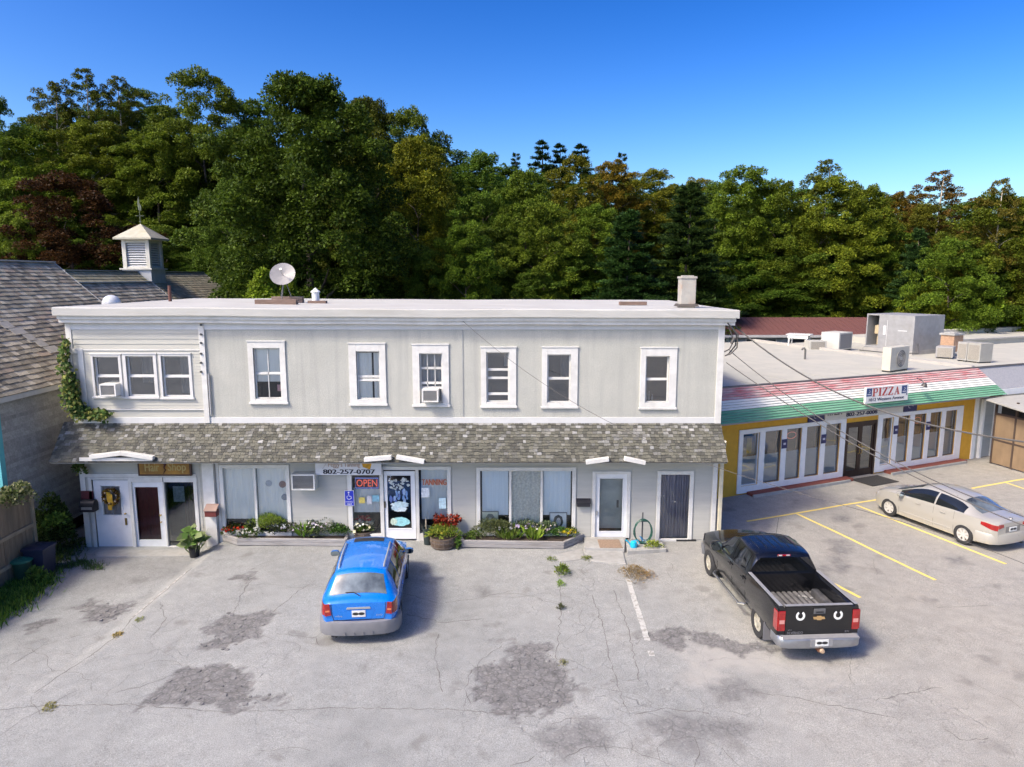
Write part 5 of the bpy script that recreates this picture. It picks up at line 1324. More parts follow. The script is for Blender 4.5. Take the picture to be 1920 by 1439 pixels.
# ================================================================ ROOFTOP THINGS ON THE MAIN BUILDING
RZ = ROOF + 0.2
def on_roof(px, py): return G(px, py, RZ)
y = 1.3; x = FY(1288, 540, y)[0]
t = thing('chimney', 'weathered white square chimney at the right end of the flat roof', 'chimney', (x, y, RZ))
ch = mat('flaking white chimney', (0.37, 0.355, 0.315), 0.85, 0.15, 6, 0.4, 40, dirt=(0.28, 0.16, 0.09), dirt_amt=0.8, dirt_scale=3)
m_ = MB(); m_.box(-0.23, 0.23, -0.23, 0.23, -0.05, 0.88); m_.build('stack', ch, t, local=True, bevel=0.012)
m_ = MB(); frame_box(m_, -0.31, 0.31, 0, 0.12, 0.1, -0.31, 0.31); m_ = MB(); m_.box(-0.255, 0.255, -0.255, 0.255, 0.88, 0.95); m_.box(-0.17, 0.17, -0.17, 0.17, 0.95, 0.98); m_.build('cap', ch, t, local=True, bevel=0.01)
m_ = MB(); m_.add([(-0.33, -0.33, 0.02), (0.33, -0.33, 0.02), (0.33, 0.33, 0.02), (-0.33, 0.33, 0.02), (-0.275, -0.275, 0.1), (0.275, -0.275, 0.1), (0.275, 0.275, 0.1), (-0.275, 0.275, 0.1)], [(0, 1, 5, 4), (1, 2, 6, 5), (2, 3, 7, 6), (3, 0, 4, 7)]); m_.build('flashing', mat('tar flashing', (0.07, 0.06, 0.05), 0.7), t, local=True)
# satellite dish on a tripod held by timbers
y = 4.2; x = FY(533, 540, y)[0]
t = thing('satellite_dish', 'round grey mesh satellite dish on a tripod on the roof', 'satellite dish', (x, y, RZ))
Md = Matrix.Translation((0, -0.05, 0.98)) @ Matrix.Rotation(R(6), 4, 'Z') @ Matrix.Rotation(R(60), 4, 'X')
dm = mat('dish grey', (0.25, 0.24, 0.235), 0.5, 0.12, 6)
m_ = MB(); m_.lathe([(0.44 * q, 0.11 * q * q) for q in (0, 0.2, 0.4, 0.6, 0.8, 1.0)] + [(0.44, 0.125), (0.0, 0.03)], 30, Md); m_.build('reflector', dm, t, True, local=True)
m_ = MB()
for k in range(6):
    a = k * math.pi / 6; m_.tube([Md @ Vector((0.44 * q * math.cos(a), 0.44 * q * math.sin(a), 0.11 * q * q + 0.016)) for q in (-1, -0.6, 0, 0.6, 1)], 0.006, 4)
m_.build('rib', mat('dish rib', (0.12, 0.115, 0.115), 0.6), t, local=True)
m_ = MB(); m_.tube([Md @ Vector((0, 0, 0.02)), Md @ Vector((0, 0, 0.4))], 0.012, 6); m_.lathe([(0, 0.38), (0.05, 0.38), (0.05, 0.46), (0, 0.46)], 12, Md); m_.build('feed_horn', metal_m, t, local=True)
m_ = MB()
for a in (0.4, 2.5, 4.6): m_.tube([(0, 0.05, 0.9), (0.3 * math.cos(a), 0.3 * math.sin(a), 0.0)], 0.018, 6)
m_.build('tripod', mat('dark tripod', (0.1, 0.1, 0.1), 0.6), t, local=True)
plank = mat('red brown timber', (0.17, 0.115, 0.09), 0.9, 0.25, 4, 0.3, 40, stretch=(0.5, 3, 3), dirt=(0.32, 0.28, 0.22), dirt_amt=0.6)
def timber_piece(px0, py0, px1, py1, y, h, label, zoff=0.0):
    A, B = FY(px0, py0, y), FY(px1, py1, y); m_ = MB(); m_.box(A[0], B[0], y - 0.12, y + 0.12, RZ - 0.02 + zoff, RZ - 0.02 + zoff + h); tag(m_.build('roof_timber', plank, None, bevel=0.01), label, 'timber')
timber_piece(479, 555, 557, 562, 2.9, 0.2, 'long red brown timber lying before the satellite dish'); timber_piece(510, 550, 568, 552, 4.4, 0.26, 'timber block at the foot of the dish tripod')
timber_piece(578, 556, 612, 558, 4.1, 0.12, 'short dark timber at the foot of the white vent'); timber_piece(1161, 566, 1212, 566, 3.2, 0.12, 'brown timber lying on the roof left of the chimney')
y = 4.3; x = FY(591, 540, y)[0]; t = thing('roof_vent', 'white pipe vent with a cone cap on the roof', 'vent', (x, y, RZ)); vm = mat('vent white', (0.7, 0.72, 0.72), 0.5)
m_ = MB(); m_.lathe([(0.13, -0.02), (0.13, 0.4), (0.12, 0.4)], 18); m_.build('pipe', vm, t, True, 40, local=True)
m_ = MB(); m_.lathe([(0.0, 0.56), (0.17, 0.41), (0.17, 0.39), (0.0, 0.40)], 18); m_.build('cap', vm, t, True, 40, local=True)
y = 3.4; x = FY(208, 556, y)[0]; t = thing('roof_dome', 'pale domed skylight at the left end of the flat roof', 'skylight', (x, y, RZ)); m_ = MB(); m_.lathe([(0.3, 0.0), (0.3, 0.08)] + [(0.28 * math.cos(a), 0.08 + 0.24 * math.sin(a)) for a in [i * math.pi / 12 for i in range(7)]], 22); m_.build('dome', mat('milky dome', (0.55, 0.56, 0.57), 0.3), t, True, local=True)
y = 5.2; x = FY(318, 548, y)[0]; m_ = MB(); m_.cyl((x, y, RZ - 0.05), (x, y, RZ + 0.62), 0.06, n=12); tag(m_.build('vent_pipe', mat('rust brown pipe', (0.12, 0.05, 0.035), 0.7), None, True), 'thin rust brown vent pipe on the roof', 'pipe')

# ================================================================ NEIGHBOUR ON THE LEFT (three linked gable roofs)
barn = thing('shingled_house', 'old grey shingled house with mossy gable roofs left of the long building', 'house', (-18.4, 2, 0))
XW = -14.4
sw_m = mat('weathered wall shingle', (0.2, 0.19, 0.175), 0.9, 0.2, 2, 0.2, 40, stretch=(1, 1, 2), dirt=(0.09, 0.085, 0.07), dirt_amt=0.5)
RIDGE_A = FX(100, 492, -18.38); YA1 = 7.5; ZA = 8.74; XA = -18.38; EX, EZ = -14.08, 4.92
m_ = MB(); m_.box(XW - 8, XW, -1.75, 7.3, 0.32, 5.05); m_.prism([(XW - 8, 7.3, 5.05), (XW, 7.3, 5.05), (XA, 7.3, ZA - 0.1)], (0, -0.2, 0)); m_.build('wall', sw_m, barn)
m_ = MB(); m_.box(XW - 8, XW - 0.25, -1.5, 7.2, -0.5, 0.32); m_.build('foundation', mat('dark oxblood base', (0.05, 0.012, 0.012), 0.85, 0.3, 4), barn)
# wall shingles: courses as real ledges
m_ = MB(); n = 0
z = 0.32
while z < 4.95:
    y = -1.75; gc = rng.uniform(0.27, 0.37)
    while y < 6.0:
        wd = rng.uniform(0.1, 0.22); g = gc * rng.uniform(0.88, 1.12); m_.add([(XW + 0.03, y, z), (XW + 0.03, y + wd - 0.004, z), (XW + 0.004, y + wd - 0.006, z + 0.14), (XW + 0.004, y, z + 0.14), (XW, y, z), (XW, y + wd - 0.006, z)], [(0, 1, 2, 3), (4, 5, 1, 0)], 0, (g * 1.02, g, g * 0.92)); y += wd
    z += 0.115
tag(m_.build('wall_shingles', vcol_mat('wall shingle', 0.9, 22, 0.3), barn), kind='stuff')
m_ = MB(); m_.box(XW - 0.12, XW + 0.03, -1.79, -1.6, 0.3, 4.9); m_.build('corner_board', mat('turquoise trim', (0.10, 0.40, 0.42), 0.6, 0.1, 3), barn)
def barn_colour(u, v):
    s = 0.55 * vn1(u * 0.5 + 40 + v * 1.5) + 0.45 * rng.random()
    a = rng.choice(((0.36, 0.345, 0.30), (0.42, 0.40, 0.35), (0.31, 0.295, 0.255), (0.48, 0.455, 0.40), (0.34, 0.285, 0.24)))
    b = rng.choice(((0.18, 0.168, 0.14), (0.22, 0.205, 0.175), (0.15, 0.14, 0.12)))
    k = min(1, max(0, (s - 0.42) * 3 + rng.uniform(-0.3, 0.3)))
    return tuple((a[i] * (1 - k) + b[i] * k) * (1.08, 1.0, 0.84)[i] for i in range(3))
def moss_colour(u, v):
    c = barn_colour(u, v); k = 0.55 * max(0, 1 - v * 1.6) + 0.1
    return tuple(c[i] * (1 - k) + (0.27, 0.26, 0.15)[i] * k for i in range(3))
def gable(name, X, Z, y0, y1, ex, ez, colf, exp, wmin, wmax, singles, cover=None, left=True):
    """one gable roof with its ridge running away from the viewer"""
    m_ = MB(); hx, hz = ex - X, ez - Z
    m_.prism([(X, y0, Z - 0.03), (ex, y0, ez - 0.03), (ex, y0, ez - 0.13), (X, y0, Z - 0.17)], (0, y1 - y0, 0))
    m_.prism([(X, y0, Z - 0.03), (2 * X - ex, y0, ez - 0.03), (2 * X - ex, y0, ez - 0.13), (X, y0, Z - 0.17)], (0, y1 - y0, 0))
    r_ = m_.build(name, mat('roof deck', (0.13, 0.12, 0.11), 0.9, 0.2, 3), barn)
    D = Vector((hx, 0, hz)); L = D.length
    lay_shingles(r_, (X, y0, Z - 0.03), (0, 1, 0), D, Vector((-hz, 0, hx)), y1 - y0, L, exp, wmin, wmax, colf, vcol_mat('roof shingle', 0.9, 20, 0.3, (1, 1, 1), 0.4), singles, 0.024, 0.014, cover=cover)
    m_ = MB(); m_.bar((X, y0 - 0.01, Z + 0.005), (X, y1 + 0.01, Z + 0.005), 0.2, 0.05); m_.build('ridge_cap', mat('ridge grey', (0.33, 0.32, 0.29), 0.8, 0.15, 4), r_)
    for yy in (y0 - 0.03, y1 + 0.0):
        m_ = MB(); m_.prism([(X, yy, Z + 0.01), (ex + 0.02, yy, ez + 0.0), (ex + 0.02, yy, ez - 0.18), (X, yy, Z - 0.2)], (0, 0.03, 0)); m_.build('rake_board', mat('rake white', (0.6, 0.58, 0.52), 0.7, 0.1, 4), r_)
    return r_
# the shingles that show largest are those nearest the viewer and low on the slope
rA = gable('roof', XA, ZA, -2.1, YA1, EX, EZ, barn_colour, 0.2, 0.16, 0.32, 300, cover=lambda it: (it[1] - it[3] * 0.6))
p0 = FX(0, 548, -17.1); 
# pale boards running down the slope
def slope_pt(yy, s): return Vector((XA + (EX - XA) * s, yy, ZA + (EZ - ZA) * s - 0.03))
Nn = Vector((ZA - EZ, 0, EX - XA)).normalized()
for k in range(9):
    s0, s1 = 0.30 + k * 0.055, 0.30 + (k + 0.93) * 0.055; ya = -0.55 + k * 0.16 + 1.2
    a, b = slope_pt(ya, s0), slope_pt(ya, s1); m_ = MB()
    m_.obox((a + b) / 2 + Nn * 0.035, (0.24 + rng.uniform(-0.05, 0.05), (b - a).length / 2, 0.008), (Vector((0, 1, 0)), (b - a).normalized(), Nn)); m_.build('patch_board', mat('pale patch', (0.40, 0.37, 0.30), 0.9, 0.12, 5), rA)
m_ = MB(); m_.box(EX - 0.02, EX + 0.03, -2.1, YA1, EZ - 0.2, EZ - 0.06); m_.build('fascia', mat('fascia cream', (0.45, 0.44, 0.4), 0.7, 0.1, 4), rA)
rC = gable('roof', -17.55, 7.93, YA1 + 0.05, 13.4, -14.0, 4.75, barn_colour, 0.2, 0.16, 0.3, 0)
rB = gable('roof', -21.86, 8.48, 13.5, 29.0, -17.2, 4.6, moss_colour, 0.22, 0.2, 0.36, 0)
m_ = MB(); m_.box(-20.9, -14.5, 7.4, 13.2, -0.5, 4.85); m_.prism([(-20.9, 13.0, 4.85), (-14.4, 13.0, 4.85), (-17.55, 13.0, 7.75)], (0, 0.2, 0)); m_.build('wall', sw_m, barn)
m_ = MB(); m_.box(-26.3, -17.5, 13.6, 28.8, -0.5, 4.7)
for yy in (13.6, 28.6): m_.prism([(-26.3, yy, 4.7), (-17.4, yy, 4.7), (-21.86, yy, 8.3)], (0, 0.2, 0))
m_.build('wall', sw_m, barn)
# cupola on the far ridge
yc = FX(271, 515, -21.86)[0]
cp = thing('cupola', 'white louvred cupola with a weathervane on the far mossy roof', 'cupola', (-21.86, yc, 8.3))
cw = mat('cupola white', (0.52, 0.51, 0.45), 0.6, 0.07, 4, dirt=(0.4, 0.36, 0.22), dirt_amt=0.4)
hw = 0.68
m_ = MB(); m_.box(-hw - 0.16, hw + 0.16, -hw - 0.16, hw + 0.16, -0.75, 0.28); m_.build('base', mat('cupola base grey', (0.40, 0.42, 0.43), 0.7, 0.1, 4), cp, local=True)
m_ = MB(); m_.box(-hw - 0.26, hw + 0.26, -hw - 0.26, hw + 0.26, 0.28, 0.36); m_.build('base_ledge', mat('ledge grey', (0.5, 0.49, 0.44), 0.7), cp, local=True)
m_ = MB()
for sx in (-1, 1):
    for sy in (-1, 1): m_.box(sx * hw - 0.11, sx * hw + 0.11, sy * hw - 0.11, sy * hw + 0.11, 0.36, 2.0)
for s in (-1, 1):
    m_.box(-hw, hw, s * hw - 0.09, s * hw + 0.09, 1.82, 2.0); m_.box(s * hw - 0.09, s * hw + 0.09, -hw, hw, 1.82, 2.0)
    m_.box(-hw, hw, s * hw - 0.09, s * hw + 0.09, 0.36, 0.44); m_.box(s * hw - 0.09, s * hw + 0.09, -hw, hw, 0.36, 0.44)
m_.build('frame', cw, cp, local=True)
MB().box(-hw + 0.1, hw - 0.1, -hw + 0.1, hw - 0.1, 0.4, 1.9).build('dark_core', dark_in, cp, local=True)
for k in range(10):
    z = 0.5 + k * 0.138
    for face in ('front', 'side'):
        m_ = MB()
        if face == 'front': m_.obox((0, -hw + 0.02, z), (hw - 0.12, 0.075, 0.012), ((1, 0, 0), Vector((0, -0.75, -0.66)), Vector((0, -0.66, 0.75))))
        else: m_.obox((hw - 0.02, 0, z), (hw - 0.12, 0.075, 0.012), ((0, 1, 0), Vector((0.75, 0, -0.66)), Vector((0.66, 0, 0.75))))
        m_.build('louvre', mat('louvre white', (0.56, 0.56, 0.55), 0.6), cp, local=True)
e_ = hw + 0.42
m_ = MB(); m_.add([(-e_, -e_, 2.0), (e_, -e_, 2.0), (e_, e_, 2.0), (-e_, e_, 2.0), (-e_, -e_, 2.1), (e_, -e_, 2.1), (e_, e_, 2.1), (-e_, e_, 2.1), (0, 0, 2.95)], [(0, 3, 2, 1), (0, 1, 5, 4), (1, 2, 6, 5), (2, 3, 7, 6), (3, 0, 4, 7), (4, 5, 8), (5, 6, 8), (6, 7, 8), (7, 4, 8)]); m_.build('roof', mat('cupola roof', (0.38, 0.365, 0.285), 0.8, 0.12, 4, dirt=(0.33, 0.30, 0.16), dirt_amt=0.6), cp, local=True)
m_ = MB(); m_.cyl((0, 0, 2.9), (0, 0, 4.5), 0.022, n=6); m_.lathe([(0, 3.0), (0.07, 3.06), (0, 3.12)], 10); m_.cyl((-0.25, 0, 3.4), (0.25, 0, 3.4), 0.015, n=5); m_.cyl((0, -0.25, 3.4), (0, 0.25, 3.4), 0.015, n=5); m_.build('weathervane_post', mat('verdigris', (0.10, 0.12, 0.08), 0.7), cp, local=True)
m_ = MB(); m_.prism([(-0.06, -0.01, 3.75), (0.1, -0.01, 3.7), (0.12, -0.01, 3.95), (0.02, -0.01, 4.15), (0.05, -0.01, 4.3), (-0.05, -0.01, 4.4), (-0.09, -0.01, 4.1)], (0, 0.02, 0)); m_.build('vane_figure', MATS['verdigris'], cp, local=True)

# ================================================================ FENCE, BINS, IVY AND GRASS ON THE LEFT
fen = thing('board_fence', 'weathered board fence beside the left driveway', 'fence', (-13.75, -3, 0))
fw = mat('old fence board', (0.20, 0.15, 0.10), 0.9, 0.25, 3, 0.3, 40, stretch=(3, 3, 0.4), dirt=(0.1, 0.09, 0.06), dirt_amt=0.5)
y = -1.7
while y > -7.5:
    m_ = MB(); g = rng.uniform(0, 0.03); m_.box(-13.77, -13.75 + rng.uniform(0, 0.01), y - 0.135, y, -0.35, 2.14 + rng.uniform(-0.02, 0.02)); m_.build('board', fw, fen); y -= 0.142
for zz in (0.35, 1.15): m_ = MB(); m_.box(-13.74, -13.69, -7.5, -1.7, zz - 0.05, zz + 0.05); m_.build('rail', mat('fence rail', (0.27, 0.22, 0.15), 0.9, 0.2, 4), fen)
for yy in (-1.64, -4.0, -6.4): m_ = MB(); m_.box(-13.82, -13.70, yy - 0.06, yy + 0.06, -0.4, 2.26); m_.build('post', MATS['fence rail'], fen)
def bin_(name, label, px, py, r, h, col, square=False, lidcol=None):
    x, y = G(px, py, -0.1); t = thing(name, label, 'bin', (x, y, gz(x, y))); c_ = mat('bin %s' % str(col), col, 0.45, 0.1, 4); lc = mat('lid %s' % str(lidcol or col), lidcol or col, 0.4)
    N = 24
    def sq(a, rr):
        if not square: return (rr * math.cos(a), rr * math.sin(a))
        c, s = math.cos(a), math.sin(a); k = 1 / max(abs(c), abs(s)) * 0.86 + 0.14; return (rr * c * k, rr * s * k)
    for nm, prof, mm in (('tub', [(0, 0.02), (r * 0.82, 0.02), (r * 0.97, h * 0.92), (r * 1.04, h * 0.92), (r * 1.04, h * 0.95), (0, h * 0.95)], c_), ('lid', [(r * 1.08, h * 0.94), (r * 1.08, h), (r * 0.8, h * 1.04), (r * 0.3, h * 1.06), (0, h * 1.06)], lc)):
        vs = []; fs = []
        for rr, z in prof:
            for i in range(N): vs.append((*sq(2 * math.pi * i / N, rr), z))
        for j in range(len(prof) - 1):
            for i in range(N): fs.append((j * N + i, j * N + (i + 1) % N, (j + 1) * N + (i + 1) % N, (j + 1) * N + i))
        m_ = MB(); m_.add(vs, fs); m_.build(nm, mm, t, True, 40, local=True)
    m_ = MB(); m_.tube([(-0.08, 0, h * 1.05), (-0.06, 0, h * 1.11), (0.06, 0, h * 1.11), (0.08, 0, h * 1.05)], 0.014, 6); m_.build('handle', lc, t, local=True)
    return t
bin_('trash_bin', 'dark blue square trash bin beside the fence', 78, 1072, 0.30, 0.85, (0.02, 0.025, 0.05), True)
bin_('trash_can', 'green round trash can with a bright lid before the blue bin', 44, 1084, 0.25, 0.62, (0.012, 0.05, 0.03), False, (0.02, 0.14, 0.09))
def shrub(name, label, px, py, Y, r, n, size, cols, z=0.0, asp=0.6, cat='shrub', clumps=14):
    x = FY(px, py, Y)[0]; m0 = bush_mesh('foliage', r, n, size, cols, asp, clumps=clumps)
    return plant(name, label, cat, (x, Y, z), [('foliage', m0)])
IVY = [(0.05, 0.085, 0.02), (0.07, 0.11, 0.025), (0.10, 0.13, 0.035), (0.035, 0.06, 0.016), (0.12, 0.12, 0.035)]
shrub('ivy_shrub', 'tall dark ivy shrub at the end of the board fence', 96, 1000, -1.0, (0.62, 0.55, 2.35), 3400, 0.1, [(0.05, 0.09, 0.02), (0.08, 0.13, 0.03), (0.03, 0.05, 0.012)], -0.2)
shrub('ivy_shrub', 'bright green spray in front of the dark ivy shrub', 104, 965, -1.3, (0.3, 0.3, 0.5), 420, 0.1, [(0.10, 0.2, 0.03), (0.14, 0.24, 0.04)], 0.9)
shrub('hedge_top', 'pale leaved creeper spilling over the board fence', 22, 905, -2.3, (0.5, 0.6, 0.7), 1300, 0.1, [(0.2, 0.22, 0.1), (0.12, 0.16, 0.05), (0.26, 0.26, 0.14), (0.07, 0.1, 0.03)], 1.9)
shrub('weedy_shrub', 'low tangled shrub against the dark foundation', 128, 1010, 0.0, (0.6, 0.4, 0.55), 700, 0.09, DULL + GREENS, -0.25)
shrub('leafy_weed', 'leafy green weed before the green trash can', 66, 1080, -2.75, (0.28, 0.25, 0.6), 260, 0.12, GREENS, -0.2)
# climbing vine on the corner
vine = thing('climbing_vine', 'climbing vine on the left corner of the long building', 'vine', (XL, -0.1, 3.0))
path = [FY(*p, -0.12) for p in ((126, 640), (124, 680), (136, 720), (140, 752), (152, 772), (175, 776), (205, 778))]
P = []; D = []
for (a, b), wd, dens in zip(zip(path[:-1], path[1:]), (0.07, 0.11, 0.16, 0.15, 0.11, 0.1), (130, 200, 330, 300, 230, 220)):
    s = nr.uniform(0, 1, (dens, 1)); q = np.array(a) * (1 - s) + np.array(b) * s + nr.normal(0, wd, (dens, 2)) * 0.75
    P.append(np.stack([q[:, 0], -0.12 - np.abs(nr.normal(0, 0.12, dens)), q[:, 1]], 1)); 
P = np.concatenate(P); P[:, 2] = np.maximum(P[:, 2], CAN_Z1 + 0.02 - np.abs(P[:, 1]) * 0.9)
n = len(P); mesh_obj('leaves', leaf_mesh('leaves', P, np.stack([nr.normal(0, 1, n), -np.abs(nr.normal(0, 0.6, n)), nr.normal(-0.3, 0.8, n)], 1), np.array([0, -1.0, 0.4]) + nr.normal(size=(n, 3)) * 0.5, nr.uniform(0.08, 0.15, n), pal(IVY + [(0.2, 0.2, 0.05)], n), 0.8), None, vine)
m_ = MB(); m_.tube([(p[0], -0.06, p[1]) for p in path], 0.02, 5); m_.build('stem', mat('vine bark', (0.12, 0.08, 0.05), 0.9), vine)
shrub('hanging_ivy', 'small ivy spray hanging under the canopy corner', 147, 872, -0.3, (0.16, 0.16, 0.5), 160, 0.1, IVY, 2.15)
# grass along the driveway edge
def grass_strip(name, pxs, wd, n, h, cols):
    pts = np.array([G(*p, -0.1) for p in pxs]); seg = nr.integers(0, len(pts) - 1, n); s = nr.uniform(0, 1, (n, 1))
    q = pts[seg] * (1 - s) + pts[seg + 1] * s + nr.normal(0, wd, (n, 2)); z = gzs(q)
    P = np.stack([q[:, 0], q[:, 1], z - 0.02], 1); D = nr.normal(size=(n, 3)) * 0.45 + np.array([0, 0, 1.0])
    tag(mesh_obj(name, leaf_mesh(name, P, D, rand_dir(n), nr.uniform(0.5, 1.3, n) * h, pal(cols, n), 0.14)), 'rough green grass along the edge of the driveway', 'grass', kind='stuff')
grass_strip('edge_grass', ((-60, 1180), (0, 1135), (30, 1110), (62, 1085)), 0.28, 7000, 0.22, LIME + GREENS)
grass_strip('edge_grass', ((62, 1085), (110, 1062), (150, 1050), (185, 1062)), 0.12, 1500, 0.12, DULL + GREENS)
grass_strip('edge_grass', ((20, 1100), (60, 1040), (100, 1040)), 0.4, 3500, 0.2, DULL + GREENS)

# ================================================================ PIZZA RESTAURANT (turned 23.7 degrees), local x along its front, y backwards
PO = Vector((8.55, 4.56)); PA = R(23.66)
ca, sa = math.cos(PA), math.sin(PA)
MP = Matrix.Translation((PO.x, PO.y, 0)) @ Matrix.Rotation(PA, 4, 'Z')
def PZ(px, py, off=0.0):
    """photo pixel -> (u, z) on the front plane moved back by off"""
    d = ray(px, py); nx, ny = sa, -ca; ox, oy = PO.x - sa * off, PO.y + ca * off
    t_ = (ox * nx + (oy + CD) * ny) / (d[0] * nx + d[1] * ny)
    x, y, z = d[0] * t_, -CD + d[1] * t_, CH + d[2] * t_
    return (x - PO.x) * ca + (y - PO.y) * sa, z
def PL(px, py, z):
    x, y = G(px, py, z); return (x - PO.x) * ca + (y - PO.y) * sa, -(x - PO.x) * sa + (y - PO.y) * ca
def world(u, v): return (PO.x + u * ca - v * sa, PO.y + u * sa + v * ca)
piz = thing('pizza_restaurant', 'single-storey yellow restaurant with a red, white and green sloped fascia', 'building', (PO.x, PO.y, 0), PA)
yel = mat('mustard wall', (0.60, 0.32, 0.025), 0.75, 0.08, 4, 0.2, 40)
pw = mat('restaurant white trim', (0.76, 0.75, 0.70), 0.55, 0.05, 4)
U1 = 13.35; ZB, ZT, OUT = 3.0, 4.16, -0.75
wins = [(0.07, 0.88), (1.14, 1.97), (2.22, 3.0), (3.25, 4.02), (4.27, 5.09), (7.47, 8.14), (8.40, 9.12), (9.40, 10.16), (10.40, 11.15), (11.40, 12.16)]
wz0, wz1 = 0.33, 2.36
holes = [(a, b, wz0, wz1) for a, b in wins] + [(5.40, 7.17, -1, 2.32)]
m_ = MB(); holes_wall(m_, -2.2, U1, -0.3, 4.1, 0.0, 0.25, holes); m_.build('front_wall', yel, piz, local=True)
m_ = MB(); m_.box(-2.2, -2.0, 0.25, 13.0, -0.3, 4.1); m_.box(U1 - 0.2, U1, 0.25, 13.0, -0.3, 4.1); m_.box(-2.2, U1, 13.0, 13.2, -0.3, 4.1); m_.build('side_wall', mat('grey block', (0.4, 0.4, 0.39), 0.8), piz, local=True)
m_ = MB(); m_.box(-2.0, U1 - 0.3, 1.6, 1.7, -0.2, 3.9); m_.box(-2, U1 - 0.3, 0.26, 1.6, 2.75, 2.8); m_.box(-2, U1 - 0.3, 0.26, 1.6, -0.25, 0.0); m_.build('room_backing', mat('brown interior', (0.05, 0.04, 0.032), 0.9, 0.3, 2), piz, local=True)
def winframe(a0, a1, cells):
    m_ = MB(); holes_wall(m_, a0, a1, 0.06, 2.52, -0.05, 0.0, [(c[0], c[1], wz0, wz1) for c in cells]); 
    f_ = m_.build('window', pw, piz, local=True, bevel=0.008)
    for k, (a, b) in enumerate(cells):
        MB().quad((a, 0.06, wz0), (b, 0.06, wz0), (b, 0.06, wz1), (a, 0.06, wz1)).build('pane', glass_mat('shop glass', (0.6, 0.64, 0.66), 0.17), f_, local=True)
        m_ = MB(); m_.quad((a, 0.068, wz0), (b, 0.068, wz0), (b, 0.068, 1.45), (a, 0.068, 1.45)); m_.build('frosted_film', mat('frosted film', (0.68, 0.73, 0.75), 0.7, 0.06, 3), f_, local=True)
        m_ = MB(); frame_box(m_, a, b, wz0, wz1, 0.035, 0.03, 0.07); m_.build('sash', mat('bronze sash', (0.13, 0.11, 0.09), 0.5) if k else pw, f_, local=True)
    return f_
f1 = winframe(-0.12, 5.36, wins[:5]); f2 = winframe(7.2, 12.55, wins[5:])
# posters and lit signs behind the glass
def pcard(u0, u1, z0, z1, m, nm='poster', y=0.09, par=None): MB().box(u0, u1, y - 0.003, y, z0, z1).build(nm, m, par or f1, local=True)
pcard(0.14, 0.8, 1.5, 2.3, mat('teal poster', (0.03, 0.12, 0.15), 0.6, 0.5, 5)); pcard(0.36, 0.6, 1.55, 2.15, mat('yellow bottle print', (0.5, 0.42, 0.05), 0.6, 0.3, 9), 'poster', 0.084); pcard(11.5, 12.1, 0.5, 1.6, mat('green leaf poster', (0.16, 0.19, 0.06), 0.6, 0.6, 6), par=f2); pcard(11.5, 12.05, 1.62, 2.3, mat('cream poster', (0.5, 0.48, 0.42), 0.7, 0.1, 6), par=f2)
for u in (2.62, 9.78):
    m_ = MB(); m_.tube([(u + 0.24 * math.cos(a), 0.12, 2.05 + 0.13 * math.sin(a)) for a in [i * 2 * math.pi / 20 for i in range(20)]], 0.014, 6, close=True); m_.build('neon_ring', glow_mat('dim neon red', (0.8, 0.2, 0.12), 0.35), f1 if u < 5 else f2, True, local=True)
navy = mat('navy plaque', (0.02, 0.022, 0.09), 0.5, 0.2, 10)
for u, par in ((2.10, f1), (4.15, f1), (8.27, f2), (10.28, f2)):
    m_ = MB(); m_.box(u - 0.13, u + 0.13, -0.07, -0.05, 1.62, 1.98); m_.build('plaque', navy, par, local=True); m_ = MB(); letters(m_, '?', u - 0.06, u + 0.06, 1.7, 1.92, -0.072) if False else m_.box(u - 0.06, u + 0.06, -0.073, -0.071, 1.76, 1.84); m_.build('plaque_mark', mat('pale print', (0.5, 0.5, 0.55), 0.6), par, local=True)
# entrance doors
bz = mat('dark bronze door', (0.035, 0.02, 0.015), 0.4, 0.2, 4, metal=0.3)
m_ = MB(); m_.box(5.40, 5.50, -0.02, 0.12, 0, 2.32); m_.box(7.07, 7.17, -0.02, 0.12, 0, 2.32); m_.box(5.5, 7.07, -0.02, 0.12, 2.2, 2.32); fr_ = m_.build('door_frame', bz, piz, local=True)
for a, b in ((5.5, 6.28), (6.29, 7.07)):
    m_ = MB(); frame_box(m_, a, b, 0.02, 2.2, 0.1, 0.02, 0.07); m_.box(a + 0.1, b - 0.1, 0.02, 0.07, 0.12, 0.3); d_ = m_.build('door', bz, piz, local=True)
    MB().quad((a + 0.08, 0.045, 0.3), (b - 0.08, 0.045, 0.3), (b - 0.08, 0.045, 2.1), (a + 0.08, 0.045, 2.1)).build('pane', MATS['shop glass'], d_, local=True)
    xh = b - 0.06 if a < 6 else a + 0.06; m_ = MB(); m_.tube([(xh, 0.02, 0.95), (xh, -0.05, 1.0), (xh, -0.05, 1.3), (xh, 0.02, 1.35)], 0.014, 6); m_.build('handle', brass, d_, local=True)
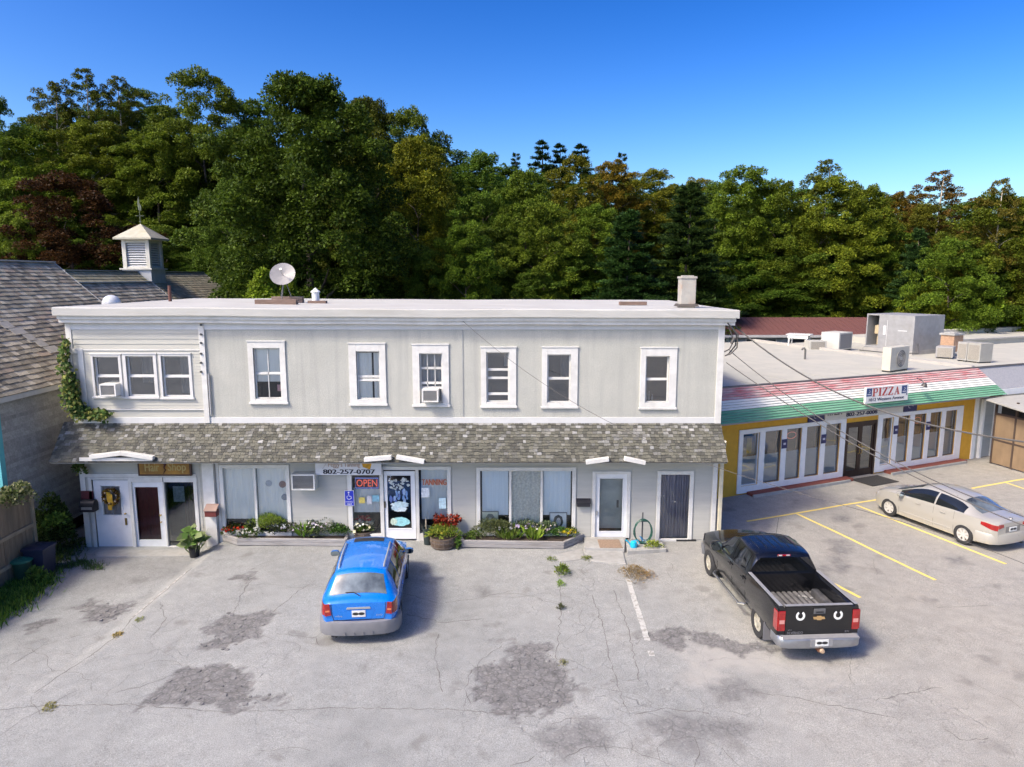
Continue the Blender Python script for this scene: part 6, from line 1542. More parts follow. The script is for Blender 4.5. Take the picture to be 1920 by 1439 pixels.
# sign band over the doors
m_ = MB(); m_.box(4.15, 8.6, -0.06, 0.0, 2.525, 3.02); bd = m_.build('sign_band', mat('band white', (0.60, 0.58, 0.52), 0.6, 0.05, 4), piz, local=True)
m_ = MB(); letters(m_, '802-257-0008', 5.30, 7.05, 2.60, 2.76, -0.064, bold=0.02); m_.build('lettering', mat('navy ink', (0.02, 0.02, 0.06), 0.6), bd, local=True)
m_ = MB(); letters(m_, 'ITALIA', 4.28, 5.05, 2.72, 2.98, -0.064, bold=0.01); letters(m_, 'BROTHERS', 5.2, 6.2, 2.80, 3.06, -0.064, bold=0.01); letters(m_, 'ITALIAN PIZZA', 6.4, 8.5, 2.82, 3.08, -0.064, bold=0.01); m_.build('lettering', mat('dark green ink', (0.03, 0.035, 0.025), 0.6), bd, local=True)
for a, b in ((3.28, 4.1), (8.65, 9.45)):
    m_ = MB(); m_.box(a, b, -0.06, 0.0, 2.53, 2.95); pn = m_.build('logo_panel', navy, piz, local=True); m_ = MB(); m_.tube([(a + 0.4 + 0.14 * math.cos(q), -0.065, 2.74 + 0.07 * math.sin(q)) for q in [i * 0.5 for i in range(10)]], 0.012, 5); m_.build('logo_mark', mat('pale print', (0.5, 0.5, 0.55), 0.6), pn, local=True)
# corner boards and grey siding at the far end
m_ = MB(); m_.box(U1 - 0.0, U1 + 0.22, -0.05, 0.2, -0.1, 3.05); m_.box(U1 + 0.45, U1 + 0.6, -0.12, 0.2, -0.1, 3.05); m_.build('corner_board', pw, piz, local=True)
m_ = MB(); m_.box(U1 + 0.22, U1 + 0.45, 0.0, 0.2, -0.1, 3.05); m_.box(U1 + 0.6, U1 + 1.35, 0.0, 0.2, -0.1, 3.05); m_.build('grey_wall', siding_m, piz, local=True)
m_ = MB()
for k in range(26): clap_board(m_, U1 + 0.6, U1 + 1.35, k * 0.115, (k + 1) * 0.115, -0.002, 0.013)
tag(m_.build('siding_boards', siding_m, piz, local=True), kind='stuff'); m_ = MB(); m_.box(U1 + 1.35, U1 + 1.47, -0.04, 0.2, -0.1, 3.05); m_.build('corner_board', pw, piz, local=True)
# sloped fascia in painted courses
def faded(name, col, under, keep):
    m, t_, p = nt(name); v = coords(t_, (0.7, 1, 9)); n_ = node(t_, 'ShaderNodeTexNoise', Scale=1.8, Detail=8.0, Roughness=0.75); lk(t_, v, n_.inputs['Vector'])
    r2 = ramp(t_, [(keep - 0.12, 0.0), (keep + 0.16, 1.0)]); lk(t_, n_.outputs['Fac'], r2.inputs[0]); lk(t_, mixc(t_, r2.outputs[0], under, col), p.inputs['Base Color']); p.inputs['Roughness'].default_value = 0.75
    return m
red_p = faded('faded red paint', (0.46, 0.05, 0.06), (0.58, 0.46, 0.42), 0.52); wht_p = faded('aged white paint', (0.74, 0.73, 0.66), (0.55, 0.54, 0.47), 0.38); grn_p = faded('faded green paint', (0.08, 0.29, 0.15), (0.2, 0.38, 0.25), 0.5)
U0m, U1m = -2.3, U1 + 0.95
def edge_u(s): return U1 - 0.1 + (U1m - (U1 - 0.1)) * s
NC = 14
m_ = MB(); m_.prism([(U0m, OUT + 0.03, ZB - 0.05), (U0m, OUT + 0.03, ZB), (U0m, 0.0, ZT - 0.05), (U0m, 0.0, ZB - 0.05)], (U1 - U0m - 0.2, 0, 0)); fas = m_.build('sloped_fascia', mat('fascia core', (0.3, 0.28, 0.25), 0.9), piz, local=True)
for k in range(NC):
    s0, s1 = k / NC, (k + 0.86) / NC
    def pt(s, u, lift): return (u, OUT * s - lift * 0.84, ZT + (ZB - ZT) * s + lift * 0.54)
    c_ = red_p if s1 <= 0.37 else (wht_p if s1 <= 0.68 else grn_p)
    m_ = MB(); m_.add([pt(s0, U0m, 0.004), pt(s0, edge_u(s0), 0.004), pt(s1, edge_u(s1), 0.03), pt(s1, U0m, 0.03), pt(s1, U0m, 0.0), pt(s1, edge_u(s1), 0.0)], [(3, 2, 1, 0), (4, 5, 2, 3)]); m_.build('painted_course', c_, fas, local=True)
m_ = MB(); m_.add([(edge_u(0), 0, ZT), (edge_u(1), OUT, ZB), (edge_u(1) - 0.4, 0.2, ZB), (edge_u(0), 0.3, ZT)], [(0, 1, 2, 3)]); m_.build('hip_return', mat('grey hip', (0.36, 0.36, 0.36), 0.8), fas, local=True)
m_ = MB(); m_.box(U0m, U1 - 0.05, -0.03, 0.06, ZT - 0.005, ZT + 0.05); m_.build('roof_edge', mat('dark drip edge', (0.14, 0.13, 0.12), 0.6), fas, local=True)
m_ = MB(); m_.box(U0m, U1m - 0.1, OUT + 0.05, 0.0, ZB - 0.055, ZB - 0.03); m_.build('soffit', mat('soffit brown', (0.25, 0.18, 0.1), 0.9), fas, local=True)
memb = mat('cream roof membrane', (0.39, 0.38, 0.325), 0.8, 0.05, 1.2, 0.1, 30, dirt=(0.5, 0.46, 0.36), dirt_amt=0.4, dirt_scale=0.6)
m_ = MB(); m_.add([(-2.25, 0.05, ZT - 0.02), (U1 - 0.3, 0.05, ZT - 0.02), (U1 - 0.8, 13.1, ZT + 0.12), (-2.25, 13.1, ZT + 0.05)], [(0, 1, 2, 3)]); m_.build('roof', memb, piz, local=True)
for k in range(7): u = -1.2 + k * 2.0; m_ = MB(); m_.bar((u, 0.2, ZT - 0.012), (u - 0.1, 13.0, ZT + 0.085), 0.05, 0.012); m_.build('membrane_seam', mat('seam grey', (0.33, 0.32, 0.28), 0.8), piz, local=True)
m_ = MB(); m_.bar((U1 - 0.3, 0.05, ZT + 0.02), (U1 - 0.8, 13.1, ZT + 0.16), 0.22, 0.16); m_.build('parapet', mat('grey parapet', (0.38, 0.36, 0.32), 0.8, 0.1, 3), piz, local=True)
# brick-red strips along the foot of the windows
brk = mat('red paving brick', (0.20, 0.055, 0.035), 0.85, 0.2, 8, 0.3, 60)
for a, b in ((0.35, 5.2), (7.75, 12.3)):
    k = 0; u = a
    while u < b:
        m_ = MB(); m_.box(u, u + 0.39, -0.42, -0.06, -0.05, 0.11 + rng.uniform(0, 0.006)); o_ = m_.build('brick', brk, piz, local=True); u += 0.4
    m_ = MB(); m_.box(a - 0.05, b + 0.1, -0.5, -0.425, -0.05, 0.1); m_.build('kerb_edge', conc, piz, local=True)
x, y = world(6.3, -0.75); t = tag(MB().box(-0.75, 0.75, -0.55, 0.45, 0.012, 0.03).build('entrance_mat', mat('black mat', (0.03, 0.028, 0.026), 0.95, 0.2, 30, 0.5, 120)), 'dark mat before the restaurant doors', 'doormat'); t.location = (x, y, gz(x, y)); t.rotation_euler.z = PA
# the hanging board: PIZZA
u0, z0 = PZ(1620, 757, OUT - 0.05); u1, _ = PZ(1700, 747, OUT - 0.05); z1 = PZ(1622, 727, OUT - 0.05)[1]; z0 = PZ(1622, 757.5, OUT - 0.05)[1]
psn = thing('pizza_sign', 'white board with red PIZZA lettering on the sloped fascia', 'sign', (*world((u0 + u1) / 2, OUT - 0.05), z0), PA)
W, Hh = (u1 - u0), z1 - z0
MB().box(-W / 2, W / 2, -0.05, 0.03, 0, Hh).build('panel', mat('sign board white', (0.74, 0.72, 0.66), 0.5, 0.05, 5), psn, local=True, bevel=0.008)
def slab_letter(mb, pts, m=0): mb.add([(p[0], -0.056, p[1]) for p in pts], [tuple(range(len(pts)))], m)
def pizza_word(mb, x0, x1, z0, z1):
    H_ = z1 - z0; n_ = 5; cw_ = [1.0, 0.62, 1.0, 1.0, 1.15]; tot = sum(cw_); x = x0
    for ch_, cw in zip('PIZZA', cw_):
        w_ = (x1 - x0) * cw / tot; g = w_ * 0.06; a, b = x + g, x + w_ - g; W_ = b - a
        def q(pts): slab_letter(mb, [(a + W_ * p[0], z0 + H_ * p[1]) for p in pts])
        if ch_ == 'P':
            q([(0, 0), (0.55, 0), (0.55, 0.07), (0, 0.07)]); q([(0.12, 0.07), (0.42, 0.07), (0.42, 0.93), (0.12, 0.93)]); q([(0, 0.93), (0.42, 0.93), (0.42, 1), (0, 1)])
            q([(0.42, 0.9), (0.42, 1), (0.78, 1), (0.98, 0.88), (0.98, 0.55), (0.78, 0.42), (0.42, 0.42), (0.42, 0.5), (0.66, 0.5), (0.74, 0.58), (0.74, 0.84), (0.66, 0.9)])
        elif ch_ == 'I':
            q([(0, 0), (1, 0), (1, 0.07), (0, 0.07)]); q([(0.25, 0.07), (0.78, 0.07), (0.78, 0.93), (0.25, 0.93)]); q([(0, 0.93), (1, 0.93), (1, 1), (0, 1)])
        elif ch_ == 'Z':
            q([(0.05, 0.93), (1, 0.93), (1, 1), (0.05, 1)]); q([(0.05, 0.75), (0.13, 0.75), (0.2, 0.93), (0.05, 0.93)]); q([(0, 0.07), (0.34, 0.07), (1, 0.93), (0.66, 0.93)]); q([(0, 0), (0.97, 0), (0.97, 0.07), (0, 0.07)]); q([(0.97, 0.07), (0.97, 0.26), (0.9, 0.26), (0.8, 0.07)])
        else:
            q([(0, 0), (0.36, 0), (0.36, 0.06), (0, 0.06)]); q([(0.55, 0), (1, 0), (1, 0.06), (0.55, 0.06)]); q([(0.13, 0.06), (0.22, 0.06), (0.52, 0.86), (0.47, 1)]); q([(0.62, 0.06), (0.9, 0.06), (0.56, 1), (0.42, 0.88)]); q([(0.27, 0.3), (0.72, 0.3), (0.70, 0.36), (0.3, 0.36)])
        x += w_
m_ = MB(); pizza_word(m_, -W * 0.36, W * 0.30, Hh * 0.42, Hh * 0.92); m_.build('lettering', mat('sign red', (0.42, 0.04, 0.03), 0.5), psn, local=True)
m_ = MB(); letters(m_, '1012 Western Avenue', -W * 0.42, W * 0.40, Hh * 0.12, Hh * 0.32, -0.054, bold=0.01); m_.build('lettering', mat('sign ink', (0.05, 0.06, 0.09), 0.6), psn, local=True)
for a in (-0.485, 0.335): m_ = MB(); m_.box(W * a, W * (a + 0.12), -0.056, -0.05, Hh * 0.45, Hh * 0.93); lb_ = m_.build('logo_square', mat('logo blue', (0.03, 0.06, 0.17), 0.5), psn, local=True); m_ = MB(); m_.box(W * (a + 0.02), W * (a + 0.10), -0.06, -0.056, Hh * 0.53, Hh * 0.60); m_.tube([(W * (a + 0.05), -0.06, Hh * 0.68), (W * (a + 0.085), -0.06, Hh * 0.72), (W * (a + 0.06), -0.06, Hh * 0.82)], 0.012, 4); m_.build('logo_mark', MATS['pale print'], lb_, local=True)
def spot(px, py, label, c):
    u, z = PZ(px, py, -0.6); x, y = world(u, -0.75); t = thing('sign_spotlight', label, 'lamp', (x, y, z - 0.05), PA)
    m_ = MB(); m_.tube([(0, 0.35, 0.25), (0, 0.12, 0.2), (0, 0.0, 0.08)], 0.02, 6); m_.build('arm', black_m, t, local=True)
    m_ = MB(); m_.lathe([(0, 0.1), (0.06, 0.1), (0.13, -0.03), (0.12, -0.03), (0, 0.04)], 14, Matrix.Rotation(R(20), 4, 'X')); m_.build('shade', mat('lamp shade %d' % px, c, 0.5), t, True, local=True)
spot(1690, 733, 'bluish spotlight hanging over the PIZZA board', (0.1, 0.1, 0.16)); spot(1727, 720, 'dark spotlight right of the PIZZA board', (0.06, 0.055, 0.05))

# ================================================================ ROOFS, UNITS AND SHEDS FURTHER RIGHT
sto = thing('flat_roofed_store', 'pale flat-roofed store building adjoining the restaurant on the right', 'building', (*world(14, 5), 0), PA)
def L(u, v): return u - 14, v - 5
def sbox(nm, u0, u1, v0, v1, z0, z1, m): a = L(u0, v0); b = L(u1, v1); return MB().box(a[0], b[0], a[1], b[1], z0, z1).build(nm, m, sto, local=True)
sbox('wall', 14.7, 44, 0.6, 12.8, -0.3, 3.9, siding_m); sbox('roof', 13.15, 44, 0.4, 13, 3.9, 4.06, memb)
sbox('raised_roof', 19.5, 46, 7.5, 13, 4.06, 4.42, memb); sbox('raised_edge', 19.4, 46.1, 7.4, 7.5, 4.36, 4.46, mat('grey parapet', (0.38, 0.36, 0.32), 0.8)); sbox('raised_roof', 23, 47, 10.5, 13, 4.42, 4.7, memb)
m_ = MB(); a0 = L(U1 - 0.1, 0.0); a1 = L(44, 0.0)
m_.add([(a0[0] + 0.02, a0[1] + 0.03, ZT - 0.01), (a1[0], a1[1] + 0.03, ZT - 0.01), (a1[0], a1[1] + OUT + 0.2, ZB + 0.22), (a0[0] + 0.75, a0[1] + OUT + 0.2, ZB + 0.22)], [(3, 2, 1, 0)]); m_.build('grey_fascia', mat('grey shingle fascia', (0.30, 0.30, 0.31), 0.85, 0.1, 12, 0.3, 30), sto, local=True)
m_ = MB(); m_.box(a0[0] + 0.9, a1[0], a0[1] + OUT + 0.16, a0[1] + OUT + 0.24, ZB - 0.05, ZB + 0.21); m_.build('white_edge', pw, sto, local=True); m_ = MB(); m_.box(a0[0], a1[0], -5.0 - 0.02, -5.0 + 0.06, ZT, ZT + 0.05); m_.build('roof_edge', MATS['dark drip edge'], sto, local=True)
# plywood enclosure coming forward
P0, P1 = Vector((*G(1857, 869), 0)), Vector((*G(1935, 892), 0)); dv = (P1 - P0).normalized(); ang = math.atan2(dv.y, dv.x); LN = (P1 - P0).length
enc = thing('plywood_enclosure', 'tan plywood enclosure with dark frame beside the restaurant', 'enclosure', tuple(P0), ang)
ply = mat('tan plywood', (0.21, 0.145, 0.085), 0.8, 0.15, 3, 0.1, 30, stretch=(1, 1, 0.4)); dkf = mat('dark frame', (0.06, 0.04, 0.03), 0.7)
pw_ = LN / 2
for i in range(3):
    for z0, z1 in ((0.05, 1.05), (1.13, 2.2)):
        m_ = MB(); m_.box(i * pw_ + 0.04, (i + 1) * pw_ - 0.04, 0, 0.04, z0, z1); m_.build('panel', ply, enc, local=True)
for i in range(4): m_ = MB(); m_.box(i * pw_ - 0.04, i * pw_ + 0.04, -0.02, 0.06, 0, 2.9); m_.build('post', dkf, enc, local=True)
m_ = MB(); m_.box(0, 3 * pw_, -0.01, 0.05, 1.05, 1.13); m_.box(0, 3 * pw_, -0.01, 0.05, 2.2, 2.28); m_.build('rail', dkf, enc, local=True)
m_ = MB(); m_.add([(-0.3, -0.5, 2.85), (4.5, -0.9, 2.45), (4.5, 2.5, 2.75), (-0.3, 2.5, 2.95), (-0.3, -0.5, 2.9), (4.5, -0.9, 2.5), (4.5, 2.5, 2.8), (-0.3, 2.5, 3.0)], [(0, 3, 2, 1), (4, 5, 6, 7), (0, 1, 5, 4), (1, 2, 6, 5), (2, 3, 7, 6), (3, 0, 4, 7)]); m_.build('lean_to_roof', mat('white corrugated', (0.34, 0.33, 0.29), 0.6, 0.1, 6), enc, local=True)
m_ = MB(); m_.box(0, 3 * pw_, 0.3, 0.35, 2.2, 2.8); m_.build('gap_shade_panel', dark_in, enc, local=True)  # near-black sheet standing in for the shade under the lean-to
# rooftop machines
steel = mat('galvanised casing', (0.30, 0.30, 0.295), 0.55, 0.12, 3, metal=0.2, dirt=(0.3, 0.27, 0.22), dirt_amt=0.3)
dgr = mat('dark grille', (0.06, 0.06, 0.06), 0.7)
def unit_frame(A, B, z):
    A, B = Vector((*G(*A, z), z)), Vector((*G(*B, z), z)); d_ = (B - A); return A, d_.length, math.atan2(d_.y, d_.x)
A, Lw, an = unit_frame((1621, 655), (1710, 664), 4.12)
t = thing('rooftop_unit', 'large grey rooftop ventilation unit with an open left panel', 'ventilation unit', tuple(A), an); Hh = 2.0; dp_ = 2.6
m_ = MB(); m_.box(0.75, Lw, 0, dp_, 0.15, Hh); m_.box(0.0, 0.75, 0.9, dp_, 0.15, Hh); m_.box(0, 0.07, 0, 0.9, 0.15, Hh); m_.box(0.07, 0.75, 0, 0.9, Hh - 0.08, Hh); m_.box(0.07, 0.75, 0, 0.9, 0.15, 0.25); m_.build('casing', steel, t, local=True, bevel=0.015)
m_ = MB(); m_.box(0.08, 0.74, 0.86, 0.9, 0.25, Hh - 0.08); m_.build('open_bay', dgr, t, local=True)
m_ = MB(); m_.lathe([(0, 0.3), (0.06, 0.3), (0.06, 0.9), (0.2, 0.9), (0.2, 1.35), (0, 1.4)], 14, Matrix.Translation((0.42, 0.5, 0))); m_.build('motor', mat('motor tan', (0.45, 0.36, 0.22), 0.5), t, True, 40, local=True)
m_ = MB(); m_.box(-0.08, Lw + 0.05, -0.06, dp_ + 0.05, -0.06, 0.15); m_.build('curb', mat('curb grey', (0.3, 0.29, 0.27), 0.8), t, local=True)
m_ = MB(); m_.box(1.25, 1.27, -0.012, 0.0, 0.3, Hh - 0.3); m_.box(1.9, 2.4, -0.015, 0, 1.15, 1.2); m_.box(1.05, 1.2, -0.02, 0, 0.9, 1.4); m_.build('access_panel', mat('panel steel', (0.53, 0.53, 0.52), 0.5, 0.1, 4), t, local=True)
m_ = MB(); m_.tube([(Lw + 0.02, 0.4, 0.5), (Lw + 0.5, -0.2, 0.1), (Lw - 0.6, -0.6, 0.0), (0.2, -0.7, 0.0)], 0.03, 6); m_.build('pipe', dgr, t, local=True)
def small_unit(label, A, B, z, h, dp_, fan=False, grille=True, col=(0.42, 0.41, 0.36), side=False, cat='air conditioner'):
    A, Lw, an = unit_frame(A, B, z); t = thing('rooftop_unit', label, cat, tuple(A), an); c_ = mat('unit %s' % str(col), col, 0.5, 0.08, 4)
    m_ = MB(); m_.box(0, Lw, 0, dp_, 0.06, h); m_.build('casing', c_, t, local=True, bevel=0.012); m_ = MB(); m_.box(0.05, 0.12, 0, dp_, -0.04, 0.06); m_.box(Lw - 0.12, Lw - 0.05, 0, dp_, -0.04, 0.06); m_.build('foot', dgr, t, local=True)
    if fan:
        M_ = Matrix.Translation((Lw * 0.55, -0.012, h * 0.52)) @ Matrix.Rotation(R(90), 4, 'X'); rr = min(Lw, h) * 0.36
        m_ = MB(); m_.lathe([(0, 0), (rr, 0)], 24, M_); m_.build('fan_recess', mat('fan shade', (0.2, 0.19, 0.17), 0.7), t, local=True)
        m_ = MB()
        for q in (0.35, 0.55, 0.75, 1.0): m_.tube([M_ @ Vector((rr * q * math.cos(a), rr * q * math.sin(a), 0.012)) for a in [i * 2 * math.pi / 20 for i in range(20)]], 0.008, 4, close=True)
        m_.lathe([(0, 0.02), (rr * 0.22, 0.02), (rr * 0.22, 0)], 12, M_); m_.build('fan_guard', mat('guard grey', (0.45, 0.43, 0.38), 0.5), t, local=True)
    elif grille:
        m_ = MB(); m_.box(Lw * 0.1, Lw * 0.9, -0.012, 0.0, h * 0.15, h * 0.9); m_.build('grille', mat('grille taupe', (0.26, 0.24, 0.2), 0.7, 0.2, 30), t, local=True)
    if side: m_ = MB(); m_.box(Lw, Lw + 0.012, dp_ * 0.08, dp_ * 0.92, h * 0.12, h * 0.92); m_.build('side_grille', mat('grille grey', (0.2, 0.2, 0.2), 0.7, 0.2, 30), t, local=True)
    return t
small_unit('cream fan unit standing at the front edge of the restaurant roof', (1668, 699), (1702, 694), 4.16, 1.05, 0.36, fan=True, col=(0.50, 0.47, 0.38))
small_unit('small grey condenser behind the restaurant roof edge', (1517, 660), (1549, 660), 4.1, 0.6, 0.7)
small_unit('white box cooler with dark side beside the small condenser', (1538, 656), (1572, 659), 4.1, 1.0, 1.4, grille=False, side=True, col=(0.5, 0.49, 0.44))
small_unit('grey condenser left of a matching one far right on the roof', (1793, 677), (1811, 679), 4.06, 0.95, 0.8, col=(0.33, 0.32, 0.29)); small_unit('grey condenser right of its twin far right on the roof', (1812, 679), (1836, 682), 4.06, 0.95, 0.8, col=(0.33, 0.32, 0.28))
small_unit('low grey vent hood beside the large unit', (1753, 672), (1786, 674), 4.06, 0.6, 1.0, col=(0.3, 0.29, 0.275), cat='vent')
A = G(1783, 655, 4.4); t = thing('chimney', 'short tan brick chimney far right behind the roof units', 'chimney', (*A, 4.3), PA); m_ = MB(); m_.box(-0.36, 0.36, -0.36, 0.36, 0, 0.85); m_.build('stack', mat('tan brick', (0.38, 0.24, 0.15), 0.9, 0.2, 12, 0.3, 30), t, local=True); m_ = MB(); m_.box(-0.42, 0.42, -0.42, 0.42, 0.85, 0.95); m_.box(-0.25, 0.25, -0.25, 0.25, 0.95, 1.0); m_.build('cap', conc, t, local=True)
# white plastic table and gooseneck vent on the restaurant roof
A, Lw, an = unit_frame((1476, 650), (1514, 652), 4.2); t = thing('plastic_table', 'white plastic table left standing on the roof', 'table', tuple(A), an); wp = mat('white plastic', (0.62, 0.62, 0.58), 0.4)
m_ = MB(); m_.box(-0.1, Lw + 0.1, -0.1, 0.9, 0.68, 0.72); m_.build('tabletop', wp, t, local=True, bevel=0.01)
for a, b in ((0.05, 0), (Lw - 0.05, 0), (0.05, 0.8), (Lw - 0.05, 0.8)): m_ = MB(); m_.cyl((a, b, 0), (a * 0.9 + Lw * 0.05, b, 0.68), 0.035, 0.06, n=8); m_.build('leg', wp, t, local=True)
m_ = MB(); m_.box(0.0, Lw, -0.06, -0.02, 0.48, 0.68); m_.build('apron', wp, t, local=True)
x, y = G(1509, 674, 4.2); t = thing('gooseneck_vent', 'small dark gooseneck vent pipe on the restaurant roof', 'vent', (x, y, 4.16)); m_ = MB(); m_.tube([(0, 0, 0), (0, 0, 0.5), (-0.06, 0, 0.58), (-0.14, 0, 0.56), (-0.16, 0, 0.48)], 0.05, 8); m_.build('pipe', mat('dark pipe', (0.12, 0.12, 0.11), 0.6), t, True, local=True)
# long brown-roofed building behind
brn = thing('brown_roofed_building', 'long low grey building with a brown metal roof behind the restaurant', 'building', (18, 28, 0))
m_ = MB(); m_.box(6, 27, 27.4, 34, -0.3, 4.15); m_.build('wall', mat('blue grey wall', (0.33, 0.35, 0.35), 0.8, 0.1, 3), brn)
m_ = MB(); m_.add([(5.5, 26.8, 4.2), (27.5, 26.8, 4.2), (27.5, 30.8, 5.2), (5.5, 30.8, 5.2), (5.5, 34.6, 4.2), (27.5, 34.6, 4.2)], [(0, 1, 2, 3), (3, 2, 5, 4)]); br_r = m_.build('roof', mat('brown metal roof', (0.135, 0.058, 0.05), 0.55, 0.08, 3, stretch=(4, 1, 1)), brn)
m_ = MB()
for k in range(55): m_.bar((5.6 + k * 0.4, 26.82, 4.22), (5.6 + k * 0.4, 30.8, 5.215), 0.03, 0.03)
m_.build('standing_seams', MATS['brown metal roof'], br_r); br_r.children[0]['kind'] = 'stuff'
m_ = MB(); m_.box(5.5, 27.5, 26.75, 26.82, 4.05, 4.22); m_.build('gutter', mat('gutter grey', (0.4, 0.39, 0.36), 0.6), br_r)
for x0 in (12.2, 16.2, 19.2, 22.6):
    m_ = MB(); frame_box(m_, x0, x0 + 2.2, 3.0, 3.95, 0.08, 27.33, 27.42); wn_ = m_.build('window', mat('cream frame', (0.55, 0.52, 0.45), 0.6), brn); MB().quad((x0 + 0.05, 27.36, 3.05), (x0 + 2.15, 27.36, 3.05), (x0 + 2.15, 27.36, 3.9), (x0 + 0.05, 27.36, 3.9)).build('pane', mat('dull dark pane', (0.05, 0.055, 0.06), 0.15), wn_)
m_ = MB(); m_.box(14.85, 15.05, 27.3, 27.4, 2.6, 4.1); m_.build('downpipe', MATS['cream frame'], brn)

# ================================================================ OVERHEAD WIRES
wire_m = mat('wire sheath', (0.07, 0.065, 0.06), 0.6); wire_l = mat('pale wire', (0.17, 0.16, 0.145), 0.5)
def wire(label, pts, d0, d1, r, m):
    """line hung between the building (depth d0) and a pole out of view to the right (depth d1)"""
    n_ = len(pts); xs_ = [p[0] for p in pts]; ys_ = [p[1] for p in pts]
    q = np.linspace(0, 1, 40); tt = np.linspace(0, 1, n_)
    fx = np.interp(q, tt, xs_); 
    cf = np.polyfit(np.array(xs_, float) - xs_[0], np.array(ys_, float), min(3, n_ - 1)); fx = np.linspace(xs_[0], xs_[-1], 40); fy = np.polyval(cf, fx - xs_[0])
    P = []
    for k in range(40):
        d = ray(fx[k], fy[k]); dep = 1 / ((1 - q[k]) / d0 + q[k] / d1); s = dep / d[1]; P.append((d[0] * s, -CD + dep, CH + d[2] * s))
    m_ = MB(); m_.tube(P, r, 6); tag(m_.build('overhead_wire', m, None, True), label, 'wire', 'wires running to the right'); return P
wire('thick twisted cable from the roof corner across the PIZZA fascia', [(1372, 608), (1440, 658), (1518, 713), (1612, 754), (1696, 785), (1760, 801), (1817, 812), (1920, 829), (2040, 846)], 20.9, 14.0, 0.023, wire_m)
wire('upper of the two wires crossing the silver car', [(1368, 660), (1430, 705), (1500, 757), (1570, 806), (1645, 850), (1720, 887), (1810, 926), (1930, 972), (2040, 1010)], 20.8, 13.0, 0.013, wire_m)
wire('lower of the two wires crossing the silver car', [(1362, 683), (1425, 722), (1478, 755), (1545, 802), (1639, 858), (1700, 888), (1800, 934), (1920, 984), (2040, 1030)], 20.7, 13.0, 0.014, wire_m)
wire('thin wire falling from the facade across the canopy and lot', [(868, 600), (950, 670), (1050, 745), (1150, 800), (1270, 845), (1390, 887), (1560, 941), (1700, 985), (1920, 1061), (2000, 1090)], 20.5, 12.0, 0.006, wire_m)
m_ = MB(); x, z = FY(868, 599, -0.06); m_.cyl((x, 0, z), (x, -0.12, z), 0.035, n=8); tag(m_.build('wire_insulator', black_m), 'small dark insulator high on the middle of the facade', 'insulator')
lp = thing('service_drop', 'dark looped service cables hanging at the upper right corner', 'cable', (XR + 0.1, -0.1, 6.4))
for k, pts in enumerate((((1362, 600), (1372, 612), (1381, 630), (1379, 648), (1366, 664), (1359, 668)), ((1360, 601), (1370, 622), (1376, 640), (1368, 655), (1358, 660)), ((1364, 606), (1384, 628), (1382, 652), (1370, 664), (1360, 667)))):
    m_ = MB(); m_.tube([(FY(*p, -0.1 - 0.05 * k)[0], -0.1 - 0.05 * k, FY(*p, -0.1 - 0.05 * k)[1]) for p in pts], 0.022, 6); m_.build('cable', wire_m, lp, True)
m_ = MB(); A, B = FY(1371, 645, -0.15), FY(1377, 634, -0.15); m_.cyl((A[0], -0.15, A[1]), (B[0], -0.15, B[1]), 0.045, n=8); m_.build('splice', wire_m, lp)

# ================================================================ VEHICLES (local x forward, y left, z up)
def crv(pts):
    """smooth monotone curve through the points"""
    x = np.array([p[0] for p in pts], float); y = np.array([p[1] for p in pts], float)
    h = np.diff(x); d = np.diff(y) / h; m = np.zeros(len(x)); m[0], m[-1] = d[0], d[-1]
    for i in range(1, len(x) - 1):
        m[i] = 0 if d[i - 1] * d[i] <= 0 else (h[i - 1] + h[i]) * 3 / ((2 * h[i] + h[i - 1]) / d[i - 1] + (h[i] + 2 * h[i - 1]) / d[i])
    def f(t):
        t = min(max(t, x[0]), x[-1]); i = min(len(x) - 2, max(0, int(np.searchsorted(x, t)) - 1)); s = (t - x[i]) / h[i]
        return float(y[i] * (1 + 2 * s) * (1 - s) ** 2 + m[i] * h[i] * s * (1 - s) ** 2 + y[i + 1] * s * s * (3 - 2 * s) + m[i + 1] * h[i] * s * s * (s - 1))
    return f
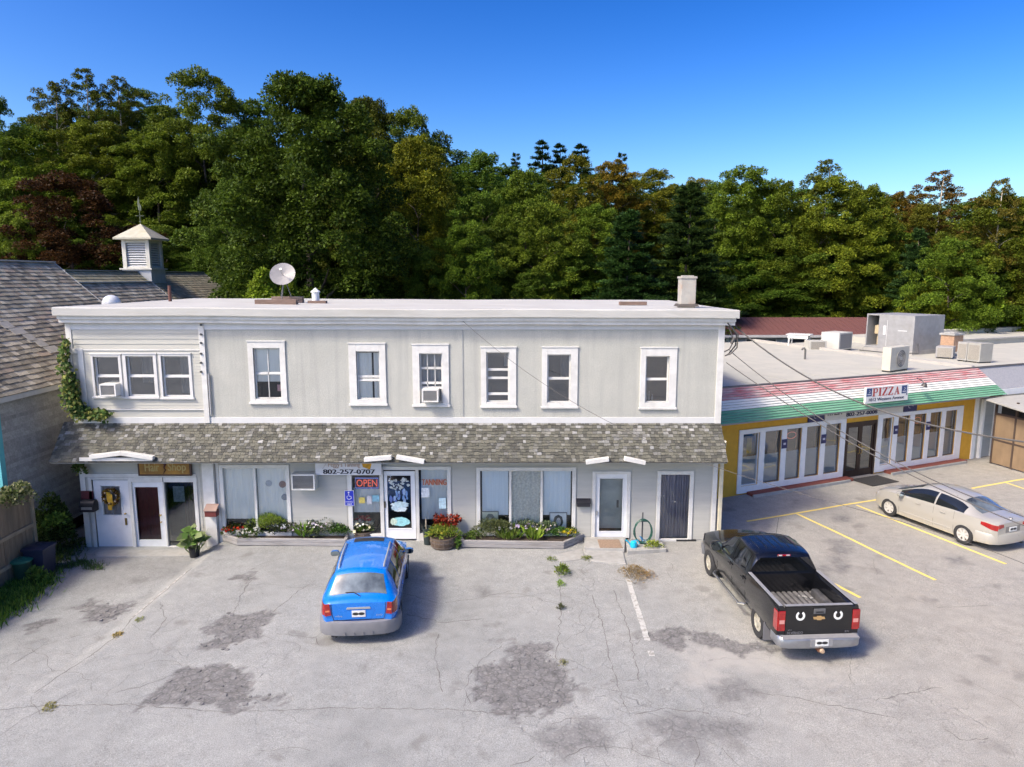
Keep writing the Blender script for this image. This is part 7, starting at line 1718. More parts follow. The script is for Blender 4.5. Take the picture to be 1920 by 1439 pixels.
class Shell:
    """body surface: for each station the ring runs sill - belt - pillar - roof"""
    def __init__(s, zt, zs, zb, wm, wr, x0, x1, roll=0.07, bulge=0.035):
        s.zt, s.zs, s.zb, s.wm, s.wr = crv(zt), crv(zs), crv(zb), crv(wm), crv(wr); s.x0, s.x1, s.roll, s.bulge = x0, x1, roll, bulge
    def belt(s, x): return min(s.zs(x), s.zt(x) - 0.01)
    def low(s, x, q):
        zb, zs, w = s.zb(x), s.belt(x), s.wm(x); z = zb + (zs - zb) * q
        y = w * (0.93 + 0.07 * math.sin(math.pi * min(1, q * 1.25) * 0.5) - 0.04 * max(0, q - 0.6) / 0.4 - 0.02 * math.exp(-((q - 0.35) / 0.12) ** 2) * 0.6)
        return y, z
    def side(s, x, q):
        """greenhouse side, q 0 at the belt, 1 at the roof edge"""
        y0, z0 = s.low(x, 1.0); zt = s.zt(x); e = min(s.roll, (zt - z0) * 0.45); zr = zt - e; wr = min(s.wr(x), y0 - 0.012)
        q2 = q; y = y0 - 0.02 * min(1, q * 6) + (wr - y0 + 0.02) * q2 + s.bulge * math.sin(math.pi * q) * min(1, (zt - z0) / 0.4)
        return y, z0 + (zr - z0) * q
    def top(s, x, v):
        """roof or bonnet, v -1 right .. 1 left"""
        y1, z1 = s.side(x, 1.0); zt = s.zt(x); a = abs(v)
        return y1 * v, z1 + (zt - z1) * (1 - a ** 2.6)
    def mesh(s, stations, lower_m=None, zlow=0.0):
        mb = MB(); rings = []
        for x in stations:
            r_ = [(x, 0, s.zb(x)), (x, s.low(x, 0)[0] * 0.8, s.zb(x))]
            for q in (0.0, 0.12, 0.25, 0.35, 0.45, 0.6, 0.75, 0.9, 1.0): y, z = s.low(x, q); r_.append((x, y, z))
            for q in (0.12, 0.3, 0.5, 0.7, 0.88, 1.0): y, z = s.side(x, q); r_.append((x, y, z))
            for v in (0.93, 0.82, 0.65, 0.4, 0.2): y, z = s.top(x, v); r_.append((x, y, z))
            y, z = s.top(x, 0); full = r_ + [(x, 0, z)] + [(p[0], -p[1], p[2]) for p in r_[:0:-1]]
            rings.append(full)
        n = len(rings[0]); vs = [p for r_ in rings for p in r_]; fs = []; ms = []
        for i in range(len(rings) - 1):
            for k in range(n):
                k2 = (k + 1) % n; f = (i * n + k, i * n + k2, (i + 1) * n + k2, (i + 1) * n + k); fs.append(f)
                zc = (vs[f[0]][2] + vs[f[1]][2]) / 2; ms.append(1 if (lower_m and zc < zlow) else 0)
        fs += [tuple(range(n - 1, -1, -1)), tuple((len(rings) - 1) * n + k for k in range(n))]; ms += [0, 0]
        mb.add(vs, fs); mb.m = ms
        return mb
    def n_at(s, f, a, b, h=0.004):
        """outward normal of surface function f(a, b) -> Vector"""
        p = f(a, b); u = f(a + h, b) - p; v = f(a, b + h) - p; n = u.cross(v)
        return n.normalized() if n.length > 1e-12 else Vector((0, 0, 1))
    def patch(s, f, A, B, off, na=14, nb=8, flip=False):
        """grid on a surface function lifted by off; A, B are functions of the unit square giving parameters"""
        mb = MB(); vs = []
        for i in range(na + 1):
            for j in range(nb + 1):
                a, b = A(i / na, j / nb), B(i / na, j / nb); p = f(a, b); n = s.n_at(f, a, b)
                if flip: n = -n
                vs.append(p + n * off)
        mb.add(vs, [(i * (nb + 1) + j, (i + 1) * (nb + 1) + j, (i + 1) * (nb + 1) + j + 1, i * (nb + 1) + j + 1) for i in range(na) for j in range(nb)])
        return mb
    def fs(s, sg): return lambda x, q: Vector((x, sg * s.side(x, q)[0], s.side(x, q)[1]))
    def fl(s, sg): return lambda x, q: Vector((x, sg * s.low(x, q)[0], s.low(x, q)[1]))
    def ft(s): return lambda x, v: Vector((x, *s.top(x, v)))
tint = mat('tinted glass', (0.012, 0.014, 0.015), 0.05, 0.3, 3, coat=0.6); rubber = mat('tyre rubber', (0.025, 0.025, 0.026), 0.85, 0.2, 10); wellm = mat('wheel well', (0.01, 0.01, 0.01), 0.95)
tint2 = mat('rear glass', (0.11, 0.13, 0.135), 0.05, 0.7, 2.2, coat=1.0)  # rear glass: paler uneven base colour stands in for reflected sky and trees
chrome = mat('chrome', (0.7, 0.7, 0.7), 0.15, metal=1.0); alloy = mat('alloy wheel', (0.52, 0.52, 0.5), 0.35, 0.08, 6, metal=0.7); lamp_r = mat('red lamp', (0.27, 0.007, 0.007), 0.15, 0.3, 9, coat=1.0); lamp_w = mat('clear lamp', (0.55, 0.53, 0.5), 0.15, coat=1.0)
plate_w = mat('plate white', (0.62, 0.63, 0.6), 0.5); grey_pl = mat('grey plastic', (0.22, 0.22, 0.225), 0.55, 0.1, 6)
def dome(cyl_r, x, z, y0, y1):
    m_ = MB(); m_.cyl((x, y0, z), (x, y1, z), cyl_r, n=36); me = m_.mesh('cut'); me.materials.append(wellm); return me
def wheel(parent, x, y, r, wd, spokes, sg, rim_r, cover=False, rm=None):
    """tyre (part) > rim; sg is the outer side"""
    rm = rm or alloy
    M_ = Matrix.Translation((x, y, r)) @ Matrix.Rotation(R(-90 * sg), 4, 'X')
    h = wd / 2; m_ = MB(); m_.lathe([(rim_r * 0.96, -h * 0.8), (rim_r, -h), (r * 0.93, -h), (r, -h * 0.6), (r, h * 0.6), (r * 0.93, h), (rim_r, h), (rim_r * 0.96, h * 0.8)], 32, M_); w_ = m_.build('wheel', rubber, parent, True, 35, local=True)
    m_ = MB(); m_.lathe([(rim_r * 0.97, -h * 0.8), (rim_r * 0.97, h * 0.82), (rim_r * 0.9, h * 0.86), (rim_r * 0.86, h * 0.5), (rim_r * 0.86, -h * 0.5)], 32, M_)
    m_.lathe([(0, h * 0.8), (rim_r * 0.2, h * 0.78), (rim_r * 0.24, h * 0.5)], 20, M_)
    for k in range(spokes):
        a = 2 * math.pi * k / spokes; c, s_ = math.cos(a), math.sin(a); wdh = rim_r * (0.30 if cover else 0.16)
        vs = []
        for q, zz, ww in ((0.18, h * 0.74, 0.7), (0.55, h * 0.76, 0.85), (0.92, h * 0.8, 1.25)):
            for t_ in (-1, 1):
                p = Vector((rim_r * q * c - s_ * wdh * ww * 0.5 * t_, rim_r * q * s_ + c * wdh * ww * 0.5 * t_, zz)); vs += [M_ @ p, M_ @ (p - Vector((0, 0, 0.03)))]
        m_.add(vs, [(0, 2, 6, 4), (4, 6, 10, 8), (0, 4, 5, 1), (4, 8, 9, 5), (2, 3, 7, 6), (6, 7, 11, 10)])
    m_.build('rim', rm, w_, True, 30, local=True)
    m_ = MB(); m_.lathe([(0, h * 0.25), (rim_r * 0.87, h * 0.25)], 24, M_); m_.build('brake_disc', mat('dark disc', (0.04, 0.04, 0.04), 0.6, metal=0.4), w_, local=True)
def mirror(parent, x, y, z, sg, paint, big=False):
    k = 1.35 if big else 1.0
    m_ = MB(); vs = []; 
    for xx, sc_ in ((0.09, 0.6), (0.05, 0.95), (-0.03, 1.05), (-0.055, 1.0)):
        for a in [i * math.pi / 6 for i in range(12)]: vs.append((x + xx * k, y + sg * (0.10 * k + 0.11 * k * sc_ * math.copysign(abs(math.cos(a)) ** 0.7, math.cos(a))), z + 0.07 * k * sc_ * math.copysign(abs(math.sin(a)) ** 0.7, math.sin(a)) * (1.4 if big else 1)))
    m_.add(vs, [(j * 12 + i, j * 12 + (i + 1) % 12, (j + 1) * 12 + (i + 1) % 12, (j + 1) * 12 + i) for j in range(3) for i in range(12)] + [tuple(range(12))]); mi = m_.build('mirror', paint, parent, True, 50, local=True)
    m_ = MB(); n_ = 12; m_.add([(x - 0.056 * k, v[1], v[2]) for v in vs[-12:]], [tuple(range(11, -1, -1))]); m_.build('mirror_glass', mat('mirror face', (0.35, 0.42, 0.45), 0.05, metal=1.0), mi, local=True)
    m_ = MB(); m_.tube([(x, y - sg * 0.06, z - 0.02), (x, y + sg * 0.05, z - 0.01)], 0.022, 6); m_.build('mirror_arm', paint, mi, local=True)
def ubar(path, prof, name, m, parent):
    """bar with a constant section (outwards, height) swept round a plan path"""
    m_ = MB(); vs = []; n = len(prof); L_ = len(path)
    for i, p in enumerate(path):
        a = Vector(path[min(i + 1, L_ - 1)]) - Vector(path[max(i - 1, 0)]); a.normalize(); o_ = Vector((a.y, -a.x))
        for d_, z in prof: vs.append((p[0] + o_.x * d_, p[1] + o_.y * d_, z))
    fs = [(i * n + k, i * n + (k + 1) % n, (i + 1) * n + (k + 1) % n, (i + 1) * n + k) for i in range(L_ - 1) for k in range(n)] + [tuple(range(n - 1, -1, -1)), tuple((L_ - 1) * n + k for k in range(n))]
    m_.add(vs, fs); return m_.build(name, m, parent, True, 40, local=True)
def back_patch(parent, name, pts, x, m, thick=0.012):
    """flat piece on the tail: outline in (y, z) at station x"""
    m_ = MB(); m_.prism([(x, p[0], p[1]) for p in pts], (-thick, 0, 0)); return m_.build(name, m, parent, local=True)
def plate(parent, x, y, z, w_=0.3, h_=0.15):
    o = back_patch(parent, 'license_plate', [(y - w_ / 2, z - h_ / 2), (y + w_ / 2, z - h_ / 2), (y + w_ / 2, z + h_ / 2), (y - w_ / 2, z + h_ / 2)], x, plate_w)
    for dy in (-0.065, 0.065):
        n_ = 14; m_ = MB(); m_.add([(x - 0.0135, y + dy + 0.07 * math.cos(a), z + 0.035 * math.sin(a)) for a in [i * 2 * math.pi / n_ for i in range(n_)]], [tuple(range(n_ - 1, -1, -1))]); m_.build('plate_mark', black_m, o, local=True)
def tail_text(parent, body, x, y0, y1, z0, z1, m):
    """lettering on the tail read from behind (left side of the car is on the left)"""
    vs, fs, W, H = text_polys(body); m_ = MB(); m_.add([(x, y0 + (y1 - y0) * v[0] / W, z0 + (z1 - z0) * v[1] / H) for v in vs], fs); m_.build('badge', m, parent, local=True)
def tyre_gap(shell_obj, axles, r, y_out, y_in):
    bool_cut(shell_obj, [dome(r, ax, zz, sg * y_in, sg * y_out) for ax, zz in axles for sg in (1, -1)])

# ---------------------------------------------------------------- blue wagon
def blue_wagon():
    x, y = -3.61, -4.06; rot = R(90 + 5.0)
    t = thing('blue_wagon', 'bright blue station wagon parked nose-in with its grey rear bumper showing', 'car', (x, y, gz(x, y)), rot)
    blue = paint_mat('blue paint', (0.0, 0.165, 0.60), 0.2, 0.1, dust=0.01)
    S = Shell(zt=[(-2.12, 0.98), (-2.08, 1.03), (-1.98, 1.09), (-1.62, 1.49), (-1.52, 1.545), (-1.3, 1.565), (-0.7, 1.585), (0.1, 1.575), (0.45, 1.53), (0.62, 1.46), (1.22, 1.04), (1.38, 0.985), (1.85, 0.90), (2.08, 0.78), (2.18, 0.64)],
              zs=[(-2.12, 0.95), (-1.9, 1.0), (-1.4, 1.0), (0, 0.95), (1.2, 0.92), (1.4, 0.90), (1.9, 0.80), (2.18, 0.58)], zb=[(-2.12, 0.32), (-1.8, 0.24), (-1, 0.2), (1.5, 0.2), (2.18, 0.26)],
              wm=[(-2.12, 0.74), (-2.06, 0.80), (-1.9, 0.855), (-1.5, 0.885), (-0.5, 0.89), (1.0, 0.885), (1.6, 0.86), (2.0, 0.74), (2.18, 0.52)], wr=[(-2.12, 0.64), (-1.98, 0.66), (-1.62, 0.565), (-1.3, 0.575), (-0.5, 0.60), (0.3, 0.60), (0.65, 0.60), (1.22, 0.69), (1.4, 0.74), (2.18, 0.45)], x0=-2.12, x1=2.18)
    st = sorted(set(list(np.linspace(-2.12, -1.4, 26)) + list(np.linspace(-1.4, 2.18, 60))))
    b = S.mesh(st, True, 0.42).build('body', [blue, grey_pl, wellm], t, True, 30, local=True)
    tyre_gap(b, [(-1.3, 0.32), (1.30, 0.32)], 0.37, 1.1, 0.62)
    b.data.shade_smooth(); b.data.set_sharp_from_angle(angle=R(30))
    for ax in (-1.3, 1.3):
        for sg in (1, -1): wheel(t, ax, sg * 0.775, 0.315, 0.2, 7, sg, 0.215)
    # glass
    def add(mb, nm, m, par=t): return mb.build(nm, m, par, True, 60, local=True)
    add(S.patch(S.ft(), lambda i, j: -1.935 + 0.30 * i, lambda i, j: -0.93 + 1.86 * j, 0.007, 12, 16), 'rear_window', tint2)
    add(S.patch(S.ft(), lambda i, j: 0.62 + 0.54 * i, lambda i, j: -0.93 + 1.86 * j, 0.006, 10, 14), 'windscreen', tint)
    for sg in (1, -1):
        for xa, xb in ((-1.62, -1.02), (-0.96, -0.12), (-0.04, 0.98)):
            fl_ = sg < 0
            add(S.patch(S.fs(sg), lambda i, j: xa + (xb - xa) * i - (0.10 * j if xa < -1.5 else 0) * (1 - i) * -1.6, lambda i, j: 0.08 + 0.84 * j, 0.006, 14, 8, flip=(sg > 0)), 'side_window', tint)
    # sunroof, rails, antenna
    add(S.patch(S.ft(), lambda i, j: 0.03 + 0.30 * i, lambda i, j: -0.62 + 1.24 * j, 0.006, 8, 10), 'sunroof', black_m)
    for sg in (1, -1):
        f = S.ft(); pts = [f(xx, sg * 0.90) + Vector((0, 0, 0.045 if 0 < k < 6 else 0.005)) for k, xx in enumerate((-1.42, -1.34, -1.0, -0.7, -0.4, -0.06, 0.02))]
        m_ = MB(); m_.tube(pts, 0.02, 8); m_.build('roof_rail', mat('rail silver', (0.6, 0.6, 0.58), 0.3, metal=0.6), t, True, local=True)
    # tail: lamps, garnish, plate, wiper, bumper
    xt = -2.12
    for sg in (1, -1):
        def lamp(i, j): return i
        m_ = S.patch(S.fl(sg), lambda i, j: -2.125 + 0.26 * i * (0.6 + 0.4 * j), lambda i, j: 0.62 + 0.40 * j, 0.012, 6, 6, flip=(sg > 0)); add(m_, 'tail_lamp', lamp_r)
        lp_ = back_patch(t, 'tail_lamp', [(sg * 0.60, 0.72), (sg * 0.735, 0.70), (sg * 0.735, 0.975), (sg * 0.635, 0.985)], xt - 0.003, lamp_r, 0.02)
        back_patch(lp_, 'indicator', [(sg * 0.63, 0.80), (sg * 0.725, 0.795), (sg * 0.725, 0.835), (sg * 0.635, 0.84)], xt - 0.024, mat('amber lamp', (0.6, 0.18, 0.08), 0.2), 0.004)
    back_patch(t, 'tailgate_handle', [(-0.27, 0.845), (0.27, 0.845), (0.25, 0.885), (-0.25, 0.885)], xt - 0.002, mat('satin silver', (0.5, 0.5, 0.49), 0.35, metal=0.6), 0.02)
    back_patch(t, 'plate_recess', [(-0.27, 0.60), (0.27, 0.60), (0.36, 0.83), (-0.36, 0.83)], xt - 0.001, blue, 0.004); plate(t, xt - 0.006, 0.0, 0.73)
    m_ = MB(); m_.tube([(-2.0, -0.05, 1.07), (-1.93, 0.12, 1.145), (-1.93, 0.30, 1.147)], 0.011, 5); m_.build('wiper', black_m, t, local=True)
    tail_text(t, 'vibe', xt - 0.002, 0.52, 0.36, 0.66, 0.70, mat('badge silver', (0.5, 0.5, 0.5), 0.3, metal=0.7)); tail_text(t, 'AWD', xt - 0.002, -0.38, -0.52, 0.66, 0.70, MATS['badge silver'])
    for sg in (1, -1):
        m_ = MB(); m_.tube([(xt - 0.002, sg * 0.60, 0.985), (xt - 0.002, sg * 0.585, 0.72), (xt - 0.002, sg * 0.55, 0.585)], 0.006, 5); m_.build('tailgate_seam', black_m, t, local=True)
    m_ = MB(); m_.tube([(xt - 0.003, -0.55, 0.583), (xt - 0.003, 0.55, 0.583)], 0.008, 5); m_.build('tailgate_seam', black_m, t, local=True)
    m_ = MB(); m_.box(-2.12, -1.9, -0.62, 0.62, 0.2, 0.3); m_.build('rear_valance', black_m, t, local=True)
    gp = mat('grey bumper', (0.17, 0.17, 0.18), 0.45, 0.1, 5, coat=0.15)
    path = [(-1.66, 0.885), (-1.8, 0.90), (-1.98, 0.86), (-2.10, 0.76), (-2.17, 0.55), (-2.20, 0.25), (-2.205, 0), (-2.20, -0.25), (-2.17, -0.55), (-2.10, -0.76), (-1.98, -0.86), (-1.8, -0.90), (-1.66, -0.885)]
    bp = ubar([(a, b_) for a, b_ in path], [(-0.05, 0.24), (0.01, 0.25), (0.025, 0.33), (0.03, 0.50), (0.015, 0.555), (-0.05, 0.575)], 'rear_bumper', gp, t)
    for yy in (-0.3, -0.1, 0.1, 0.3): m_ = MB(); m_.box(-2.245, -2.22, yy - 0.012, yy + 0.012, 0.27, 0.34); m_.build('bumper_rib', gp, bp, local=True)
    m_ = MB(); m_.cyl((-1.9, 0.5, 0.22), (-2.16, 0.5, 0.22), 0.03, n=10); m_.build('exhaust', black_m, t, local=True)
    path = [(1.62, -0.86), (1.9, -0.80), (2.1, -0.6), (2.2, 0), (2.1, 0.6), (1.9, 0.80), (1.62, 0.86)]; ubar(path, [(-0.05, 0.22), (0.02, 0.24), (0.03, 0.5), (-0.05, 0.55)], 'front_bumper', gp, t)
    for sg in (1, -1): mirror(t, 0.72, sg * 0.86, 1.02, sg, blue)
    for sg in (1, -1):
        for xx in (-0.85, 0.05): m_ = MB(); m_.bar((xx - 0.09, sg * 0.895, 0.86), (xx + 0.09, sg * 0.895, 0.86), 0.03, 0.03); m_.build('door_handle', blue, t, local=True)
        for xx in (-0.98, -0.06, 1.0): m_ = MB(); m_.tube([Vector((xx, sg * (S.low(xx, q)[0] + 0.001), S.low(xx, q)[1])) for q in (0.12, 0.4, 0.7, 1.0)], 0.004, 4); m_.build('door_seam', black_m, t, local=True)
blue_wagon()

# ---------------------------------------------------------------- silver sedan
def silver_sedan():
    fl, rl = Vector((13.03, 2.25)), Vector((13.93, -0.27)); d = (fl - rl).normalized(); left = Vector((-d.y, d.x)); c = (fl + rl) / 2 - left * 0.80
    t = thing('silver_sedan', 'silver beige four-door sedan parked on the yellow lines', 'car', (c.x, c.y, gz(c.x, c.y)), math.atan2(d.y, d.x))
    sil = paint_mat('silver beige paint', (0.47, 0.445, 0.385), 0.26, 0.35, dust=0.03)
    S = Shell(zt=[(-2.24, 0.92), (-2.2, 0.985), (-2.05, 1.03), (-1.72, 1.06), (-1.0, 1.345), (-0.75, 1.395), (-0.2, 1.435), (0.1, 1.42), (0.38, 1.36), (1.35, 0.99), (1.5, 0.95), (1.95, 0.83), (2.15, 0.70), (2.24, 0.56)],
              zs=[(-2.24, 0.88), (-1.9, 0.96), (-1.3, 0.955), (-0.5, 0.92), (0.6, 0.885), (1.35, 0.87), (1.6, 0.84), (2.0, 0.70), (2.24, 0.5)], zb=[(-2.24, 0.34), (-1.9, 0.24), (-1, 0.19), (1.6, 0.19), (2.24, 0.24)],
              wm=[(-2.24, 0.62), (-2.15, 0.74), (-1.9, 0.825), (-1.3, 0.87), (0, 0.875), (1.2, 0.87), (1.7, 0.835), (2.05, 0.70), (2.24, 0.46)], wr=[(-2.24, 0.52), (-1.72, 0.68), (-1.0, 0.545), (-0.4, 0.565), (0.2, 0.565), (0.4, 0.57), (1.35, 0.69), (1.6, 0.72), (2.24, 0.4)], x0=-2.24, x1=2.24, roll=0.09, bulge=0.05)
    st = sorted(set(list(np.linspace(-2.24, -1.7, 16)) + list(np.linspace(-1.7, 2.24, 70))))
    b = S.mesh(st).build('body', [sil, grey_pl, wellm], t, True, 30, local=True); tyre_gap(b, [(-1.335, 0.315), (1.365, 0.315)], 0.365, 1.1, 0.6); b.data.shade_smooth(); b.data.set_sharp_from_angle(angle=R(30))
    for ax in (-1.335, 1.365):
        for sg in (1, -1): wheel(t, ax, sg * 0.765, 0.315, 0.19, 7, sg, 0.205, True, mat('hub cover silver', (0.6, 0.58, 0.54), 0.4, 0.05, 5, metal=0.3))
    def add(mb, nm, m, par=t): return mb.build(nm, m, par, True, 60, local=True)
    add(S.patch(S.ft(), lambda i, j: -1.66 + 0.62 * i, lambda i, j: (-0.86 + 1.72 * j) * (0.9 + 0.08 * i), 0.006, 12, 14), 'rear_window', tint2)
    add(S.patch(S.ft(), lambda i, j: 0.42 + 0.85 * i, lambda i, j: (-0.9 + 1.8 * j), 0.006, 12, 14), 'windscreen', tint)
    for sg in (1, -1):
        for xa, xb in ((-1.28, -0.33), (-0.27, 1.02)):
            add(S.patch(S.fs(sg), lambda i, j: xa + (xb - xa) * i, lambda i, j: 0.10 + 0.82 * j, 0.006, 18, 8, flip=(sg > 0)), 'side_window', tint)
        for xx in (-1.0, -0.3, 0.98): m_ = MB(); m_.tube([Vector((xx, sg * (S.low(xx, q)[0] + 0.001), S.low(xx, q)[1])) for q in (0.1, 0.4, 0.7, 1.0)], 0.0035, 4); m_.build('door_seam', mat('dark seam', (0.05, 0.045, 0.04), 0.8), t, local=True)  # door joints drawn as thin dark lines
        for xx in (-0.62, 0.25): m_ = MB(); m_.bar((xx - 0.09, sg * 0.875, 0.80), (xx + 0.09, sg * 0.875, 0.80), 0.03, 0.03); m_.build('door_handle', sil, t, local=True, bevel=0.006)
        m_ = MB(); m_.tube([Vector((xx, sg * (S.low(xx, 0.22)[0] + 0.004), S.low(xx, 0.22)[1])) for xx in np.linspace(-0.92, 0.95, 14)], 0.014, 6); m_.build('side_moulding', sil, t, True, local=True)
        mirror(t, 0.86, sg * 0.86, 0.96, sg, sil)
        m_ = S.patch(S.fl(sg), lambda i, j: -2.235 + 0.40 * i * (1 - 0.35 * j * 0), lambda i, j: 0.66 + 0.14 * i + (0.30 - 0.18 * i) * j, 0.008, 8, 5, flip=(sg > 0)); add(m_, 'tail_lamp', lamp_r)
        back_patch(t, 'tail_lamp', [(sg * 0.40, 0.80), (sg * 0.61, 0.76), (sg * 0.61, 0.90), (sg * 0.42, 0.89)], -2.243, lamp_r, 0.014)
        m_ = S.patch(S.fl(sg), lambda i, j: 1.86 + 0.30 * i, lambda i, j: 0.80 + 0.18 * j, 0.008, 6, 4, flip=(sg > 0)); add(m_, 'headlamp', lamp_w)
        m_ = S.patch(S.fl(sg), lambda i, j: 2.05 + 0.08 * i, lambda i, j: 0.82 + 0.14 * j, 0.012, 3, 3, flip=(sg > 0)); add(m_, 'indicator', mat('amber marker', (0.6, 0.4, 0.02), 0.3))
    path = [(-1.72, 0.855), (-1.95, 0.83), (-2.13, 0.75), (-2.24, 0.55), (-2.28, 0.2), (-2.28, -0.2), (-2.24, -0.55), (-2.13, -0.75), (-1.95, -0.83), (-1.72, -0.855)]; ubar(path, [(-0.05, 0.26), (0.0, 0.27), (0.015, 0.34), (0.015, 0.52), (0.0, 0.58), (-0.05, 0.60)], 'rear_bumper', sil, t)
    back_patch(t, 'plate_recess', [(-0.3, 0.62), (0.3, 0.62), (0.3, 0.80), (-0.3, 0.80)], -2.242, mat('recess grey', (0.2, 0.19, 0.17), 0.6), 0.004); plate(t, -2.247, 0, 0.71, 0.3, 0.14)
    m_ = MB(); m_.cyl((-2.0, -0.45, 0.23), (-2.27, -0.45, 0.22), 0.028, n=10); m_.build('exhaust', black_m, t, local=True)
    m_ = MB(); m_.box(-2.2, -2.1, -0.03, 0.03, 1.0, 1.02); m_.build('trunk_emblem', chrome, t, local=True)
silver_sedan()

# ---------------------------------------------------------------- black pickup
def black_pickup():
    fl, rl = Vector((5.44, -2.52)), Vector((5.64, -6.17)); d = (fl - rl).normalized(); left = Vector((-d.y, d.x)); K = 0.915; fa = fl - left * 0.86 - d * 0.02; c = fa - d * 1.90 * K
    t = thing('black_pickup', 'black crew cab pickup truck with horseshoe stickers on the tailgate', 'truck', (c.x, c.y, gz(c.x, c.y)), math.atan2(d.y, d.x)); t.scale = (K, K, K)
    blk = paint_mat('black paint', (0.004, 0.0045, 0.006), 0.12, 0.0, 0.55, dust=0.012)
    R_AX, F_AX = -1.75, 1.90
    S = Shell(zt=[(-0.95, 1.74), (-0.91, 1.80), (-0.8, 1.845), (-0.3, 1.88), (0.25, 1.88), (0.5, 1.83), (1.2, 1.36), (1.32, 1.30), (1.7, 1.27), (2.5, 1.19), (2.72, 1.10), (2.82, 0.95)],
              zs=[(-0.95, 1.28), (0.8, 1.25), (1.3, 1.24), (2.4, 1.14), (2.82, 0.9)], zb=[(-0.95, 0.46), (2.2, 0.46), (2.82, 0.5)], wm=[(-0.95, 0.98), (-0.5, 0.985), (1.2, 0.985), (2.3, 0.98), (2.6, 0.93), (2.82, 0.72)],
              wr=[(-0.95, 0.70), (-0.5, 0.72), (0.3, 0.72), (0.5, 0.72), (1.25, 0.84), (1.5, 0.86), (2.82, 0.62)], x0=-0.95, x1=2.82, roll=0.07, bulge=0.02)
    st = sorted(set(list(np.linspace(-0.95, -0.7, 10)) + list(np.linspace(-0.7, 2.82, 62))))
    b = S.mesh(st).build('cab', [blk, grey_pl, wellm], t, True, 30, local=True); tyre_gap(b, [(F_AX, 0.40)], 0.48, 1.2, 0.62); b.data.shade_smooth(); b.data.set_sharp_from_angle(angle=R(30))
    # box: U-shaped section pushed back, wheel arches cut out
    m_ = MB(); prof = [(0.93, 0.52), (0.975, 0.62), (0.985, 0.95), (0.975, 1.20), (0.955, 1.33), (0.93, 1.36), (0.87, 1.36), (0.86, 1.33), (0.80, 1.30), (0.80, 0.80), (0.0, 0.80)]
    full = prof + [(-p[0], p[1]) for p in prof[-2::-1]] + [(-0.6, 0.5), (0.6, 0.5)]
    xs_ = (-2.86, -2.82, -1.9, -1.0, -0.97); n = len(full); vs = []
    for k, xx in enumerate(xs_):
        for y, z in full: vs.append((xx, y * (0.985 if k == 0 else 1), z))
    m_.add(vs, [(i * n + k, i * n + (k + 1) % n, (i + 1) * n + (k + 1) % n, (i + 1) * n + k) for i in range(len(xs_) - 1) for k in range(n)] + [tuple(range(n - 1, -1, -1)), tuple((len(xs_) - 1) * n + k for k in range(n))])
    bx = m_.build('cargo_box', [blk, wellm], t, True, 30, local=True); bool_cut(bx, [dome(0.48, R_AX, 0.42, sg * 0.70, sg * 1.2) for sg in (1, -1)]); bx.data.shade_smooth(); bx.data.set_sharp_from_angle(angle=R(30))
    liner = mat('scuffed bed liner', (0.045, 0.045, 0.046), 0.5, 0.5, 4, 0.2, 30, dirt=(0.2, 0.19, 0.175), dirt_amt=0.5, dirt_scale=2.5)
    m_ = MB(); m_.box(-2.80, -1.0, -0.795, 0.795, 0.80, 0.806); m_.build('bed_floor', liner, bx, local=True)
    for k in range(11):
        yy = -0.72 + k * 0.144; m_ = MB(); m_.box(-2.80, -1.0, yy - 0.04, yy + 0.04, 0.806, 0.836); m_.build('bed_rib', mat('pale rib', (0.15, 0.145, 0.14), 0.5, 0.4, 5), bx, local=True, bevel=0.006)  # ribs coloured lighter than the bed floor so they show
    m_ = MB(); m_.box(-1.03, -0.97, -0.80, 0.80, 0.8, 1.33); m_.build('bed_front_wall', blk, bx, local=True)
    for sg in (1, -1): m_ = MB(); m_.box(R_AX - 0.5, R_AX + 0.5, sg * 0.60 if sg > 0 else -0.80, 0.80 if sg > 0 else sg * 0.60, 0.80, 1.02); m_.build('wheel_house', liner, bx, local=True, bevel=0.05)
    for sg in (1, -1): m_ = MB(); m_.box(-2.84, -0.98, sg * 0.90 - 0.045, sg * 0.90 + 0.045, 1.36, 1.378); m_.build('rail_cap', grey_pl, bx, local=True, bevel=0.008)
    m_ = MB()
    for _ in range(5): m_.obox((rng.uniform(-1.5, -1.1), rng.uniform(-0.6, -0.1), 0.84 + rng.uniform(0, 0.03)), (rng.uniform(0.02, 0.07), rng.uniform(0.01, 0.04), 0.012), (Vector((math.cos(1.0 * _), math.sin(1.0 * _), 0)), Vector((-math.sin(1.0 * _), math.cos(1.0 * _), 0)), Vector((0, 0, 1))))
    tag(m_.build('bed_scraps', mat('pale scraps', (0.3, 0.3, 0.28), 0.7), t, local=True), kind='stuff')
    # tailgate
    m_ = MB(); m_.add([(-2.87, -0.79, 0.62), (-2.87, 0.79, 0.62), (-2.89, 0.79, 1.0), (-2.89, -0.79, 1.0), (-2.865, 0.79, 1.34), (-2.865, -0.79, 1.34), (-2.80, 0.79, 1.36), (-2.80, -0.79, 1.36), (-2.80, 0.79, 0.62), (-2.80, -0.79, 0.62)], [(0, 1, 2, 3), (3, 2, 4, 5), (5, 4, 6, 7), (7, 6, 8, 9), (9, 8, 1, 0), (0, 3, 5, 7, 9), (1, 8, 6, 4, 2)]); tg = m_.build('tailgate', blk, t, True, 25, local=True)
    m_ = MB(); m_.box(-2.87, -2.79, -0.80, 0.80, 1.362, 1.378); m_.build('tailgate_cap', grey_pl, tg, local=True)
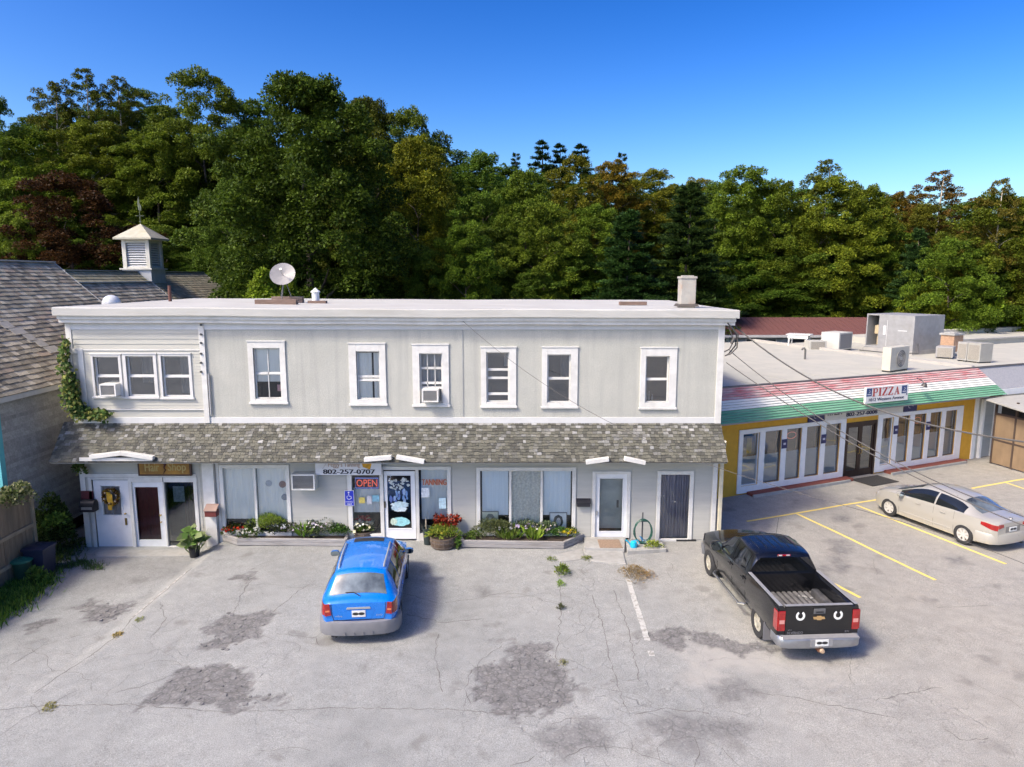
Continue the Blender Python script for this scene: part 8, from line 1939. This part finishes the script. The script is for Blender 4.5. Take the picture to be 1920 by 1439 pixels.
    m_ = MB(); frame_b = [(-0.14, 1.17), (0.14, 1.17), (0.14, 1.30), (-0.14, 1.30)]; m_.prism([(-2.878, p[0], p[1]) for p in frame_b], (-0.02, 0, 0)); m_.build('tailgate_handle', mat('handle grey', (0.10, 0.10, 0.10), 0.5), tg, local=True, bevel=0.01); m_ = MB(); m_.box(-2.906, -2.898, -0.09, 0.09, 1.20, 1.235); m_.build('handle_lever', black_m, tg, local=True)
    gold = mat('gold emblem', (0.55, 0.36, 0.16), 0.35, metal=0.5); e = [(-0.13, 1.04), (-0.06, 1.04), (-0.05, 1.02), (0.05, 1.02), (0.055, 1.04), (0.14, 1.04), (0.12, 1.10), (0.05, 1.10), (0.045, 1.12), (-0.055, 1.12), (-0.06, 1.10), (-0.15, 1.10)]
    m_ = MB(); m_.prism([(-2.892, -p[0], p[1]) for p in e], (-0.01, 0, 0)); m_.build('emblem', gold, tg, local=True)
    shoe = mat('white sticker', (0.72, 0.72, 0.68), 0.5)
    for yy in (0.45, -0.45):
        m_ = MB(); pts = [(-2.893, yy + 0.085 * math.cos(a), 1.13 + 0.09 * math.sin(a)) for a in [R(118) + i * R(304) / 18 for i in range(19)]]
        vs = []
        for p in pts:
            q = Vector((0, p[1] - yy, p[2] - 1.13)).normalized(); vs += [(p[0], p[1] + q.y * 0.026, p[2] + q.z * 0.026), (p[0], p[1] - q.y * 0.026, p[2] - q.z * 0.026)]
        m_.add(vs, [(2 * i, 2 * i + 2, 2 * i + 3, 2 * i + 1) for i in range(18)]); m_.build('horseshoe_sticker', shoe, tg, local=True)
    tail_text(tg, 'SILVERADO', -2.877, 0.74, 0.36, 0.675, 0.735, mat('dull chrome', (0.4, 0.4, 0.42), 0.3, metal=0.8)); tail_text(tg, 'Z71', -2.877, -0.64, -0.74, 0.69, 0.73, MATS['dull chrome']); tail_text(tg, 'EXT', -2.879, 0.72, 0.62, 0.765, 0.795, MATS['dull chrome'])
    for sg in (1, -1):
        m_ = MB(); m_.prism([(-2.868, sg * 0.80, 0.76), (-2.868, sg * 0.965, 0.76), (-2.868, sg * 0.965, 1.25), (-2.868, sg * 0.80, 1.25)], (-0.02, 0, 0)); lp_ = m_.build('tail_lamp', lamp_r, t, local=True, bevel=0.01)
        m_ = MB(); m_.box(-2.88, -2.66, sg * 0.965 if sg > 0 else -0.99, 0.99 if sg > 0 else sg * 0.965, 0.77, 1.24); m_.build('lamp_wrap', lamp_r, lp_, local=True, bevel=0.01)
        m_ = MB(); m_.box(-2.893, -2.888, min(sg * 0.82, sg * 0.94), max(sg * 0.82, sg * 0.94), 0.94, 1.03); m_.build('reverse_lamp', mat('pink lamp', (0.55, 0.25, 0.22), 0.2), lp_, local=True)
    # bumper, hitch, plate
    cb = mat('dull steel bumper', (0.33, 0.34, 0.36), 0.35, 0.12, 5, metal=0.75)
    path = [(-2.55, 0.985), (-2.85, 0.99), (-3.0, 0.93), (-3.06, 0.75), (-3.08, 0.4), (-3.08, -0.4), (-3.06, -0.75), (-3.0, -0.93), (-2.85, -0.99), (-2.55, -0.985)]; bp = ubar(path, [(-0.10, 0.40), (-0.02, 0.41), (0.0, 0.46), (0.0, 0.62), (-0.03, 0.655), (-0.16, 0.66)], 'rear_bumper', cb, t)
    m_ = MB(); m_.box(-3.06, -2.88, -0.9, 0.9, 0.63, 0.66); m_.build('bumper_step', grey_pl, bp, local=True); m_ = MB(); m_.box(-3.09, -3.07, -0.26, 0.26, 0.47, 0.64); m_.build('plate_bay', grey_pl, bp, local=True); plate(t, -3.09, 0.0, 0.56, 0.31, 0.16)
    m_ = MB(); m_.box(-3.05, -2.6, -0.05, 0.05, 0.30, 0.40); m_.build('hitch_receiver', mat('rusty hitch', (0.16, 0.07, 0.04), 0.8), t, local=True); m_ = MB(); m_.lathe([(0, 0), (0.045, 0), (0.06, 0.03), (0.045, 0.07), (0, 0.075)], 14, Matrix.Translation((-3.05, -0.02, 0.35)) @ Matrix.Rotation(R(-90), 4, 'Y')); m_.build('hitch_ball', mat('tan hitch', (0.4, 0.28, 0.18), 0.5), t, True, local=True)
    # glass
    def add(mb, nm, m, par=t): return mb.build(nm, m, par, True, 60, local=True)
    tint_b = mat('privacy glass', (0.006, 0.007, 0.008), 0.04, coat=0.8)
    back_patch(t, 'rear_window', [(-0.74, 1.33), (0.74, 1.33), (0.64, 1.74), (-0.64, 1.74)], -0.952, tint_b, 0.006)
    back_patch(t, 'high_brake_lamp', [(-0.17, 1.775), (0.17, 1.775), (0.16, 1.815), (-0.16, 1.815)], -0.935, lamp_r, 0.02)
    for yy in (-0.1, 0.1): back_patch(t, 'cargo_lamp', [(yy - 0.045, 1.78), (yy + 0.045, 1.78), (yy + 0.045, 1.81), (yy - 0.045, 1.81)], -0.956, lamp_w, 0.006)
    add(S.patch(S.ft(), lambda i, j: 0.52 + 0.62 * i, lambda i, j: -0.93 + 1.86 * j, 0.006, 10, 14), 'windscreen', tint_b)
    for sg in (1, -1):
        for xa, xb in ((-0.72, 0.02), (0.12, 0.95)): add(S.patch(S.fs(sg), lambda i, j: xa + (xb - xa) * i, lambda i, j: 0.06 + 0.86 * j, 0.006, 14, 8, flip=(sg > 0)), 'side_window', tint_b)
        for xx in (-0.86, 0.07, 1.22): m_ = MB(); m_.tube([Vector((xx, sg * (S.low(xx, q)[0] + 0.001), S.low(xx, q)[1])) for q in (0.1, 0.4, 0.7, 1.0)], 0.005, 4); m_.build('door_seam', mat('black gap', (0.002, 0.002, 0.002), 0.9), t, local=True)
        for xx in (-0.72, 0.2): m_ = MB(); m_.bar((xx - 0.1, sg * 1.0, 1.12), (xx + 0.1, sg * 1.0, 1.12), 0.035, 0.035); m_.build('door_handle', blk, t, local=True, bevel=0.008)
        mirror(t, 0.98, sg * 0.97, 1.32, sg, blk, True)
        m_ = MB(); m_.tube([(-0.85, sg * 0.93, 0.42), (-0.75, sg * 1.06, 0.40), (1.15, sg * 1.06, 0.40), (1.28, sg * 0.93, 0.42)], 0.038, 8); m_.build('step_bar', mat('step chrome', (0.45, 0.45, 0.44), 0.25, metal=0.9), t, True, local=True)
        add(S.patch(S.fl(sg), lambda i, j: 2.42 + 0.3 * i, lambda i, j: 0.74 + 0.22 * j, 0.006, 5, 4, flip=(sg > 0)), 'headlamp', lamp_w)
    f = S.ft()
    for v in (-0.7, -0.42, -0.14, 0.14, 0.42, 0.7): m_ = MB(); m_.tube([f(xx, v) + Vector((0, 0, 0.004)) for xx in np.linspace(-0.6, 0.2, 6)], 0.012, 6); m_.build('roof_rib', blk, t, True, local=True)
    m_ = MB(); m_.tube([(1.35, -0.8, 1.28), (1.25, -0.82, 2.0)], 0.004, 4); m_.build('antenna', black_m, t, local=True)
    path = [(2.5, -0.97), (2.75, -0.9), (2.9, -0.6), (2.95, 0), (2.9, 0.6), (2.75, 0.9), (2.5, 0.97)]; ubar(path, [(-0.1, 0.42), (0.0, 0.44), (0.02, 0.7), (-0.08, 0.74)], 'front_bumper', cb, t)
    for ax in (R_AX, F_AX):
        for sg in (1, -1): wheel(t, ax, sg * 0.845, 0.40, 0.26, 6, sg, 0.235, True, mat('dusty wheel', (0.52, 0.49, 0.40), 0.45, 0.08, 6, metal=0.4))
    for sg in (1, -1): m_ = MB(); m_.box(R_AX - 0.46, R_AX - 0.44, min(sg * 0.72, sg * 1.0), max(sg * 0.72, sg * 1.0), 0.16, 0.62); m_.build('mud_flap', mat('grey flap', (0.13, 0.13, 0.14), 0.8), t, local=True)
black_pickup()

# ================================================================ WOODED SLOPE BEHIND
tree_m = leaf_mat('tree leaves', 0.32, 0.012, 0.18, 0.55)
bark = mat('bark', (0.10, 0.08, 0.06), 0.95, 0.3, 4, 0.4, 20, stretch=(2, 2, 0.4)); bark_pale = mat('pale bark', (0.33, 0.30, 0.25), 0.9, 0.3, 3, 0.3, 20, stretch=(2, 2, 0.6))
def clump_leaves(C, rc, flat, n, size, cols, jit=0.3, droop=0.25, bright=None):
    """leaves on the shells of leaf clumps C (m,3) with radii rc"""
    m = len(C); k = nr.choice(m, n, p=rc ** 2 / np.sum(rc ** 2))
    d = rand_dir(n); d[:, 2] = np.where(d[:, 2] < -0.35, -d[:, 2], d[:, 2])
    lump = 0.75 + 0.5 * vnoise(d[:, 0] * 2.2 + k * 3.7, d[:, 1] * 2.2 + d[:, 2] * 2.9, 9)
    P = C[k] + d * (rc[k] * lump)[:, None] * nr.uniform(0.6, 1.0, (n, 1)) * np.array([1, 1, flat])
    D = norm(d * 0.8 + rand_dir(n) * 0.8 + np.array([0, 0, -droop])); N = norm(d * 0.7 + rand_dir(n) * 0.45 + np.array([0, 0, 0.75]))
    col = pal(cols, n, jit) * (0.8 + 0.4 * nr.random(m)[k])[:, None]
    return P, D, N, nr.uniform(0.65, 1.25, n) * size, col
def crown_round(H, Rr, base, nc, nl, size, cols, shape=1.0, rcr=(0.13, 0.24), asp=0.7, lobes=5, seed=0):
    h = nr.uniform(0, 1, nc) ** 0.85; a = nr.uniform(0, 6.28, nc)
    env = np.clip(1 - np.abs((h - 0.38) / (0.64 * np.where(h > 0.38, 1, 0.62))) ** (2.1 * shape), 0, 1) ** 0.55
    env *= 0.82 + 0.3 * np.sin(a * lobes + seed + h * 5) * 0.5 + 0.12 * nr.normal(size=nc)
    rho = env * Rr * np.sqrt(nr.uniform(0.15, 1, nc))
    C = np.stack([np.cos(a) * rho, np.sin(a) * rho, base + h * (H - base) * 0.94], 1); rc = nr.uniform(*rcr, nc) * Rr * (1.05 - 0.45 * h)
    P, D, N, s, c = clump_leaves(C, rc, 0.85, nl, size, cols)
    P[:, 2] = np.minimum(P[:, 2], H * 1.03)
    return leaf_mesh('crown', P, D, N, s, c, asp, tree_m)
def crown_pine(H, Rr, base, nl, size, cols, gap=0.75, seed=0):
    Ps, Ds, Ns = [], [], []
    z = base; per = []
    while z < H * 0.985:
        f = (z - base) / (H - base); L_ = Rr * (1 - f) ** 0.75 * (0.85 + 0.3 * rng.random()) + 0.25
        for b in range(rng.randint(5, 8)): per.append((z + rng.uniform(-0.25, 0.25), rng.uniform(0, 6.28), L_ * rng.uniform(0.6, 1.15), f))
        z += gap * rng.uniform(0.75, 1.3) * (1.15 - 0.5 * f)
    w_ = np.array([p[2] for p in per]); k = nr.choice(len(per), nl, p=w_ / w_.sum()); A = np.array(per)[k]
    s = nr.uniform(0.22, 1.0, nl); wid = nr.normal(0, 0.16, nl) * (0.3 + s) * np.sqrt(A[:, 2]); 
    rise = 0.16 * s * A[:, 2] * (A[:, 3] * 1.6 - 0.25) - 0.05 * A[:, 2] * s * s + 0.10 * A[:, 2] * np.maximum(0, s - 0.75)
    P = np.stack([np.cos(A[:, 1]) * s * A[:, 2] - np.sin(A[:, 1]) * wid, np.sin(A[:, 1]) * s * A[:, 2] + np.cos(A[:, 1]) * wid, A[:, 0] + rise + nr.normal(0, 0.07, nl)], 1)
    D = norm(np.stack([np.cos(A[:, 1]), np.sin(A[:, 1]), np.full(nl, 0.25)], 1) + nr.normal(size=(nl, 3)) * 0.45); N = norm(np.array([0, 0, 1.0]) + nr.normal(size=(nl, 3)) * 0.35)
    return leaf_mesh('crown', P, D, N, nr.uniform(0.6, 1.2, nl) * size, pal(cols, nl, 0.35), 0.32, tree_m)
def trunk_mesh(H, r, base, limbs, spread, lean=0.0, pale=False, top=0.8):
    m_ = MB(); pts = [(0.03 * H * math.sin(k * 1.3) * 0.2 + lean * k / 6, 0.02 * H * math.cos(k * 1.7) * 0.2, -0.6 + (H * top + 0.6) * k / 6) for k in range(7)]
    m_.tube(pts, [r * (1.25 - 1.05 * k / 6) for k in range(7)], 8)
    for b in range(limbs):
        z = base * 0.8 + (H * 0.72 - base * 0.8) * (b + rng.random()) / limbs; a = rng.uniform(0, 6.28); L_ = spread * rng.uniform(0.5, 0.9) * (1.1 - z / H * 0.7); rr = r * 0.45 * (1.1 - z / H)
        x0 = np.interp(z, [p[2] for p in pts], [p[0] for p in pts]); y0 = np.interp(z, [p[2] for p in pts], [p[1] for p in pts])
        m_.tube([(x0, y0, z), (x0 + L_ * 0.5 * math.cos(a), y0 + L_ * 0.5 * math.sin(a), z + L_ * 0.4), (x0 + L_ * math.cos(a + 0.2), y0 + L_ * math.sin(a + 0.2), z + L_ * 0.65)], [rr, rr * 0.6, rr * 0.2], 5)
    me = m_.mesh('trunk', True); me.materials.append(bark_pale if pale else bark); return me
MAPLE = [(0.050, 0.078, 0.008), (0.066, 0.098, 0.010), (0.086, 0.120, 0.012), (0.036, 0.058, 0.007), (0.105, 0.138, 0.015)]
LEAFY = [(0.084, 0.130, 0.014), (0.108, 0.160, 0.018), (0.134, 0.188, 0.022), (0.062, 0.100, 0.012)]
PINE = [(0.030, 0.058, 0.016), (0.042, 0.080, 0.020), (0.056, 0.100, 0.022), (0.020, 0.040, 0.012)]
def kind(H, Rr, crown, trunk): return dict(H=H, R=Rr, crown=crown, trunk=trunk)
KINDS = {
    'maple': kind(20, 7.6, crown_round(20, 7.6, 2.5, 340, 190000, 0.175, MAPLE, 0.85, (0.10, 0.18), 0.75, 4, 1.0), trunk_mesh(20, 0.42, 4, 10, 6, top=0.6)),
    'broad': kind(16, 5.4, crown_round(16, 5.4, 2.0, 220, 100000, 0.17, LEAFY, 1.0, (0.11, 0.2), 0.65, 5, 2.0), trunk_mesh(16, 0.26, 3, 9, 4.5, top=0.62)),
    'broad2': kind(16, 4.6, crown_round(16, 4.6, 2.0, 180, 76000, 0.17, LEAFY, 0.9, (0.12, 0.21), 0.6, 3, 0.5), trunk_mesh(16, 0.22, 3, 9, 4, top=0.62)),
    'airy': kind(18, 3.6, crown_round(18, 3.6, 4.0, 210, 40000, 0.16, [(0.085, 0.105, 0.018), (0.11, 0.13, 0.025), (0.065, 0.085, 0.014)], 0.8, (0.09, 0.17), 0.6, 3, 4.0), trunk_mesh(18, 0.17, 4, 16, 3.2, 0.5, True, 0.93)),
    'pine': kind(18, 4.6, crown_pine(18, 4.6, 1.0, 90000, 0.36, PINE, 0.6), trunk_mesh(18, 0.17, 3, 0, 3, top=0.95)),
    'spire': kind(18, 3.0, crown_pine(18, 3.0, 4.0, 16000, 0.42, PINE, 0.95), trunk_mesh(18, 0.22, 3, 0, 2, top=0.97)),
    'sapling': kind(9, 1.7, crown_round(9, 1.7, 1.0, 90, 12000, 0.16, LEAFY, 0.7, (0.14, 0.26), 0.6, 4, 3.0), trunk_mesh(9, 0.08, 0.4, 8, 1)),
    'bush': kind(5, 3.0, crown_round(5, 3.0, 0.1, 60, 14000, 0.22, LEAFY, 1.2, (0.18, 0.32), 0.6, 4, 3.0), trunk_mesh(5, 0.09, 0.4, 8, 2.2)),
}
def tree(kn, px, py, Y, hw, label, tint=(1, 1, 1), cat='tree', group=None, name=None, base_drop=0.0):
    if 1330 < px < 1700 and Y < 37.5: Y = 37.5 + rng.uniform(0, 3)        # the long low building stands before these
    k = KINDS[kn]; X, Zt = FY(px, py, Y); zb = float(terrain(np.array([X]), np.array([Y]))[0]) - 0.3 - base_drop
    if Y < 23: zb -= 0.3
    Hh = Zt - zb; dep = (Y + CD)
    t = thing(name or {'maple': 'maple_tree', 'broad': 'broadleaf_tree', 'broad2': 'broadleaf_tree', 'airy': 'slender_tree', 'pine': 'pine_tree', 'spire': 'pine_tree', 'bush': 'woodland_shrub', 'sapling': 'sapling_tree'}[kn], label, cat, (X, Y, zb), rng.uniform(0, 6.28), group)
    sz = Hh / k['H']; sx = hw * (1.0 if kn in ('maple', 'pine', 'spire') else 1.25) * dep / FPX / k['R']; t.scale = (sx, sx, sz)
    for nm, me in (('trunk', k['trunk']), ('crown', k['crown'])):
        o = bpy.data.objects.new(nm, me); COL.objects.link(o); o.parent = t
        if nm == 'crown': o.color = (*tint, 1)
    return t
YG, OCH, ORG, CU, DK, BR = (1.1, 1.05, 0.7), (1.4, 1.02, 0.7), (1.65, 0.85, 0.7), (0.55, 0.15, 0.45), (0.75, 0.8, 0.8), (1.45, 1.35, 1.1)
# the named trees, left to right
tree('broad', -12, 168, 42, 52, 'green tree cut by the left edge of the picture', (0.9, 0.9, 0.8))
tree('airy', 92, 140, 50, 46, 'first thin-topped tree from the left above the canopy', YG)
tree('airy', 152, 117, 52, 52, 'tallest thin-topped tree left of the big maple', YG)
tree('airy', 222, 132, 55, 46, 'third thin-topped tree from the left against the sky', YG)
tree('broad', 60, 235, 44, 95, 'yellow green tree behind the copper tree', YG)
tree('broad2', 175, 215, 46, 85, 'yellow green tree behind and above the copper tree', (1.2, 1.05, 0.8))
tree('broad', 255, 160, 66, 60, 'dark far tree with a rusty top on the skyline', (0.8, 0.75, 0.6))
tree('broad2', 285, 230, 45, 80, 'leafy green tree above the cupola', (1.15, 1.05, 0.8))
tree('broad', 372, 121, 47, 88, 'broad tree on the skyline left of the big maple', (1.15, 1.05, 0.85))
tree('maple', 565, 124, 22.5, 222, 'huge dark green maple behind the flat roof', (0.70, 0.86, 0.8))
tree('maple', 690, 172, 36, 120, 'dark maple shoulder right of the huge maple', (0.95, 0.85, 0.8))
tree('broad', 765, 195, 40, 85, 'olive dark tree at the right end of the high canopy', (0.9, 0.8, 0.7))
tree('broad2', 778, 238, 29, 92, 'ochre yellow tree right of the huge maple', (1.6, 1.1, 0.7))
tree('broad', 120, 318, 31.5, 122, 'dark copper red tree behind the shingled house', CU)
tree('broad2', 25, 385, 29, 52, 'bright green tree left of the copper tree', BR)
tree('broad2', 870, 400, 25, 66, 'fresh green young tree behind the middle of the roof', (1.3, 1.25, 0.9))
tree('broad2', 795, 450, 25, 52, 'small dark tree beside the fresh green young tree', (0.8, 0.85, 0.8))
tree('broad', 905, 276, 40, 78, 'round green tree in the dip of the skyline', (0.85, 0.95, 0.9))
tree('broad2', 985, 305, 36, 70, 'green tree left of the far pine group', (1.0, 1.05, 0.9))
tree('spire', 967, 282, 72, 26, 'narrow far pine tip left of the pine group'); tree('spire', 1017, 258, 76, 42, 'tallest far dark pine on the middle skyline', (0.8, 0.85, 0.85)); tree('spire', 1050, 264, 78, 40, 'far dark pine right of the tallest', (0.8, 0.85, 0.85)); tree('spire', 1090, 265, 80, 46, 'broad-topped far pine behind the ochre tree', (0.8, 0.85, 0.85)); tree('spire', 1166, 281, 80, 30, 'lone far pine behind the orange tree', (0.8, 0.85, 0.85))
tree('broad', 1080, 283, 46, 62, 'ochre and green tree on the middle skyline', OCH)
tree('broad2', 1150, 292, 50, 58, 'orange tinged tree right of the ochre tree', ORG)
tree('broad', 1230, 312, 54, 66, 'amber tree on the skyline above the white pine', (1.5, 0.98, 0.75)); tree('broad2', 1305, 326, 56, 46, 'russet tree on the right middle skyline', (1.4, 0.85, 0.75))
tree('broad', 1345, 336, 52, 60, 'dark green tree in the skyline notch right of the russet tree', (0.9, 0.95, 0.85))
tree('broad', 1020, 372, 31, 82, 'green tree with yellow sprays below the far pines', (1.1, 1.08, 0.85)); tree('broad2', 1120, 372, 33, 72, 'mixed green tree left of the white pine', (1.15, 1.1, 0.85))
tree('pine', 1180, 396, 26.5, 105, 'layered white pine behind the right part of the roof', (1.1, 1.2, 1.05)); tree('pine', 1295, 345, 29, 112, 'tall layered white pine above the chimney', (1.05, 1.15, 1.05))
tree('broad2', 1402, 298, 30, 74, 'pointed green tree right of the chimney', (1.2, 1.15, 0.85)); tree('broad', 1462, 330, 31, 66, 'green tree between two pointed trees', (1.15, 1.1, 0.8))
tree('airy', 1545, 287, 32, 62, 'thin-topped yellow green tree above the brown roof', YG); tree('broad', 1562, 322, 33, 86, 'full yellow green tree above the brown roof', (1.4, 1.15, 0.8)); tree('broad2', 1625, 335, 35, 66, 'yellow green tree right of the thin-topped one', (1.35, 1.12, 0.8))
tree('broad2', 1690, 352, 50, 52, 'orange tree in the gap on the right skyline', ORG); tree('airy', 1762, 310, 44, 62, 'almost bare orange tree on the right skyline', (1.6, 0.85, 0.8)); tree('broad', 1740, 375, 42, 66, 'rusty green tree below the almost bare one', (1.3, 0.95, 0.8))
tree('airy', 1878, 322, 30, 52, 'thin-topped tree at the right end of the wood', (1.4, 1.0, 0.8)); tree('broad', 1870, 352, 31, 92, 'yellow and orange tinged tree at the right end', (1.3, 1.05, 0.75)); tree('broad2', 1960, 345, 30, 70, 'tree cut by the right edge of the picture', (1.3, 1.05, 0.8))
tree('broad', 1790, 440, 28, 76, 'green tree standing before the rusty trees', (1.15, 1.12, 0.85)); tree('pine', 1725, 430, 33, 66, 'blue green pine right of the yellow green trees', (1.1, 1.15, 1.2)); tree('broad2', 1665, 405, 31, 62, 'dark leafy tree above the large roof unit', (1.1, 1.1, 0.85))
tree('bush', 1450, 478, 25, 44, 'light green sapling behind the restaurant roof', BR); tree('bush', 1605, 520, 27, 46, 'leafy shrub left of the large roof unit', (1.3, 1.2, 0.9)); tree('bush', 1760, 530, 30, 66, 'yellow green shrub right of the large roof unit', (1.8, 1.45, 0.9)); tree('bush', 1870, 520, 30, 80, 'bright green shrub mass at the far right', (1.5, 1.4, 0.9)); tree('bush', 1950, 560, 28, 60, 'shrub cut by the right edge of the picture', (1.4, 1.3, 0.9)); tree('bush', 1690, 560, 30, 52, 'small shrub behind the large roof unit', (1.5, 1.3, 0.9))
tree('sapling', 490, 484, 10.5, 46, 'bright green young tree just behind the satellite dish', (1.9, 1.8, 1.1)); tree('sapling', 536, 492, 11.5, 34, 'small bright sapling behind the dish post', (1.7, 1.6, 1.0))
tree('broad', 430, 330, 33, 70, 'dim tree between the cupola and the huge maple', (0.8, 0.85, 0.8))
# trees nothing tells apart: the filled-in depth of the wood
FILL = [('broad', x_, y_, Y_, 92) for x_, y_, Y_ in ((330, 300, 58), (200, 300, 60), (60, 320, 62), (470, 260, 60), (640, 270, 62), (860, 330, 52), (950, 360, 55), (1060, 380, 56), (1160, 390, 56), (1260, 380, 58), (1350, 380, 46), (1440, 390, 48), (1530, 400, 48), (1620, 410, 52), (1700, 420, 54), (1800, 410, 56), (1890, 420, 50), (-60, 300, 55), (1990, 400, 50), (1370, 430, 34), (1520, 420, 36), (930, 420, 34), (700, 330, 48), (100, 400, 40), (560, 330, 40), (640, 380, 38), (480, 400, 36), (390, 420, 38), (300, 420, 40), (20, 420, 46), (760, 420, 40), (850, 450, 36), (1370, 345, 56), (1440, 352, 56), (1510, 350, 56), (1590, 350, 58), (1660, 368, 58), (1730, 382, 58), (1810, 375, 58), (1900, 368, 55), (1120, 322, 62), (1200, 335, 62), (1280, 345, 62), (1000, 322, 60), (940, 310, 60), (870, 302, 60), (800, 262, 58), (720, 225, 56), (640, 185, 50), (500, 185, 52), (440, 185, 52), (310, 195, 60), (230, 205, 60), (150, 200, 60), (80, 215, 60), (10, 245, 60), (1420, 480, 42), (1560, 480, 42), (1640, 490, 44))]
for a in FILL: tree(*a, 'plain green tree deep in the packed woods behind the others', (0.85, 0.9, 0.85), group='background woodland trees')
for x_ in list(range(240, 480, 60)) + list(range(640, 1960, 75)):
    tree('broad2', x_ + rng.uniform(-15, 15), rng.uniform(455, 520), rng.uniform(28, 36), rng.uniform(62, 85), 'dark understorey shrub along the foot of the woods', (0.7, 0.8, 0.75), 'shrub', 'understorey shrubs', 'woodland_shrub')
